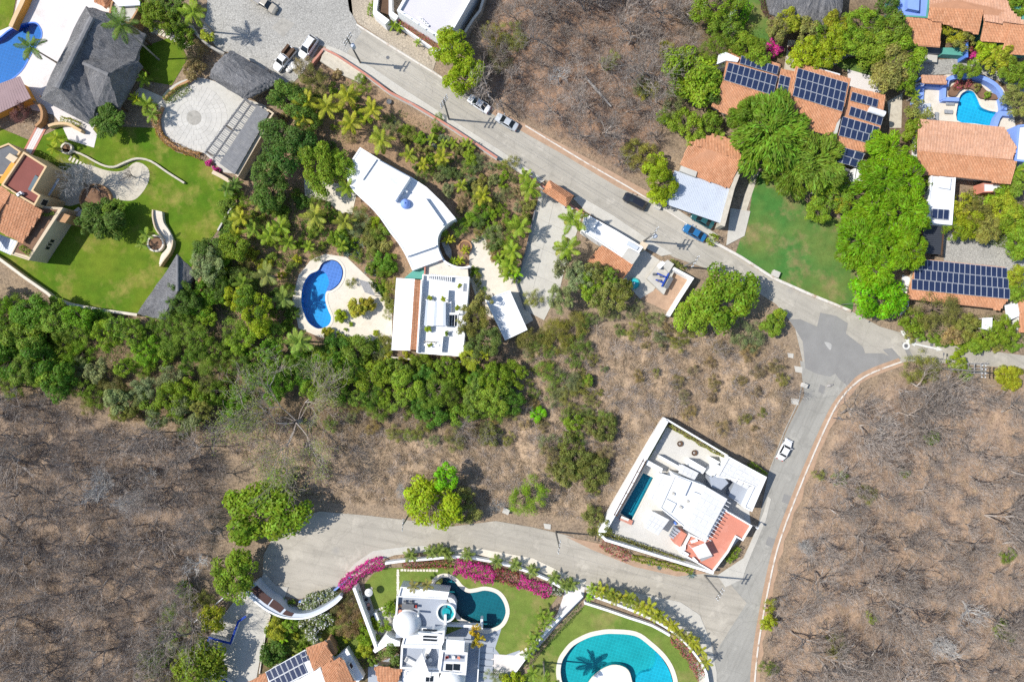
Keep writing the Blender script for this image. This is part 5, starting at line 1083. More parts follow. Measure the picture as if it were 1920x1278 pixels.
R = house('solar_roof_house', 'long low house wholly covered by three rows of solar panels', 1800, 525)
roof_plane(R, [U(640, 345, 3.0), U(1300, 412, 3.0), U(1320, 640, 3.7), U(575, 568, 3.7)], 'tile'); roof_plane(R, [U(575, 568, 3.7), U(1320, 640, 3.7), U(1262, 718, 3.2), U(555, 640, 3.2)], 'tile')
panels(R, U(640, 343, 3.15), U(1300, 410, 3.15), U(580, 570, 3.85), U(1330, 645, 3.85), 17, 3)
walls(R, [U(660, 370, 0)[:2], U(1290, 430, 0)[:2], U(1250, 690, 0)[:2], U(590, 620, 0)[:2]], 2.8, 'cream', ins=.3)
R = house('corner_house', 'terracotta roof corner at the right edge below the long solar roof', 1930, 595)
roof_plane(R, [U(1388, 635, 3.2), U(1600, 640, 3.2), U(1600, 740, 3.0), U(1410, 740, 3.0)], 'tile'); roof_plane(R, [U(1408, 745, 2.8), U(1600, 745, 2.8), U(1600, 890, 2.6), U(1400, 885, 2.6)], 'tile')
walls(R, [U(1410, 650, 0)[:2], U(1590, 650, 0)[:2], U(1590, 880, 0)[:2], U(1415, 870, 0)[:2]], 2.4, 'white')
for pts, l in (([(1842, 596), (1861, 595), (1860, 620), (1841, 616)], 'small square white roof among bushes below the long solar roof'), ([(1884, 572), (1909, 567), (1912, 592), (1888, 602)], 'small white canopy between the long solar roof and the right edge')):
    R = thing('small_white_roof', l, 'canopy', W(*pts[0], -.05)); MB().prism(P2(pts, 2.6), 2.5, 2.6).build('roof', 'white_flat', R)
    for x, y in pts: c = W(x, y, 2.5).lerp(W(sum(p[0] for p in pts) / 4, sum(p[1] for p in pts) / 4, 2.5), .1); MB().tube((c.x, c.y, -.05), (c.x, c.y, 2.5), .06, n=6).build('post', 'white', R)
slab('terrace', [(1694, 515), (1706, 520), (1704, 580), (1690, 590)], -.05, .4, 'white_flat')
# thatched roof at the top edge
R = house('round_thatched_house', 'broad grey thatched roof cut by the top edge', 1510, 5)
rim = [(1440, -60, 3.2), (1436, -5, 3.2), (1443, 25, 3.2), (1462, 36, 3.2), (1490, 42, 3.2), (1520, 48, 3.2), (1548, 52, 3.2), (1570, 42, 3.2), (1580, 20, 3.2), (1582, -60, 3.2)]
rd = [(1475, -50, 6.0), (1545, -50, 6.0)]
thatch_roof(R, [(rim[i], rim[i + 1], rd[0]) for i in range(4)] + [(rim[4], rim[5], rd[1], rd[0])] + [(rim[i], rim[i + 1], rd[1]) for i in range(5, 9)], .4, 12)
walls(R, [(1450, -60), (1450, 15), (1500, 34), (1555, 40), (1570, 10), (1570, -60)], 3.0, 'cream', ins=.4)
# ------------------------------------------------------------------ domed villa, bottom
D = lambda x, y: (640 + x / 4.571, 1020 + y / 4.571)
R = house('domed_villa', 'white villa with a large dome and terraces at the bottom edge', 790, 1190, 'villa')
MB().prism(P2([D(95, 378), D(120, 372), D(310, 880), D(285, 890)], 2.6), -.05, 2.6).build('garden_wall', 'white', R)
block(R, [D(508, 362), D(925, 408), D(905, 472), D(485, 450)], 3.0, 'white', 'white_flat', .2, .35, name='planter_wall')
MB().prism(P2([D(482, 445), D(905, 470), D(885, 720), D(660, 800), D(465, 800)], 2.3), -.05, 2.3).build('terrace', 'greyfloor', R)
for a, b in ((D(482, 440), D(468, 640)), (D(668, 720), D(890, 735))): MB().prism(ribbon([W(*a, 3.1).xy, W(*b, 3.1).xy], .3), 2.3, 3.1).build('parapet', 'white', R)
c = W(*D(555, 702), 4.0)
MB().lathe((c.x, c.y, 0), [(2.5, -.05), (2.5, 2.6), (2.62, 2.65), (2.62, 2.8), (2.42, 2.85), (2.38, 3.2), (2.2, 3.75), (1.85, 4.3), (1.35, 4.75), (.75, 5.05), (.2, 5.15)], 36).build('dome', 'white', R, smooth=True)
c = W(*D(655, 605), 4.2); MB().tube((c.x, c.y, 2.3), (c.x + .1, c.y, 4.6), 0.2, n=8).build('chimney', 'white', R)
c = W(*D(898, 582), 2.6); J = MB().lathe((c.x, c.y, 0), [(1.75, -.05), (1.75, 2.9), (1.5, 2.9), (1.5, 2.1), (0, 2.1)], 30).build('jacuzzi', 'white', R)
MB().lathe((c.x, c.y, 2.1), [(1.48, 0), (0, .01)], 28).build('jacuzzi_floor', 'basin_aqua', R); MB().lathe((c.x, c.y, 2.6), [(1.5, 0), (0, .005)], 28).build('jacuzzi_water', 'water_teal', R)
MB().lathe((c.x, c.y, 2.15), [(.75, 0), (.75, .3), (0, .3)], 20).build('jacuzzi_seat', 'basin_aqua', R)
MB().prism(P2(smooth([D(905, 452), D(960, 470), D(985, 530), D(970, 590), D(945, 560), D(930, 500)], True, 3), 2.2), -.05, 2.2).build('curved_ledge', 'white', R)
for a, b, h in ((D(890, 600), D(890, 690), 3.0), (D(885, 692), D(1190, 705), 1.1), (D(1203, 640), D(1203, 725), 1.6)): MB().prism(ribbon([W(*a, h).xy, W(*b, h).xy], .45), -.05, h).build('low_wall', 'white', R)
block(R, [D(535, 790), D(680, 770), D(885, 735), D(880, 830), D(860, 875), D(512, 870)], 4.6, 'white', 'white_flat', .3, .3)
for k in range(4):
    MB().prism(P2([D(700, 722 + 28 * k), D(825, 730 + 28 * k), D(815, 745 + 28 * k), D(700, 740 + 28 * k)], 4.65), 4.6, 4.66).build('skylight', 'glassdark', R)
MB().prism(P2([D(660, 752), D(850, 768), D(850, 782), D(660, 766)], 5.2), 4.6, 5.2).build('beam', 'white', R)
MB().prism(P2([D(515, 872), D(860, 880), D(835, 1072), D(508, 1062)], 2.6), -.05, 2.6).build('terrace', 'greyfloor', R)
MB().ring(P2([D(512, 868), D(862, 876), D(838, 1078), D(502, 1066)], 3.4), .35, -.05, 3.4).build('parapet', 'white', R)
block(R, [D(862, 905), D(1082, 925), D(1068, 1120), D(835, 1100)], 3.6, 'white', 'white_flat', .3, .4)
MB().prism(P2([D(872, 938), D(1065, 945), D(1060, 1005), D(868, 1000)], 3.64), 3.6, 3.64).build('roof_terrace', 'greyfloor', R)
for k in (0, 1): MB().prism(P2([D(895 + 65 * k, 1022), D(953 + 65 * k, 1026), D(950 + 65 * k, 1080), D(892 + 65 * k, 1075)], 3.68), 3.6, 3.68).build('skylight', 'glassdark', R)
MB().prism(P2([D(900, 812), D(1057, 824), D(1052, 922), D(895, 908)], 5.2), 5.05, 5.2).build('canopy_roof', 'white_flat', R)
for x, y in ((906, 818), (1050, 830), (1046, 915), (902, 902)): c = W(*D(x, y), 5.0); MB().box((c.x, c.y, 3.6), .2, .2, 1.46).build('post', 'white', R)
MB().prism(P2([D(525, 1070), D(838, 1085), D(830, 1260), D(515, 1260)], 3.0), -.05, 3.0).build('wing', 'white_flat', R)
for k in (0, 1): MB().prism(P2([D(725 + 35 * k, 1130), D(755 + 35 * k, 1125), D(752 + 35 * k, 1175), D(722 + 35 * k, 1175)], 3.05), 3.0, 3.05).build('skylight', 'glassdark', R)
c = W(*D(945, 1190), 3.6); MB().lathe((c.x, c.y, 0), [(2.4, -.05), (2.4, 3.4), (2.3, 3.6), (2.05, 4.2), (1.6, 4.7), (.9, 5.1), (.2, 5.2)], 30).build('dome', 'white', R, smooth=True)
roof_plane(R, [D(330, 1040) + (3.2,), D(518, 1075) + (3.4,), D(470, 1230) + (4.2,), D(330, 1230) + (4.2,), D(283, 1052) + (3.2,)], 'tile'); walls(R, [D(300, 1065), D(510, 1080), D(470, 1230), D(340, 1230)], 3.0, 'cream')
walls(R, [D(270, 910), D(385, 770), D(420, 800), D(500, 830), D(500, 870), D(385, 870), D(290, 930)], 2.4, 'white', name='side_wall')
walls(R, [D(275, 590), D(300, 585), D(345, 700), D(330, 740)], 1.0, 'white', name='stair_wall')
for k in range(5): y = 900 + 55 * k; MB().prism(ribbon([W(*D(1180, y), .35).xy, W(*D(1300, y + 8), .35).xy], .9), -.05, .1 + .03 * k).build('step', 'greyfloor', R)
MB().prism(ribbon([W(*D(1185, 890), 1.3).xy, W(*D(1165, 1200), 1.3).xy], .22), -.05, 1.3).build('stair_parapet', 'white', R)
R = thing('shade_sail', 'triangular white shade sail over the domed villa terrace', 'shade sail', W(785, 1252, 2.6))
a = [W(*D(690, 928), 5.2), W(*D(765, 1138), 5.2), W(*D(552, 1122), 4.6)]; cc = sum(a, Vector()) / 3 - Vector((0, 0, .5)); m = MB()
for i in range(3): m.face([a[i], a[(i + 1) % 3], cc])
m.build('fabric', 'linen', R)
for p_ in a: MB().tube((p_.x, p_.y, 2.6), p_, .06, n=6).build('pole', 'whitemetal', R)
def table_set(name, label, px, py, z, ang, n, top='fabric', seat='redcloth', L=1.9, Wd=1.0):
    c = W(px, py, z); R = thing(name, label, 'table', c); m = MB().box((c.x, c.y, z + .72), L, Wd, .05, ang); m.build('table_top', top, R)
    d = Vector((cos(ang), sin(ang), 0)); e = Vector((-d.y, d.x, 0))
    for s_ in (-1, 1):
        for t in (-1, 1): q = c + d * (L / 2 - .1) * s_ + e * (Wd / 2 - .1) * t; MB().box((q.x, q.y, z), .07, .07, .72, ang).build('leg', 'slate', R)
    return c, d, e
def chair(label, c, ang, mat, group):
    R = thing('chair', label, 'chair', c, group); z = c.z
    MB().box((c.x, c.y, z + .42), .48, .48, .07, ang).build('seat', mat, R); d = Vector((cos(ang), sin(ang), 0)); e = Vector((-d.y, d.x, 0))
    q = c - d * .24; MB().box((q.x, q.y, z + .49), .06, .48, .45, ang).build('backrest', mat, R)
    for s_ in (-1, 1):
        for t in (-1, 1): q = c + d * .2 * s_ + e * .2 * t; MB().box((q.x, q.y, z), .05, .05, .42, ang).build('leg', 'wood', R)
c, d, e = table_set('dining_table', 'dark rectangular dining table on the domed villa terrace', *D(575, 520), 2.3, -.03, 4, 'slate', L=2.2)
for k, (s_, t, l) in enumerate(((-1.45, 0, 'wicker chair at the left end of the dining table'), (1.4, 0, 'wicker chair at the right end of the dining table'), (-.6, .75, 'chair on the upper side of the dining table, left of the pair'), (.5, .75, 'chair on the upper side of the dining table, right of the pair'), (-.35, -.85, 'orange chair on the lower side of the dining table'))):
    chair(l, c + d * s_ + e * t, atan2(-t, -s_) if s_ in (-1.45, 1.4) else atan2(-t, 0), 'ochre' if k in (0, 4) else ('redcloth' if k == 1 else 'slate'), 'dining chairs')
for x, y, r, l, mt in ((503, 578, .42, 'small round pink table beside the dome', 'pink'), (762, 990, .36, 'small white round table on the middle terrace of the domed villa', 'linen'), (738, 965, .36, 'dark round table on the middle terrace of the domed villa', 'slate')):
    c = W(*D(x, y), 2.6); z = 2.3 if y < 700 else 2.6; c = W(*D(x, y), z + .6); R = thing('side_table', l, 'table', (c.x, c.y, z), 'small round tables'); MB().lathe((c.x, c.y, z + .5), [(r, 0), (r, .05), (0, .05)], 18).build('table_top', mt, R); MB().tube((c.x, c.y, z), (c.x, c.y, z + .5), .06, n=8).build('leg', 'slate', R)
for x, y, a, l in ((588, 1000, -.5, 'white daybed on the middle terrace of the domed villa'), (745, 910, 1.3, 'cream daybed in the shade of the middle terrace')):
    c = W(*D(x, y), 3.0); R = thing('daybed', l, 'daybed', (c.x, c.y, 2.6)); MB().box((c.x, c.y, 2.62), 1.9, .95, .38, a).build('base', 'white', R); MB().box((c.x, c.y, 3.0), 1.85, .9, .14, a).build('mattress', 'linen', R); q = c - Vector((cos(a), sin(a), 0)) * .7; MB().box((q.x, q.y, 3.14), .35, .7, .12, a).build('pillow', 'fabric', R)
for x, y, a, l, mt in ((908, 965, 0.2, 'red armchair on the right-hand roof terrace of the domed villa', 'redcloth'), (1005, 968, 2.8, 'pink armchair on the right-hand roof terrace of the domed villa', 'salmon')):
    c = W(*D(x, y), 4.0); chair(l, Vector((c.x, c.y, 3.64)), a, mt, 'terrace armchairs')
c = W(*D(962, 967), 4.0); R = thing('side_table', 'small white square table between two armchairs on the roof terrace', 'table', (c.x, c.y, 3.64), 'small terrace tables'); MB().box((c.x, c.y, 4.05), .55, .55, .05).build('table_top', 'linen', R); MB().box((c.x, c.y, 3.64), .12, .12, .41).build('leg', 'slate', R)
R = thing('parasol', 'round white parasol on the villa lawn', 'parasol', W(691, 1111, 0)); c = W(691, 1111, 2.3)
MB().tube((c.x, c.y, -.02), (c.x, c.y, 2.6), .04, n=6).build('pole', 'slate', R); MB().lathe((c.x, c.y, 2.1), [(1.0 * .75, 0), (.72, .04), (.4, .25), (.05, .42)], 16).build('canopy', 'linen', R); MB().lathe((c.x, c.y, -.02), [(.3, 0), (.3, .08), (0, .08)], 14).build('base', 'concrete', R)
R = thing('barbecue_bench', 'grey stone bench with dark grill along the slanting villa wall', 'bench', W(687, 1126, 0))
MB().prism(P2([D(178, 440), D(230, 420), D(290, 600), D(245, 625)], .5), -.02, .5).build('base', 'stone', R)
for x, y, mt in ((215, 470, 'black'), (233, 515, 'pink'), (238, 548, 'wood')): c = W(*D(x, y), .6); MB().box((c.x, c.y, .5), .5, .45, .3, -.3).build('grill' if mt == 'black' else 'pot', mt, R)
# stepping stones
pts = [D(485, 222 + 20.5 * k) for k in range(14)] + [D(520 + 27 * k, 219 + .4 * k) for k in range(12)] + [D(300 + 25 * k, 566 - 10.5 * k) for k in range(7)]
R = thing('stepping_path', 'dotted path of square cream stepping stones across the villa lawn', 'path', W(*D(485, 222), 0))
for k, (x, y) in enumerate(pts): c = W(x, y); MB().box((c.x, c.y, -.02), .42 + .05 * (k % 3), .40 + .04 * (k % 2), .06, 0.1 * ((k * 7) % 5 - 2)).build('stepping_stone', 'coping', R)
# ------------------------------------------------------------------ house with the blue edged driveway
Q = lambda x, y: (340 + x / 4.8, 1020 + y / 4.8)
R = house('solar_cottage', 'white cottage with terracotta hips and tilted solar panels at the bottom edge', 590, 1255)
roof_plane(R, [Q(1125, 940) + (3.6,), Q(1300, 878) + (3.6,), Q(1190, 1130) + (4.8,)], 'tile'); roof_plane(R, [Q(1300, 878) + (3.6,), Q(1372, 1040) + (3.8,), Q(1190, 1132) + (4.8,)], 'tile')
roof_plane(R, [Q(1258, 1092) + (4.2,), Q(1440, 1018) + (4.2,), Q(1400, 1260) + (5.0,), Q(1300, 1260) + (4.6,)], 'tile'); roof_plane(R, [Q(1440, 1018) + (4.2,), Q(1575, 1260) + (4.0,), Q(1400, 1260) + (5.0,)], 'tile')
roof_plane(R, [Q(600, 1240) + (3.4,), Q(760, 1155) + (3.4,), Q(790, 1290) + (3.8,), Q(600, 1330) + (3.8,)], 'tile')
sheet_roof(R, [Q(755, 1150) + (3.3,), Q(1115, 945) + (3.3,), Q(1190, 1140) + (4.0,), Q(800, 1330) + (4.0,)], 'white_flat', .15)
panels(R, Q(757, 1146) + (3.35,), Q(1072, 972) + (3.35,), Q(838, 1310) + (3.95,), Q(1135, 1155) + (3.95,), 7, 2, .15, .08)
panels(R, Q(1078, 968) + (3.4,), Q(1118, 948) + (3.4,), Q(1096, 1066) + (3.7,), Q(1142, 1044) + (3.7,), 1, 2, .15, .08)
walls(R, [Q(1140, 960), Q(1290, 900), Q(1360, 1040), Q(1440, 1030), Q(1570, 1260), Q(800, 1300), Q(770, 1160)], 3.1, 'white', ins=.15)
walls(R, [Q(1100, 1190), Q(1250, 1110), Q(1300, 1260), Q(1000, 1260)], 3.6, 'white', name='upper_wall')
wa, wb = W(*Q(1450, 1030), 4), W(*Q(1575, 1250), 4); t_ = (wb - wa).normalized(); nn = Vector((t_.y, -t_.x, 0)); nn = nn if nn.x > 0 else -nn
walls(R, [Q(1360, 1040), Q(1490, 935), Q(1640, 1200), Q(1560, 1260)], 1.6, 'white', name='gable_wall')
MB().prism(P2([Q(1315, 850), Q(1335, 840), Q(1395, 985), Q(1360, 1005), Q(1300, 880)], 2.6), -.05, 2.6).build('chimney_wall', 'ochre', R)
window(R, (wa.lerp(wb, .45) + nn * .02).xy, .9, 1.3, atan2(nn.y, nn.x), 2.4, 'doorwood', 'white')
# curved white gate building
R = house('gate_building', 'curved white garage front with three dark wooden doors at the turning circle', 520, 1135, 'garage')
oa = smooth([Q(555, 395), Q(600, 460), Q(720, 560), Q(800, 610), Q(900, 652), Q(1020, 668), Q(1140, 658), Q(1260, 610), Q(1380, 535), Q(1445, 470)], False, 3)
ia = smooth([Q(665, 340), Q(700, 390), Q(790, 470), Q(870, 520), Q(955, 598), Q(1045, 622), Q(1148, 615), Q(1245, 578), Q(1350, 515), Q(1425, 455)], False, 3)
MB().prism(P2(oa + ia[::-1], 2.8), -.05, 2.8).build('wall', 'metalroof', R); MB().prism(ribbon([W(*q, 3.1).xy for q in oa], .3), 2.8, 3.1).build('parapet', 'white', R)  # white wall in the metal roof's blue-grey: its shade put into the colour
for i, (s0, s1) in enumerate(((2, 7), (7.4, 11), (11.6, 14))):
    def ap(t, k):
        f = min(len(oa) - 1.001, t); j = int(f); f -= j; a = (oa[j][0] * (1 - f) + oa[j + 1][0] * f, oa[j][1] * (1 - f) + oa[j + 1][1] * f); b = (ia[j][0] * (1 - f) + ia[j + 1][0] * f, ia[j][1] * (1 - f) + ia[j + 1][1] * f)
        return (a[0] * (1 - k) + b[0] * k, a[1] * (1 - k) + b[1] * k)
    n_ = 5; ts = [s0 + (s1 - s0) * j / n_ for j in range(n_ + 1)]
    MB().prism(P2([ap(t, .38) for t in ts] + [ap(t, 1.0) for t in ts[::-1]], 2.87), 2.8, 2.87).build('door_canopy', 'doorwood', R)
slab('pavement', [Q(700, 330), Q(745, 255), Q(850, 370), Q(960, 385), Q(930, 480), Q(880, 520)], -.05, .16, 'concrete')
R = thing('cobalt_wall', 'cobalt blue topped wall zigzagging down the concrete driveway', 'wall', W(432, 1205, -.05))
for pts in ([Q(582, 645), Q(512, 695), Q(442, 890), Q(246, 838), Q(178, 1090), Q(170, 1110)],):
    l = [W(*q, 1.1).xy for q in pts]; MB().prism(ribbon(l, .3), -.05, 1.05).build('wall', 'white', R); MB().prism(ribbon(l, .38), 1.05, 1.14).build('coping', 'cobalt', R)
R = thing('cobalt_wall', 'short cobalt blue topped wall at the bottom edge of the concrete driveway', 'wall', W(415, 1270, -.05)); l = [W(*q, 1.1).xy for q in (Q(325, 1180), Q(420, 1245), Q(470, 1290))]; MB().prism(ribbon(l, .3), -.05, 1.05).build('wall', 'white', R); MB().prism(ribbon(l, .38), 1.05, 1.14).build('coping', 'cobalt', R)
R = thing('white_fence', 'thin white rail between the dry wood and the concrete driveway', 'fence', W(400, 1135, -.05))
a, b = W(435, 1106, 1.2), W(364, 1166, 1.2); MB().tube(a, b, .09, n=6).build('rail', 'white', R)
for k in range(5): q = a.lerp(b, k / 4); MB().tube((q.x, q.y, -.05), q, .07, n=6).build('post', 'white', R)
# white road-side walls of the turquoise pool garden and the domed villa
def wall_thing(label, pts, w, h, mat, cop=None, name='garden_wall', sm=0):
    pts = smooth(pts, False, sm) if sm else pts; c = pts[len(pts) // 2]
    R = thing(name, label, 'wall', W(*c, -.05)); l = [W(*q, h).xy for q in pts]
    MB().prism(ribbon(l, w), -.06, h).build('wall', mat, R)
    if cop: MB().prism(ribbon(l, w + .06), h, h + .07).build('coping', cop, R)
    return R
wall_thing('inner white wall bordering the turquoise pool lawn', [(1096, 1130), (1140, 1144), (1180, 1158), (1222, 1172), (1256, 1191)], .4, 1.0, 'white', sm=2)
wall_thing('outer white planter wall under the row of palms beside the lane', [(1114, 1118), (1170, 1138), (1222, 1160), (1262, 1184)], .4, .9, 'white', sm=2)
wall_thing('grey-blue wall along the lower road under the palm row', [(1262, 1184), (1285, 1205), (1310, 1235), (1325, 1262), (1330, 1300)], .35, 1.6, 'white', sm=2)
wall_thing('white wall behind the cycad row and bougainvillea along the lane', [(722, 1056), (750, 1052), (800, 1048), (860, 1044), (920, 1052), (980, 1068), (1030, 1088), (1068, 1112)], .4, 1.3, 'white', sm=2)
wall_thing('white garden wall between the two pool lawns', [(1092, 1116), (1050, 1158), (1010, 1200), (965, 1260)], .45, 1.4, 'white', sm=2)
wall_thing('white wall with a blue foot below the magenta bougainvillea', [(560, 1128), (600, 1122), (630, 1104), (655, 1082)], .25, 1.0, 'bluelight', sm=2)
# ------------------------------------------------------------------ garden walls, kerb walls
wall_thing('pink topped wall along the street above the palm garden', [(606, 91), (630, 103), (683, 138), (730, 173), (773, 195), (810, 217), (849, 241), (890, 268), (932, 296)], .35, 1.3, 'white', 'pink')
wall_thing('short pink topped wall between the palm garden and the tiled gate', [(985, 328), (1000, 337), (1021, 352)], .35, 1.3, 'white', 'pink')
wall_thing('pink topped wall between the tiled gate and the street building', [(1068, 384), (1082, 393), (1096, 402)], .35, 1.3, 'white', 'pink')
wall_thing('low pink wall of the raised plot below the parked flatbed truck', [(606, 92), (590, 112), (572, 135)], .4, 1.1, 'pink')
slab('raised_plot', [(607, 95), (630, 106), (682, 140), (676, 156), (640, 140), (600, 115)], -.05, .8, 'stonepave')
wall_thing('cream retaining wall along the lower edge of the left lawn', [(-40, 462), (0, 486), (46, 520), (88, 549), (97, 557), (130, 570), (190, 581), (257, 590)], .45, 1.1, 'cream', 'travertine')
wall_thing('winding white stone border wall on the left lawn', [(118, 280), (150, 288), (188, 308), (212, 313), (234, 304), (256, 297), (282, 302), (312, 322), (345, 343)], .35, .55, 'stonepave', sm=3)
wall_thing('orange pool wall in the top left corner', [(52, -20), (40, 8), (28, 32), (20, 50)], .7, 1.5, 'orange', 'yellow')
wall_thing('curved ochre planter wall on the left side of the round plaza', [(362, 142), (352, 152), (332, 162), (312, 180), (306, 186)], .4, .8, 'ochre', sm=3)
wall_thing('curved ochre planter wall on the lower left side of the round plaza', [(304, 200), (297, 222), (300, 246), (310, 262), (335, 278), (372, 288)], .4, .7, 'ochre', sm=3)
wall_thing('pale wall beside the cobbled street above the thatched hall', [(352, 40), (366, 62), (392, 86), (420, 100)], .4, 1.6, 'stone', sm=2)
wall_thing('wavy yellow wall below the thatched villa', [(90, 236), (104, 232), (126, 232), (145, 242), (152, 246)], .5, 1.2, 'yellow', sm=3)
wall_thing('curved ochre wall below the mauve roof', [(62, 190), (72, 196), (78, 210), (76, 226), (66, 236)], .45, 1.4, 'ochre', sm=3)
wall_thing('long low white stone wall between street and field', [(1325, 446), (1390, 482), (1450, 521), (1520, 552), (1596, 583)], .5, .45, 'kerb')
wall_thing('dark edged wall along the left side of the long driveway', [(1003, 395), (986, 470), (968, 530), (985, 580)], .25, .7, 'slate')
wall_thing('tall white wall at the right of the pump platform', [(1263, 503), (1298, 522), (1276, 556), (1254, 592)], .5, 2.2, 'white')
wall_thing('stone wall across the bushes above the patio of the solar panel house', [(1530, 120), (1552, 124), (1572, 115), (1592, 102), (1615, 100)], .5, .6, 'stone', sm=2)
wall_thing('white wall steps on the hedge by the top lawn', [(1392, -10), (1376, 20), (1365, 45), (1380, 62)], .7, 1.6, 'white')
wall_thing('cream wall under the slatted pergola', [(398, 322), (414, 330), (444, 348)], .7, 1.4, 'cream')
wall_thing('concrete wall between lawn and jungle garden', [(440, 380), (425, 402), (408, 432)], .3, 1.4, 'concrete')
wall_thing('stone foot wall below the white terrace house', [(720, 668), (760, 672), (830, 680), (880, 676)], .3, .9, 'stonepave')
wall_thing('white stone border of the drive by the flower garden', [(507, 1152), (497, 1190), (486, 1262)], .2, .3, 'kerb')
# walkway slabs and serpentine stairs
R = thing('garden_walkway', 'straight white walkway of long slabs from the villa to the yellow house', 'walkway', W(62, 270, -.02))
for k in range(5):
    o = -8 + 4 * k; MB().prism(P2([(76 + o * .9, 238 + o * .4), (79.3 + o * .9, 239.5 + o * .4), (52.3 + o * .9, 291 + o * .4), (49 + o * .9, 289.5 + o * .4)]), -.02, .06).build('slab', 'deckwhite' if k % 4 else 'pink', R)
R = thing('stepping_path', 'curved path of long stepping slabs above the upper lawn', 'path', W(320, 70, 0))
for k in range(10):
    t = k / 9; x = 288 + 64 * t; y = 58 + 14 * t + 16 * t * t; a = -.35 - .35 * t; c = W(x, y); MB().box((c.x, c.y, -.02), .5, 1.15, .07, a - .3).build('slab', 'travertine', R)
R = thing('stepping_path', 'short path of slabs beside the round stone patio', 'path', W(150, 300, 0))
for k in range(7): c = W(132 + 6 * k, 297 + 3.4 * k); MB().box((c.x, c.y, -.02), .38, .9, .07, -.5).build('slab', 'travertine', R)
R = thing('serpentine_stair', 'cream serpentine garden stair on the left lawn', 'stair', W(305, 450, 0))
Lf = smooth([(286, 393), (286, 408), (291, 428), (303, 446), (311, 462), (299, 477), (294, 494)], False, 4); Rt = smooth([(304, 397), (306, 416), (315, 431), (323, 450), (319, 470), (307, 487), (299, 499)], False, 4)
for k in range(len(Lf) - 1):
    MB().prism(P2([Lf[k], Rt[k], Rt[k + 1], Lf[k + 1]], .9), -.05, 0.95 - .035 * k).build('step', 'travertine', R)
MB().prism(ribbon([W(*q, 1.3).xy for q in Lf[:14]], .22), -.05, 1.3).build('balustrade', 'cream', R); MB().prism(ribbon([W(*q, 1.2).xy for q in Rt[12:]], .22), -.05, 1.2).build('balustrade', 'cream', R)
def round_planter(px, py, r, h, label, rim='travertine'):
    R = thing('round_planter', label, 'planter', W(px, py, -.05)); MB().ring(P2(circ(px, py, r, 24), h), .3, -.05, h).build('rim', rim, R); MB().sheet(inset(P2(circ(px, py, r, 24), h - .15), .15), h - .15).build('soil', 'soilbed', R)
round_planter(291, 456, 16, .9, 'white rimmed round planter touching the serpentine stair'); round_planter(124, 278, 11, .7, 'small white rimmed round planter at the end of the winding wall'); round_planter(178, 374, 30, .8, 'large round planter with orange rim beside the stone patio', 'ochre')
R = thing('curved_steps', 'fan of white steps curving round the large orange rimmed planter', 'stair', W(170, 402, 0))
for k in range(9):
    a = pi * (.80 - .062 * k); c0 = (176, 372); f = lambda r, t: (c0[0] + r * cos(t), c0[1] + r * sin(t) * .95)
    MB().prism(P2([f(31, a), f(46, a), f(46, a - .17), f(31, a - .17)]), -.05, .6 - .06 * k).build('step', 'deckwhite', R)
# ------------------------------------------------------------------ utility poles
def utility_pole(base, top, label, arms=2, trafo=False, h=None, ang=None):
    b = W(*base, -.05); db = Vector((base[0] - 960, base[1] - 639)); dt = Vector((top[0] - 960, top[1] - 639))
    h = h or 10.5; R = thing('utility_pole', label, 'pole', b, 'utility poles'); t = Vector((b.x, b.y, h))
    MB().tube(b, t, .19, .12, n=10).build('pole', 'polewood', R)
    ang = radians(58) if ang is None else ang; d = Vector((cos(ang), sin(ang), 0))
    for k in range(arms):
        z = h - .25 - .85 * k; m = MB(); a = Vector((b.x, b.y, z)) + d.orthogonal().normalized() * 0
        MB().box((b.x, b.y, z), 2.2, .13, .14, ang).build('crossarm', 'polewood', R)
        for s_ in (-1, -.35, .35, 1): q = Vector((b.x, b.y, z + .14)) + d * s_; MB().lathe(tuple(q), [(.05, 0), (.09, .06), (.05, .14), (.08, .2), (.03, .26)], 8).build('insulator', 'whitemetal', R)
    if trafo:
        q = Vector((b.x, b.y, h - 3.2)) + Vector((d.y, -d.x, 0)) * .55; MB().lathe(tuple(q), [(.38, 0), (.38, .95), (.34, 1.02), (.1, 1.05)], 14).build('transformer', 'metalroof', R); MB().box((b.x, b.y, h - 2.9), .9, .1, .12, ang + pi / 2).build('transformer_bracket', 'slate', R)
    return t
pt = {}
pt[1] = utility_pole((676, 118), (650, 70), 'utility pole with transformer beside the cobbled street square', 2, True)
pt[2] = utility_pole((842, 224), (832, 176), 'utility pole below the parked blue and white car', 3, False)
pt[3] = utility_pole((1207, 452), (1238, 415), 'utility pole with transformer beside the street building', 3, True)
pt[4] = utility_pole((1281, 500), (1306, 480), 'utility pole near the pump platform', 2, False, 9.0)
pt[5] = utility_pole((1321, 1078), (1350, 1112), 'utility pole at the lower corner of the cube house', 2, False, 10.0)
pt[6] = utility_pole((1042, 996), (1045, 1040), 'utility pole on the upper side of the lane, below the dry slope', 2, False, 10.0, radians(80))
pt[7] = utility_pole((768, 962), (757, 980), 'utility pole beside the bright green lane tree', 1, False, 8.0, radians(85))
pt[8] = utility_pole((1768, 691), (1855, 690), 'leaning-looking double utility pole at the right road edge', 2, False, 11.5, radians(88))
def wire(a, b, off, sag, label):
    n = 14; m = MB(); d = (b - a).normalized(); e = Vector((-d.y, d.x, 0)) * off; pr = None
    for i in range(n + 1):
        t = i / n; p = a.lerp(b, t) + e - Vector((0, 0, .2 + sag * 4 * t * (1 - t)))
        if pr is not None: m.tube(pr, p, .014, n=3, caps=False)
        pr = p
    solo(m.build('power_line', 'slate'), label, 'wire', 'overhead wires')
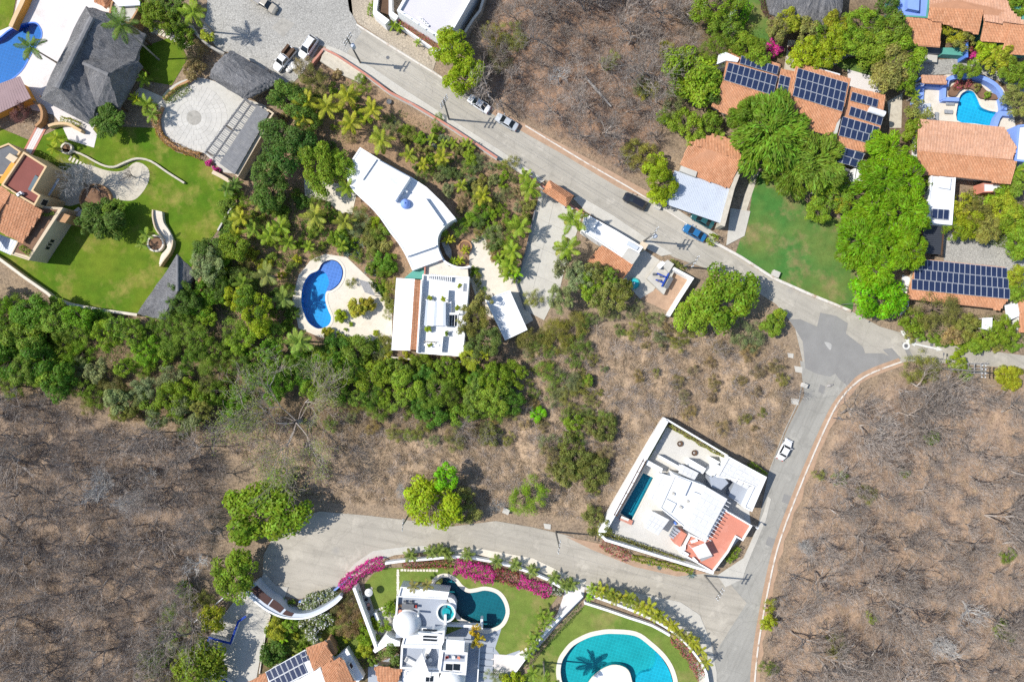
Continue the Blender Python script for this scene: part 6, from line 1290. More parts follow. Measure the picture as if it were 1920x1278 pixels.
for i, j, nm in ((1, 2, 'between the transformer pole and the second street pole'), (2, 3, 'along the street between the second pole and the street building'), (3, 4, 'between the two poles near the pump platform'), (6, 5, 'above the lane between the slope pole and the cube house')):
    wire(pt[i], pt[j], -.9, .8, 'thin upper overhead wire ' + nm); wire(pt[i], pt[j], .9, .8, 'thin lower overhead wire ' + nm)
def lamp_post(px, py, label, h=4.2, ang=0.0):
    b = W(px, py, -.03); R = thing('street_lamp', label, 'lamp', b, 'street lamps'); MB().tube(b, (b.x, b.y, h), .07, .05, n=8).build('post', 'slate', R)
    e = Vector((b.x + cos(ang) * .9, b.y + sin(ang) * .9, h + .15)); MB().tube((b.x, b.y, h), e, .04, n=6).build('arm', 'slate', R); MB().box((e.x, e.y, e.z - .08), .5, .22, .1, ang).build('lamp_head', 'slate', R)
lamp_post(1562, 783, 'street lamp on the kerb of the dry right-hand slope', 4.0, 2.6); lamp_post(1577, 571, 'lamp post at the end of the white stone wall', 3.5, 0.3)
lamp_post(1749, 672, 'short lamp at the bush below the painted double arrow', 3.0, 1.5)
# utility boxes, lids, gate rack
for x, y, w_, l in ((1506, 722, .9, 'white utility box on the road edge below the junction'), (1452, 514, 1.3, 'pale concrete box at the field wall'), (1232, 388, 1.1, 'white box beside the metal carport'), (949, 956, 1.1, 'grey box at the lane edge below the dry slope')):
    c = W(x, y); R = thing('utility_box', l, 'box', (c.x, c.y, -.05), 'roadside boxes'); MB().box((c.x, c.y, -.05), w_, w_ * .8, .85, -.4).build('cabinet', 'whitemetal' if w_ < 1.2 else 'concrete', R); MB().box((c.x, c.y, .8), w_ + .1, w_ * .8 + .1, .06, -.4).build('lid', 'concrete', R)
for x, y, s_ in ((1497, 692, 8), (1490, 752, 8), (1482, 666, 6), (1026, 986, 7)): sheet('concrete_lid', [(x - s_, y - s_ * .8), (x + s_, y - s_ * .5), (x + s_ * .9, y + s_ * .9), (x - s_ * .7, y + s_ * .6)], gz(*W(x, y).xy) + .22 if False else .07, 'concrete')
R = thing('timber_gate', 'grey timber rack frame at the right road edge', 'frame', W(1838, 690, 0))
for k in range(3): a, b = W(1815 + 12 * k, 680, 1.6), W(1815 + 12 * k, 700, 1.6); MB().tube(a, b, .09, n=5).build('bar', 'palewood', R)
for y in (681, 690, 699): MB().tube(W(1812, y, 1.6), W(1852, y, 1.6), .08, n=5).build('rail', 'palewood', R)
for x, y in ((1815, 681), (1815, 699), (1852, 681), (1852, 699)): c = W(x, y, 1.6); MB().tube((c.x, c.y, -.05), (c.x, c.y, 1.65), .09, n=5).build('post', 'palewood', R)
for n_, (x, y, l) in enumerate([(806, 558, 'upper left'), (831, 560, 'upper middle'), (862, 536, 'upper right'), (858, 577, 'right-hand'), (803, 617, 'lower left'), (838, 625, 'lower right')]):
    c = W(x, y, 3.0); R = thing('plant_pot', 'white plant pot on the roof terrace, ' + l + ' one', 'pot', (c.x, c.y, 3.0), 'terrace pots'); MB().lathe((c.x, c.y, 3.0), [(.2, 0), (.3, .45), (.26, .45), (.24, .4), (0, .4)], 14).build('pot', 'concrete', R)
# white flat stones by the verge, fallen logs
for k, (x, y, a, l) in enumerate(((1120, 175, -.85, 'long pale fallen trunk in the wood above the street'), (1555, 722, .3, 'short pale log at the junction verge'))):
    c = W(x, y); z = gz(c.x, c.y) + .25; Lg = 7.5 if k == 0 else 1.2; d = Vector((cos(a), sin(a), 0)) * Lg / 2; R = thing('fallen_log', l, 'log', (c.x, c.y, z - .2))
    m = MB().tube(Vector((c.x, c.y, z)) - d, Vector((c.x, c.y, z)), .22, .3, n=8).tube(Vector((c.x, c.y, z)), Vector((c.x, c.y, z)) + d, .3, .15, n=8); m.build('trunk', 'rockgrey', R)
    MB().tube(Vector((c.x, c.y, z)), Vector((c.x, c.y, z)) + Vector((-d.y, d.x, 0)) * .3 + Vector((0, 0, .5)), .12, .04, n=6).build('branch', 'rockgrey', R)
# ------------------------------------------------------------------ vehicles
def loft(m, secs):
    """secs: list of rings (lists of Vector) of equal length"""
    for a, b in zip(secs, secs[1:]):
        n = len(a)
        for i in range(n - 1): m.face([a[i], a[i + 1], b[i + 1], b[i]])
    return m
CARS = {  # x stations along length (front +): (x, half width, hood/deck height), cabin: base/top stations
 'sedan': dict(L=4.6, W=1.78, body=[(-2.3, .62, .62), (-2.2, .80, .88), (-1.5, .87, .95), (-.6, .89, .94), (.6, .89, .92), (1.2, .87, .90), (1.95, .82, .80), (2.25, .66, .62)], cab=(-1.55, -.75, .35, 1.2), roof=1.42),
 'suv': dict(L=4.6, W=1.86, body=[(-2.3, .74, .80), (-2.22, .86, 1.0), (-1.5, .92, 1.05), (-.6, .93, 1.05), (.6, .93, 1.04), (1.2, .92, 1.03), (1.95, .86, .95), (2.28, .70, .70)], cab=(-2.15, -1.7, .45, 1.2), roof=1.70),
 'beetle': dict(L=4.2, W=1.74, body=[(-2.1, .45, .50), (-1.95, .66, .80), (-1.4, .84, .98), (-.6, .87, .96), (.5, .87, .94), (1.1, .83, .92), (1.75, .68, .78), (2.1, .46, .50)], cab=(-1.25, -.85, .42, .85), roof=1.48),
 'pickup': dict(L=5.2, W=1.84, body=[(-2.6, .82, .78), (-2.55, .90, .98), (-1.5, .91, .98), (-.5, .92, 1.0), (.6, .92, 1.02), (1.3, .90, 1.02), (2.2, .86, .95), (2.55, .70, .70)], cab=(-.45, -.3, .75, 1.35), roof=1.72),
}
def car(kind, px, py, ang, paintm, label, rack=False, bed='darkmetal', z0=0.03):
    K = CARS[kind]; c = W(px, py, .9); R = thing('parked_' + ('pickup' if kind == 'pickup' else 'car'), label, 'truck' if kind == 'pickup' else 'car', (c.x, c.y, z0), 'parked vehicles', ang)
    WL[R.name] = Vector((0, 0, 0))      # parts are drawn in the car's own frame
    def ring(x, hw, h): return [Vector((x, -hw * .96, .28)), Vector((x, -hw, .5)), Vector((x, -hw * .98, h * .82)), Vector((x, -hw * .86, h)), Vector((x, 0, h + .04)), Vector((x, hw * .86, h)), Vector((x, hw * .98, h * .82)), Vector((x, hw, .5)), Vector((x, hw * .96, .28))]
    secs = [ring(*s_) for s_ in K['body']]; m = loft(MB(), secs); m.face(secs[0][::-1]); m.face(secs[-1]); m.face([Vector((-K['L'] / 2, -.7, .3)), Vector((K['L'] / 2, -.7, .3)), Vector((K['L'] / 2, .7, .3)), Vector((-K['L'] / 2, .7, .3))])
    body = m.build('body', paintm, R, smooth=False)
    x0, x1, x2, x3 = K['cab']; h = K['body'][3][2]; rz = K['roof']; wb = K['body'][3][1] * .86; wt = wb * .80
    rb, rf = Vector((x1, 0, rz)), Vector((x2, 0, rz))
    q = lambda x, w_, z: Vector((x, w_, z))
    m = MB(); m.face([q(x1, -wt, rz - .03), q(x2, -wt, rz - .03), q(x2, -wt * .8, rz), q(x1, -wt * .8, rz)]); m.face([q(x1, -wt * .8, rz), q(x2, -wt * .8, rz), q(x2, wt * .8, rz), q(x1, wt * .8, rz)]); m.face([q(x1, wt * .8, rz), q(x2, wt * .8, rz), q(x2, wt, rz - .03), q(x1, wt, rz - .03)]); m.build('roof', paintm, R)
    for nm, a, b in (('windscreen', (x3, h), (x2, rz)), ('rear_window', (x0, h), (x1, rz))):
        f = [q(a[0], -wb * .97, a[1] + .01), q(a[0], wb * .97, a[1] + .01), q(b[0], wt * .97, b[1] - .02), q(b[0], -wt * .97, b[1] - .02)]
        MB().face(f if nm == 'windscreen' else f[::-1]).build(nm, 'glassdark', R)
    for s_ in (-1, 1):
        MB().face([q(x0, s_ * wb, h), q(x3, s_ * wb, h), q(x2, s_ * wt, rz - .03), q(x1, s_ * wt, rz - .03)]).build('side_window', 'glassdark', R)
        MB().tube(q(x3, s_ * wb, h), q(x2, s_ * wt, rz - .02), .045, n=5).build('pillar', paintm, R); MB().tube(q(x0, s_ * wb, h), q(x1, s_ * wt, rz - .02), .05, n=5).build('pillar', paintm, R)
        MB().box((x3 - .15, s_ * (wb + .2), h + .05), .14, .22, .14).build('mirror', paintm, R)
        xf, hf = K['body'][-1][0], K['body'][-2][2]
        MB().box((xf - .12, s_ * .52, .58), .16, .3, .14).build('headlight', 'lampglass', R); MB().box((-K['L'] / 2 + .05, s_ * .55, .62), .12, .26, .16).build('tail_light', 'redlamp', R)
        for x in (-K['L'] * .29, K['L'] * .30):
            w_ = MB().tube((x, s_ * (K['W'] / 2 - .24), .32), (x, s_ * (K['W'] / 2 - .02), .32), .32, n=16).build('wheel', 'rubber', R); MB().tube((x, s_ * (K['W'] / 2 - .03), .32), (x, s_ * (K['W'] / 2), .32), .2, n=12).build('rim', 'alu', w_)
    if kind == 'pickup':
        MB().box((-1.55, 0, .97), 1.75, 1.5, .08).build('bed_floor', bed, R)
        for s_ in (-1, 1): MB().box((-1.55, s_ * .84, .9), 2.0, .12, .42).build('bed_side', paintm if bed != 'wood' else 'wood', R)
        MB().box((-2.5, 0, .9), .1, 1.6, .4).build('tailgate', paintm, R)
        if bed == 'wood':
            for s_ in (-.6, .6): MB().box((-1.6, s_, 1.05), 1.9, .45, .5).build('cargo_box', 'wood', R)
    if rack:
        for k in range(4): MB().tube((-1.4 + .5 * k, -.65, rz + .1), (-1.4 + .5 * k, .65, rz + .1), .06, n=5).build('rack_bar', 'whitemetal', R)
        for s_ in (-1, 1): MB().tube((-1.5, s_ * .62, rz + .06), (.3, s_ * .62, rz + .06), .03, n=5).build('rack_rail', 'slate', R)
    return R
car('pickup', 495, 6, radians(-32), 'car_tan', 'tan pickup truck cut by the top edge on the cobbled square', bed='palewood')
car('pickup', 532, 110, radians(232), 'car_white', 'white flatbed truck with dark cargo boxes on the cobbled square', bed='wood')
car('suv', 577, 88, radians(236), 'car_white', 'white off-road car with a roof rack at the corner of the cobbled square', rack=True)
car('sedan', 898, 194, radians(146), 'car_white', 'white car with blue reflections parked under the bright green street tree')
car('sedan', 950, 228, radians(150), 'car_silver', 'silver white sedan parked below the white car under the tree')
car('suv', 1191, 377, radians(152), 'car_black', 'black car parked across from the tiled gate')
car('sedan', 1303, 436, radians(150), 'car_blue', 'dark blue sedan parked in front of the metal carport')
car('sedan', 1318, 412, radians(150), 'car_teal', 'dark teal car half hidden under the metal carport')
car('beetle', 1472, 843, radians(62), 'car_white', 'rounded white car parked on the south road')
R = thing('covered_cargo', 'pile of white plastic bags beside the flatbed truck', 'bags', W(545, 125, 0)); r = random.Random(3)
for k in range(7):
    c = W(540 + 12 * r.random(), 118 + 16 * r.random(), .4); MB().lathe((c.x, c.y, 0), [(.35, 0), (.5, .2), (.42, .45), (.15, .62)], 10).build('bag', 'linen', R)
c = W(612 - 70, 143, 0); 
# small wheelbarrow-like planters in the palm garden
for x, y, l in ((730, 192, 'dark round pot in the palm garden below the raised plot'), (919, 554, 'white round pot on the forecourt beside the garage')):
    c = W(x, y); R = thing('garden_pot', l, 'pot', (c.x, c.y, -.05)); MB().lathe((c.x, c.y, -.05), [(.3, 0), (.5, .5), (.42, .5), (.38, .42), (0, .42)], 16).build('pot', 'slate' if x < 800 else 'concrete', R)
# ------------------------------------------------------------------ plant meshes (shared between copies)
rng = np.random.RandomState(11); rnd = random.Random(11)
def unit(v): return v / np.maximum(1e-9, np.linalg.norm(v, axis=-1, keepdims=True))
def leaf_quads(C, Nn, T, L, Wd):
    """diamond leaves: centre, normal, direction, length, width"""
    T = unit(T - Nn * np.sum(T * Nn, -1, keepdims=True)); B = np.cross(Nn, T); L = np.broadcast_to(np.asarray(L, float), (len(C),))[:, None]; Wd = np.broadcast_to(np.asarray(Wd, float), (len(C),))[:, None]
    V = np.stack([C - T * L / 2, C - T * L * .05 + B * Wd / 2 + Nn * L * .06, C + T * L / 2, C - T * L * .05 - B * Wd / 2 + Nn * L * .06], 1)
    return V.reshape(-1, 3), np.arange(len(C) * 4).reshape(-1, 4)
def crown_mesh(name, seed, lobes, leaves, leaf, aspect=.6, style='lump', flat=.62, lr=(.22, .36), mat='leaf', fill=0.15):
    r = np.random.RandomState(seed); d = unit(r.randn(lobes, 3)); d[:, 2] = np.abs(d[:, 2]) * 1.0 - .28; d = unit(d)
    az = np.arctan2(d[:, 1], d[:, 0]); k = 0.62 + .22 * np.sin(az * 2 + seed) * r.rand() + .12 * np.sin(az * 5 + seed * 2.3) + .14 * r.randn(lobes)
    c = d * np.clip(k, .25, .85)[:, None] * np.array([1, 1, flat]); R = r.uniform(lr[0], lr[1], lobes)
    w = R ** 2 / np.sum(R ** 2); i = r.choice(lobes, leaves, p=w)
    e = unit(r.randn(leaves, 3)); e[:, 2] = np.where(e[:, 2] < -.35, -e[:, 2], e[:, 2])
    rad = R[i] * np.where(r.rand(leaves) < fill, r.uniform(.2, .8, leaves), r.uniform(.80, 1.08, leaves))
    C = c[i] + e * rad[:, None] * np.array([1, 1, .8])
    out = unit(C * np.array([1, 1, .5]) + 1e-6)
    if style == 'feather':
        T = unit(out + np.array([0, 0, -.35]) + .35 * r.randn(leaves, 3)); Nn = unit(np.array([0, 0, 1.0]) + .5 * r.randn(leaves, 3) + .4 * e)
    else:
        T = r.randn(leaves, 3); Nn = unit(e + .38 * r.randn(leaves, 3) + np.array([-.1, 0, .55]))
    L = leaf * r.uniform(.6, 1.35, leaves)
    V, F = leaf_quads(C, Nn, T, L, L * aspect)
    return np_mesh(name, V, F, mat)
LIB = {}
for k in range(3):
    LIB['lump', 'b', k] = crown_mesh('crown_lumpy', 20 + k, 44, 6500, .075, .7, flat=.6, lr=(.15, .27))
    LIB['lump', 'm', k] = crown_mesh('crown_lumpy', 30 + k, 24, 2600, .12, .7, flat=.65, lr=(.2, .32))
    LIB['lump', 's', k] = crown_mesh('crown_lumpy', 40 + k, 12, 800, .22, .65, flat=.7, lr=(.28, .42))
    LIB['loose', 'b', k] = crown_mesh('crown_loose', 50 + k, 60, 6000, .070, .5, flat=.55, lr=(.10, .22), fill=.35)
    LIB['loose', 'm', k] = crown_mesh('crown_loose', 60 + k, 30, 2300, .115, .5, flat=.6, lr=(.14, .26), fill=.35)
    LIB['loose', 's', k] = crown_mesh('crown_loose', 70 + k, 14, 700, .21, .5, flat=.7, lr=(.2, .36), fill=.35)
    LIB['wispy', 'b', k] = crown_mesh('crown_wispy', 80 + k, 70, 8000, .042, .45, flat=.55, lr=(.10, .22), fill=.5)
    LIB['wispy', 'm', k] = crown_mesh('crown_wispy', 90 + k, 36, 3200, .062, .45, flat=.6, lr=(.14, .26), fill=.5)
    LIB['wispy', 's', k] = crown_mesh('crown_wispy', 95 + k, 18, 1100, .11, .45, flat=.7, lr=(.2, .32), fill=.5)
    LIB['feather', 'b', k] = crown_mesh('crown_feathery', 100 + k, 48, 7000, .15, .26, 'feather', .55, (.15, .27))
    LIB['feather', 'm', k] = crown_mesh('crown_feathery', 110 + k, 26, 2600, .22, .26, 'feather', .6, (.18, .3))
    LIB['feather', 's', k] = crown_mesh('crown_feathery', 120 + k, 12, 700, .36, .24, 'feather', .7, (.25, .38))
    for nm in ('bougain', 'bougain_faded', 'whiteflower'): LIB[nm, 's', k] = crown_mesh('crown_' + ('blossom' if nm != 'whiteflower' else 'frangipani'), 130 + k, 14, 1100, .17, .75, flat=.7, lr=(.24, .38), mat=nm)
def tube_mesh(segs, n=4):
    Vs, Fs = [], []
    for p0, p1, r0, r1 in segs:
        p0, p1 = Vector(p0), Vector(p1); d = (p1 - p0).normalized(); a = d.orthogonal().normalized(); c = d.cross(a); b = len(Vs)
        for p, r in ((p0, r0), (p1, r1)): Vs += [tuple(p + (a * cos(2 * pi * i / n) + c * sin(2 * pi * i / n)) * r) for i in range(n)]
        Fs += [(b + i, b + (i + 1) % n, b + n + (i + 1) % n, b + n + i) for i in range(n)]
    return Vs, Fs
TRUNK = []
for k in range(4):
    r = random.Random(k + 5); segs = []; p = Vector((0, 0, 0)); 
    for j in range(3): q = p + Vector((r.uniform(-.05, .05), r.uniform(-.05, .05), .17)); segs.append((p, q, .075 - .012 * j, .063 - .012 * j)); p = q
    for j in range(7):
        a = 2 * pi * j / 7 + r.uniform(-.3, .3); e = r.uniform(.45, .75); m1 = p + Vector((cos(a) * e * .45, sin(a) * e * .45, .2)); m2 = m1 + Vector((cos(a) * e * .4, sin(a) * e * .4, r.uniform(.06, .2)))
        segs += [(p, m1, .038, .024), (m1, m2, .024, .008)]
        for s_ in (-1, 1): b2 = a + s_ * .6; segs.append((m1, m1 + Vector((cos(b2) * .3, sin(b2) * .3, .14)), .016, .005))
    V_, F_ = tube_mesh(segs, 6); TRUNK.append(np_mesh('trunk', V_, F_, 'bark'))
def bare_tree(seed, h=5.5, spread=1.0, big=1.0):
    r = random.Random(seed); tr, tw, rib = [], [], []
    def grow(p, d, L, rad, lvl):
        n = 3 if lvl < 2 else 2; q = p; pts = [q]
        for j in range(n):
            d = (d + Vector((r.uniform(-.3, .3), r.uniform(-.3, .3), r.uniform(-.12, .2)))).normalized(); q2 = q + d * L / n; r0 = rad * (1 - .28 * j / n * 2); r1 = rad * (1 - .28 * (j + 1) / n * 2)
            (tr if lvl < 2 else (tw if lvl < 4 else rib)).append((q, q2, max(.014, r0), max(.012, r1))); q = q2; pts.append(q)
        if lvl >= 4: return
        for c in range((5, 5, 4, 3)[lvl]):
            t = r.uniform(.35, 1.0) if lvl else r.uniform(.55, 1.0); k = min(n - 1, int(t * n)); b = pts[k].lerp(pts[k + 1], t * n - k)
            a = r.uniform(0, 2 * pi); s_ = Vector((cos(a), sin(a), r.uniform(-.05, .45))); nd = (d * .85 + s_ * (.8 if lvl else .95) * spread).normalized(); grow(b, nd, L * r.uniform(.62, .85), rad * .5, lvl + 1)
    for s_ in range(r.choice((1, 1, 2))):
        grow(Vector((r.uniform(-.2, .2) * s_, r.uniform(-.2, .2) * s_, -.25)), Vector((r.uniform(-.3, .3), r.uniform(-.3, .3), 1)).normalized(), h * .46, .15 * big, 0)
    Vt, Ft = tube_mesh(tr, 5); V2, F2 = tube_mesh(tw, 3); b = len(V2); F2 = [tuple(f) + (f[3],) if len(f) == 3 else f for f in F2]
    for p0, p1, r0, r1 in rib:
        d = (p1 - p0); s_ = d.cross(Vector((r.uniform(-1, 1), r.uniform(-1, 1), r.uniform(-1, 1)))).normalized() * .011; b = len(V2)
        V2 += [tuple(p0 - s_), tuple(p0 + s_), tuple(p1 + s_ * .6), tuple(p1 - s_ * .6)]; F2.append((b, b + 1, b + 2, b + 3))
    return np_mesh('trunk', Vt, Ft, 'twig'), np_mesh('twigs', V2, F2, 'twig')
BARE = [bare_tree(200 + k, 4.2 + .35 * k, .8 + .06 * (k % 5)) for k in range(10)]
PALE = [bare_tree(300 + k, 4.6, 1.0) for k in range(2)]
for t_, w_ in PALE:
    for m_ in (t_, w_): m_.materials[0] = MAT['twigpale']
def frond_mesh(seed, droop, leafw=.035, leaflen=.30, n=20):
    r = random.Random(seed); Vs, Fs = [], []; P = lambda t: Vector((t * (1 - .12 * t * droop), .02 * sin(t * 3 + seed), .18 * t - .42 * droop * t * t))
    ts = [i / 7 for i in range(8)]
    for a, b in zip(ts, ts[1:]):
        p, q = P(a), P(b); w = .016 * (1 - a * .8); i = len(Vs); Vs += [p + Vector((0, -w, 0)), p + Vector((0, w, 0)), q + Vector((0, w * .85, 0)), q + Vector((0, -w * .85, 0))]; Fs.append((i, i + 1, i + 2, i + 3))
    for k in range(n):
        t = .10 + .90 * k / (n - 1); p = P(t); L = leaflen * (sin(pi * min(1, .18 + t * .8)) ** .7) * r.uniform(.85, 1.1)
        for s_ in (-1, 1):
            d = Vector((.55 + .3 * t, s_ * .85, -.22 - .25 * r.random())).normalized(); e = p + d * L; m = p + d * L * .5 + Vector((0, 0, .03)); w = Vector((leafw / 2, -s_ * .006, 0)); i = len(Vs)
            Vs += [p - w * .6, p + w * .6, m + w, e, m - w]; Fs += [(i, i + 1, i + 2, i + 4), (i + 4, i + 2, i + 3, i + 3)]
    me = bpy.data.meshes.new('frond'); me.from_pydata([tuple(v) for v in Vs], [], [f if f[2] != f[3] else f[:3] for f in Fs]); me.materials.append(MAT['frond']); return me
FROND = [frond_mesh(k, (.35, .75, 1.15)[k % 3]) for k in range(6)]
FATFROND = [frond_mesh(20 + k, (.3, .7, 1.0)[k], .07, .26, 13) for k in range(3)]
def palm_trunk(seed):
    r = random.Random(seed); bx, by = r.uniform(-.04, .04), r.uniform(-.04, .04); segs = []
    P = lambda t: Vector((bx * sin(pi * t), by * sin(pi * t), t)); 
    for i in range(8): segs.append((P(i / 8), P((i + 1) / 8), 1.25 - .45 * i / 8 if i else 1.5, 1.25 - .45 * (i + 1) / 8))
    Vs, Fs = [], []
    for p0, p1, r0, r1 in segs:
        b = len(Vs)
        for p, rr in ((p0, r0), (p1, r1)): Vs += [(p.x * 3 + rr * cos(2 * pi * i / 8), p.y * 3 + rr * sin(2 * pi * i / 8), p.z) for i in range(8)]
        Fs += [(b + i, b + (i + 1) % 8, b + 8 + (i + 1) % 8, b + 8 + i) for i in range(8)]
    return np_mesh('trunk', Vs, Fs, 'palmbark')
PTRUNK = [palm_trunk(k) for k in range(3)]
def blade_mesh():
    Vs, Fs = [], []
    for i in range(4):
        t = i / 3; w = (.10, .13, .09, .004)[i]; z = .75 * t - .35 * t * t; x = t * .85
        Vs += [(x, -w, z + .03), (x, 0, z), (x, w, z + .03)]
    for i in range(3):
        b = i * 3; Fs += [(b, b + 1, b + 4, b + 3), (b + 1, b + 2, b + 5, b + 4)]
    return np_mesh('blade', Vs, Fs, 'leaf')
BLADE = blade_mesh()
STEM = np_mesh('stem', *tube_mesh([((0, 0, -.1), (.02, 0, .5), .05, .035), ((.02, 0, .4), (.3, .1, .8), .03, .01), ((.02, 0, .4), (-.25, .15, .8), .03, .01), ((.02, 0, .4), (0, -.3, .8), .03, .01)], 5), 'bark')
# ------------------------------------------------------------------ labels that say which one
MARKS = [("the thatched villa", 170, 120), ("the round plaza", 362, 220), ("the serpentine stair", 305, 450), ("the thatched hut", 315, 545), ("the slatted pergola", 445, 255), ("the flatbed truck", 532, 110), ("the curved white roof", 740, 385),
 ("the kidney pool", 600, 555), ("the terrace house", 810, 590), ("the tiled gate", 1047, 364), ("the black car", 1191, 377), ("the blue sedan", 1303, 436), ("the metal carport", 1305, 370), ("the solar panel house", 1480, 170), ("the cyan pool", 1830, 205),
 ("the long solar roof", 1800, 523), ("the road junction", 1560, 650), ("the white south-road car", 1472, 843), ("the cube house", 1300, 930), ("the turning circle", 590, 1050), ("the domed villa", 790, 1190), ("the turquoise pool", 1160, 1225), ("the cobalt wall", 425, 1200),
 ("the bottom left corner", 0, 1278), ("the bottom right corner", 1920, 1278), ("the giant tree", 560, 790), ("the fallen trunk", 1120, 175), ("the top white villa", 800, 30), ("the slope lamp", 1562, 783), ("the top edge thatch", 1510, 10),
 ("the silver sedan", 950, 228), ("the double arrow", 1736, 650), ("the timber rack", 1835, 690), ("the yellow house", 50, 390), ("the garage roof", 948, 590), ("the pump platform", 1235, 520), ("the field lawn", 1480, 450), ("the top right corner", 1920, 0), ("the lap pool", 1190, 930), ("the blue flat roof", 1712, 12)]
USED = {}
ONES = 'zero one two three four five six seven eight nine ten eleven twelve thirteen fourteen fifteen sixteen seventeen eighteen nineteen'.split()
def words(n): return ONES[n] if n < 20 else ['twenty', 'thirty', 'forty', 'fifty', 'sixty', 'seventy', 'eighty'][n // 10 - 2] + ('-' + ONES[n % 10] if n % 10 else '')
def bearing(px, py, m):
    dx, dy = px - m[1], py - m[2]; a = math.degrees(atan2(dy, dx)) % 360
    return ['right of', 'below-right of', 'below', 'below-left of', 'left of', 'above-left of', 'above', 'above-right of'][int((a + 22.5) // 45) % 8], hypot(dx, dy)
def where(px, py, head, group):
    near = sorted(MARKS, key=lambda m: hypot(m[1] - px, m[2] - py)); cand = []
    for m in near[:3]: d, D = bearing(px, py, m); cand.append(f"{head} {'just ' if D < 60 else ('' if D < 150 else 'far ')}{d} {m[0]}")
    for k in range(1, 6):
        for i in range(k): cand.append(f"{head} {bearing(px, py, near[i])[0]} {near[i][0]}, {bearing(px, py, near[k])[0]} {near[k][0]}")
    for m in near[:6]: d, D = bearing(px, py, m); cand.append(f"{head} {words(int(round(D * S)))} metres {d} {m[0]}")
    for lab in cand:
        if len(lab.split()) <= 16 and lab not in USED: USED[lab] = group; return lab
    return cand[0]
# ------------------------------------------------------------------ placing
LIME, FRESH, GREEN, MID, DARK = (.36, .44, .02), (.24, .50, .012), (.25, .36, .028), (.215, .32, .036), (.135, .23, .036)
OLIVE, GREYG, YEL, DRYG, GOLD = (.30, .30, .075), (.27, .31, .13), (.38, .40, .03), (.36, .28, .13), (.58, .42, .025)
CN = {LIME: 'lime green', FRESH: 'fresh green', GREEN: 'green', MID: 'mid green', DARK: 'dark green', OLIVE: 'olive', GREYG: 'grey-green', YEL: 'yellow-green', DRYG: 'dry brownish', GOLD: 'golden'}
def jit(c, k=.12): s_ = rnd.uniform(1 - k, 1 + k); return (c[0] * s_ * rnd.uniform(.93, 1.07), c[1] * s_, c[2] * s_ * rnd.uniform(.85, 1.15))
def size_key(r): return 'b' if r >= 2.6 else ('m' if r >= 1.3 else 's')
def tree(px, py, rp, h, style='lump', col=GREEN, label=None, cat='tree', group='broadleaf trees', sq=None):
    r = rp * S; hc = r * rnd.uniform(1.0, 1.25) * (sq or 1); zc = max(h - hc * .55, hc * .35); b = W(px, py, zc); g = gz(b.x, b.y) if px > -60 else -.05
    g = max(g, -.1); r = r * (H - zc) / H
    R = thing('tree', label or where(px, py, CN.get(col, 'green') + ' ' + {'lump': 'leafy', 'loose': 'bushy', 'wispy': 'fine-leaved', 'feather': 'feathery'}[style] + ' tree', group), cat, (b.x, b.y, g - .05), group)
    mk('trunk', TRUNK[rnd.randrange(4)], R, (0, 0, 0), (0, 0, rnd.uniform(0, 6.28)), (r * .95, r * .95, max(zc * 1.55, 1.2)))
    mk('crown', LIB[style, size_key(r), rnd.randrange(3)], R, (0, 0, zc - g), (rnd.uniform(-.12, .12), rnd.uniform(-.12, .12), rnd.uniform(0, 6.28)), (r * rnd.uniform(1.1, 1.25), r * rnd.uniform(1.02, 1.18), hc), jit(col, .2))
    return R
def shrub(px, py, rp, style='loose', col=MID, label=None, name='shrub', group='garden shrubs', z=None, hk=1.0, head=None):
    r = rp * S; b = W(px, py, r * .6 + (z or 0)); g = z if z is not None else max(gz(b.x, b.y), -.06)
    hd = head or (CN.get(col, 'green') + ' ' + {'lump': 'rounded', 'loose': 'bushy', 'wispy': 'fine-leaved', 'feather': 'feathery', 'bougain': 'magenta bougainvillea', 'bougain_faded': 'faded bougainvillea', 'whiteflower': 'white-flowered'}[style] + ' shrub')
    R = thing(name, label or where(px, py, hd, group), 'shrub', (b.x, b.y, g), group)
    key = (style, size_key(r), rnd.randrange(3)); key = key if key in LIB else (style, 's', rnd.randrange(3))
    mk('stem', STEM, R, (0, 0, 0), (0, 0, rnd.uniform(0, 6)), (r, r, r * .9))
    mk('foliage', LIB[key], R, (0, 0, r * .55 * hk), (0, 0, rnd.uniform(0, 6.28)), (r * rnd.uniform(.95, 1.2), r * rnd.uniform(.9, 1.1), r * 1.05 * hk), jit(col))
    return R
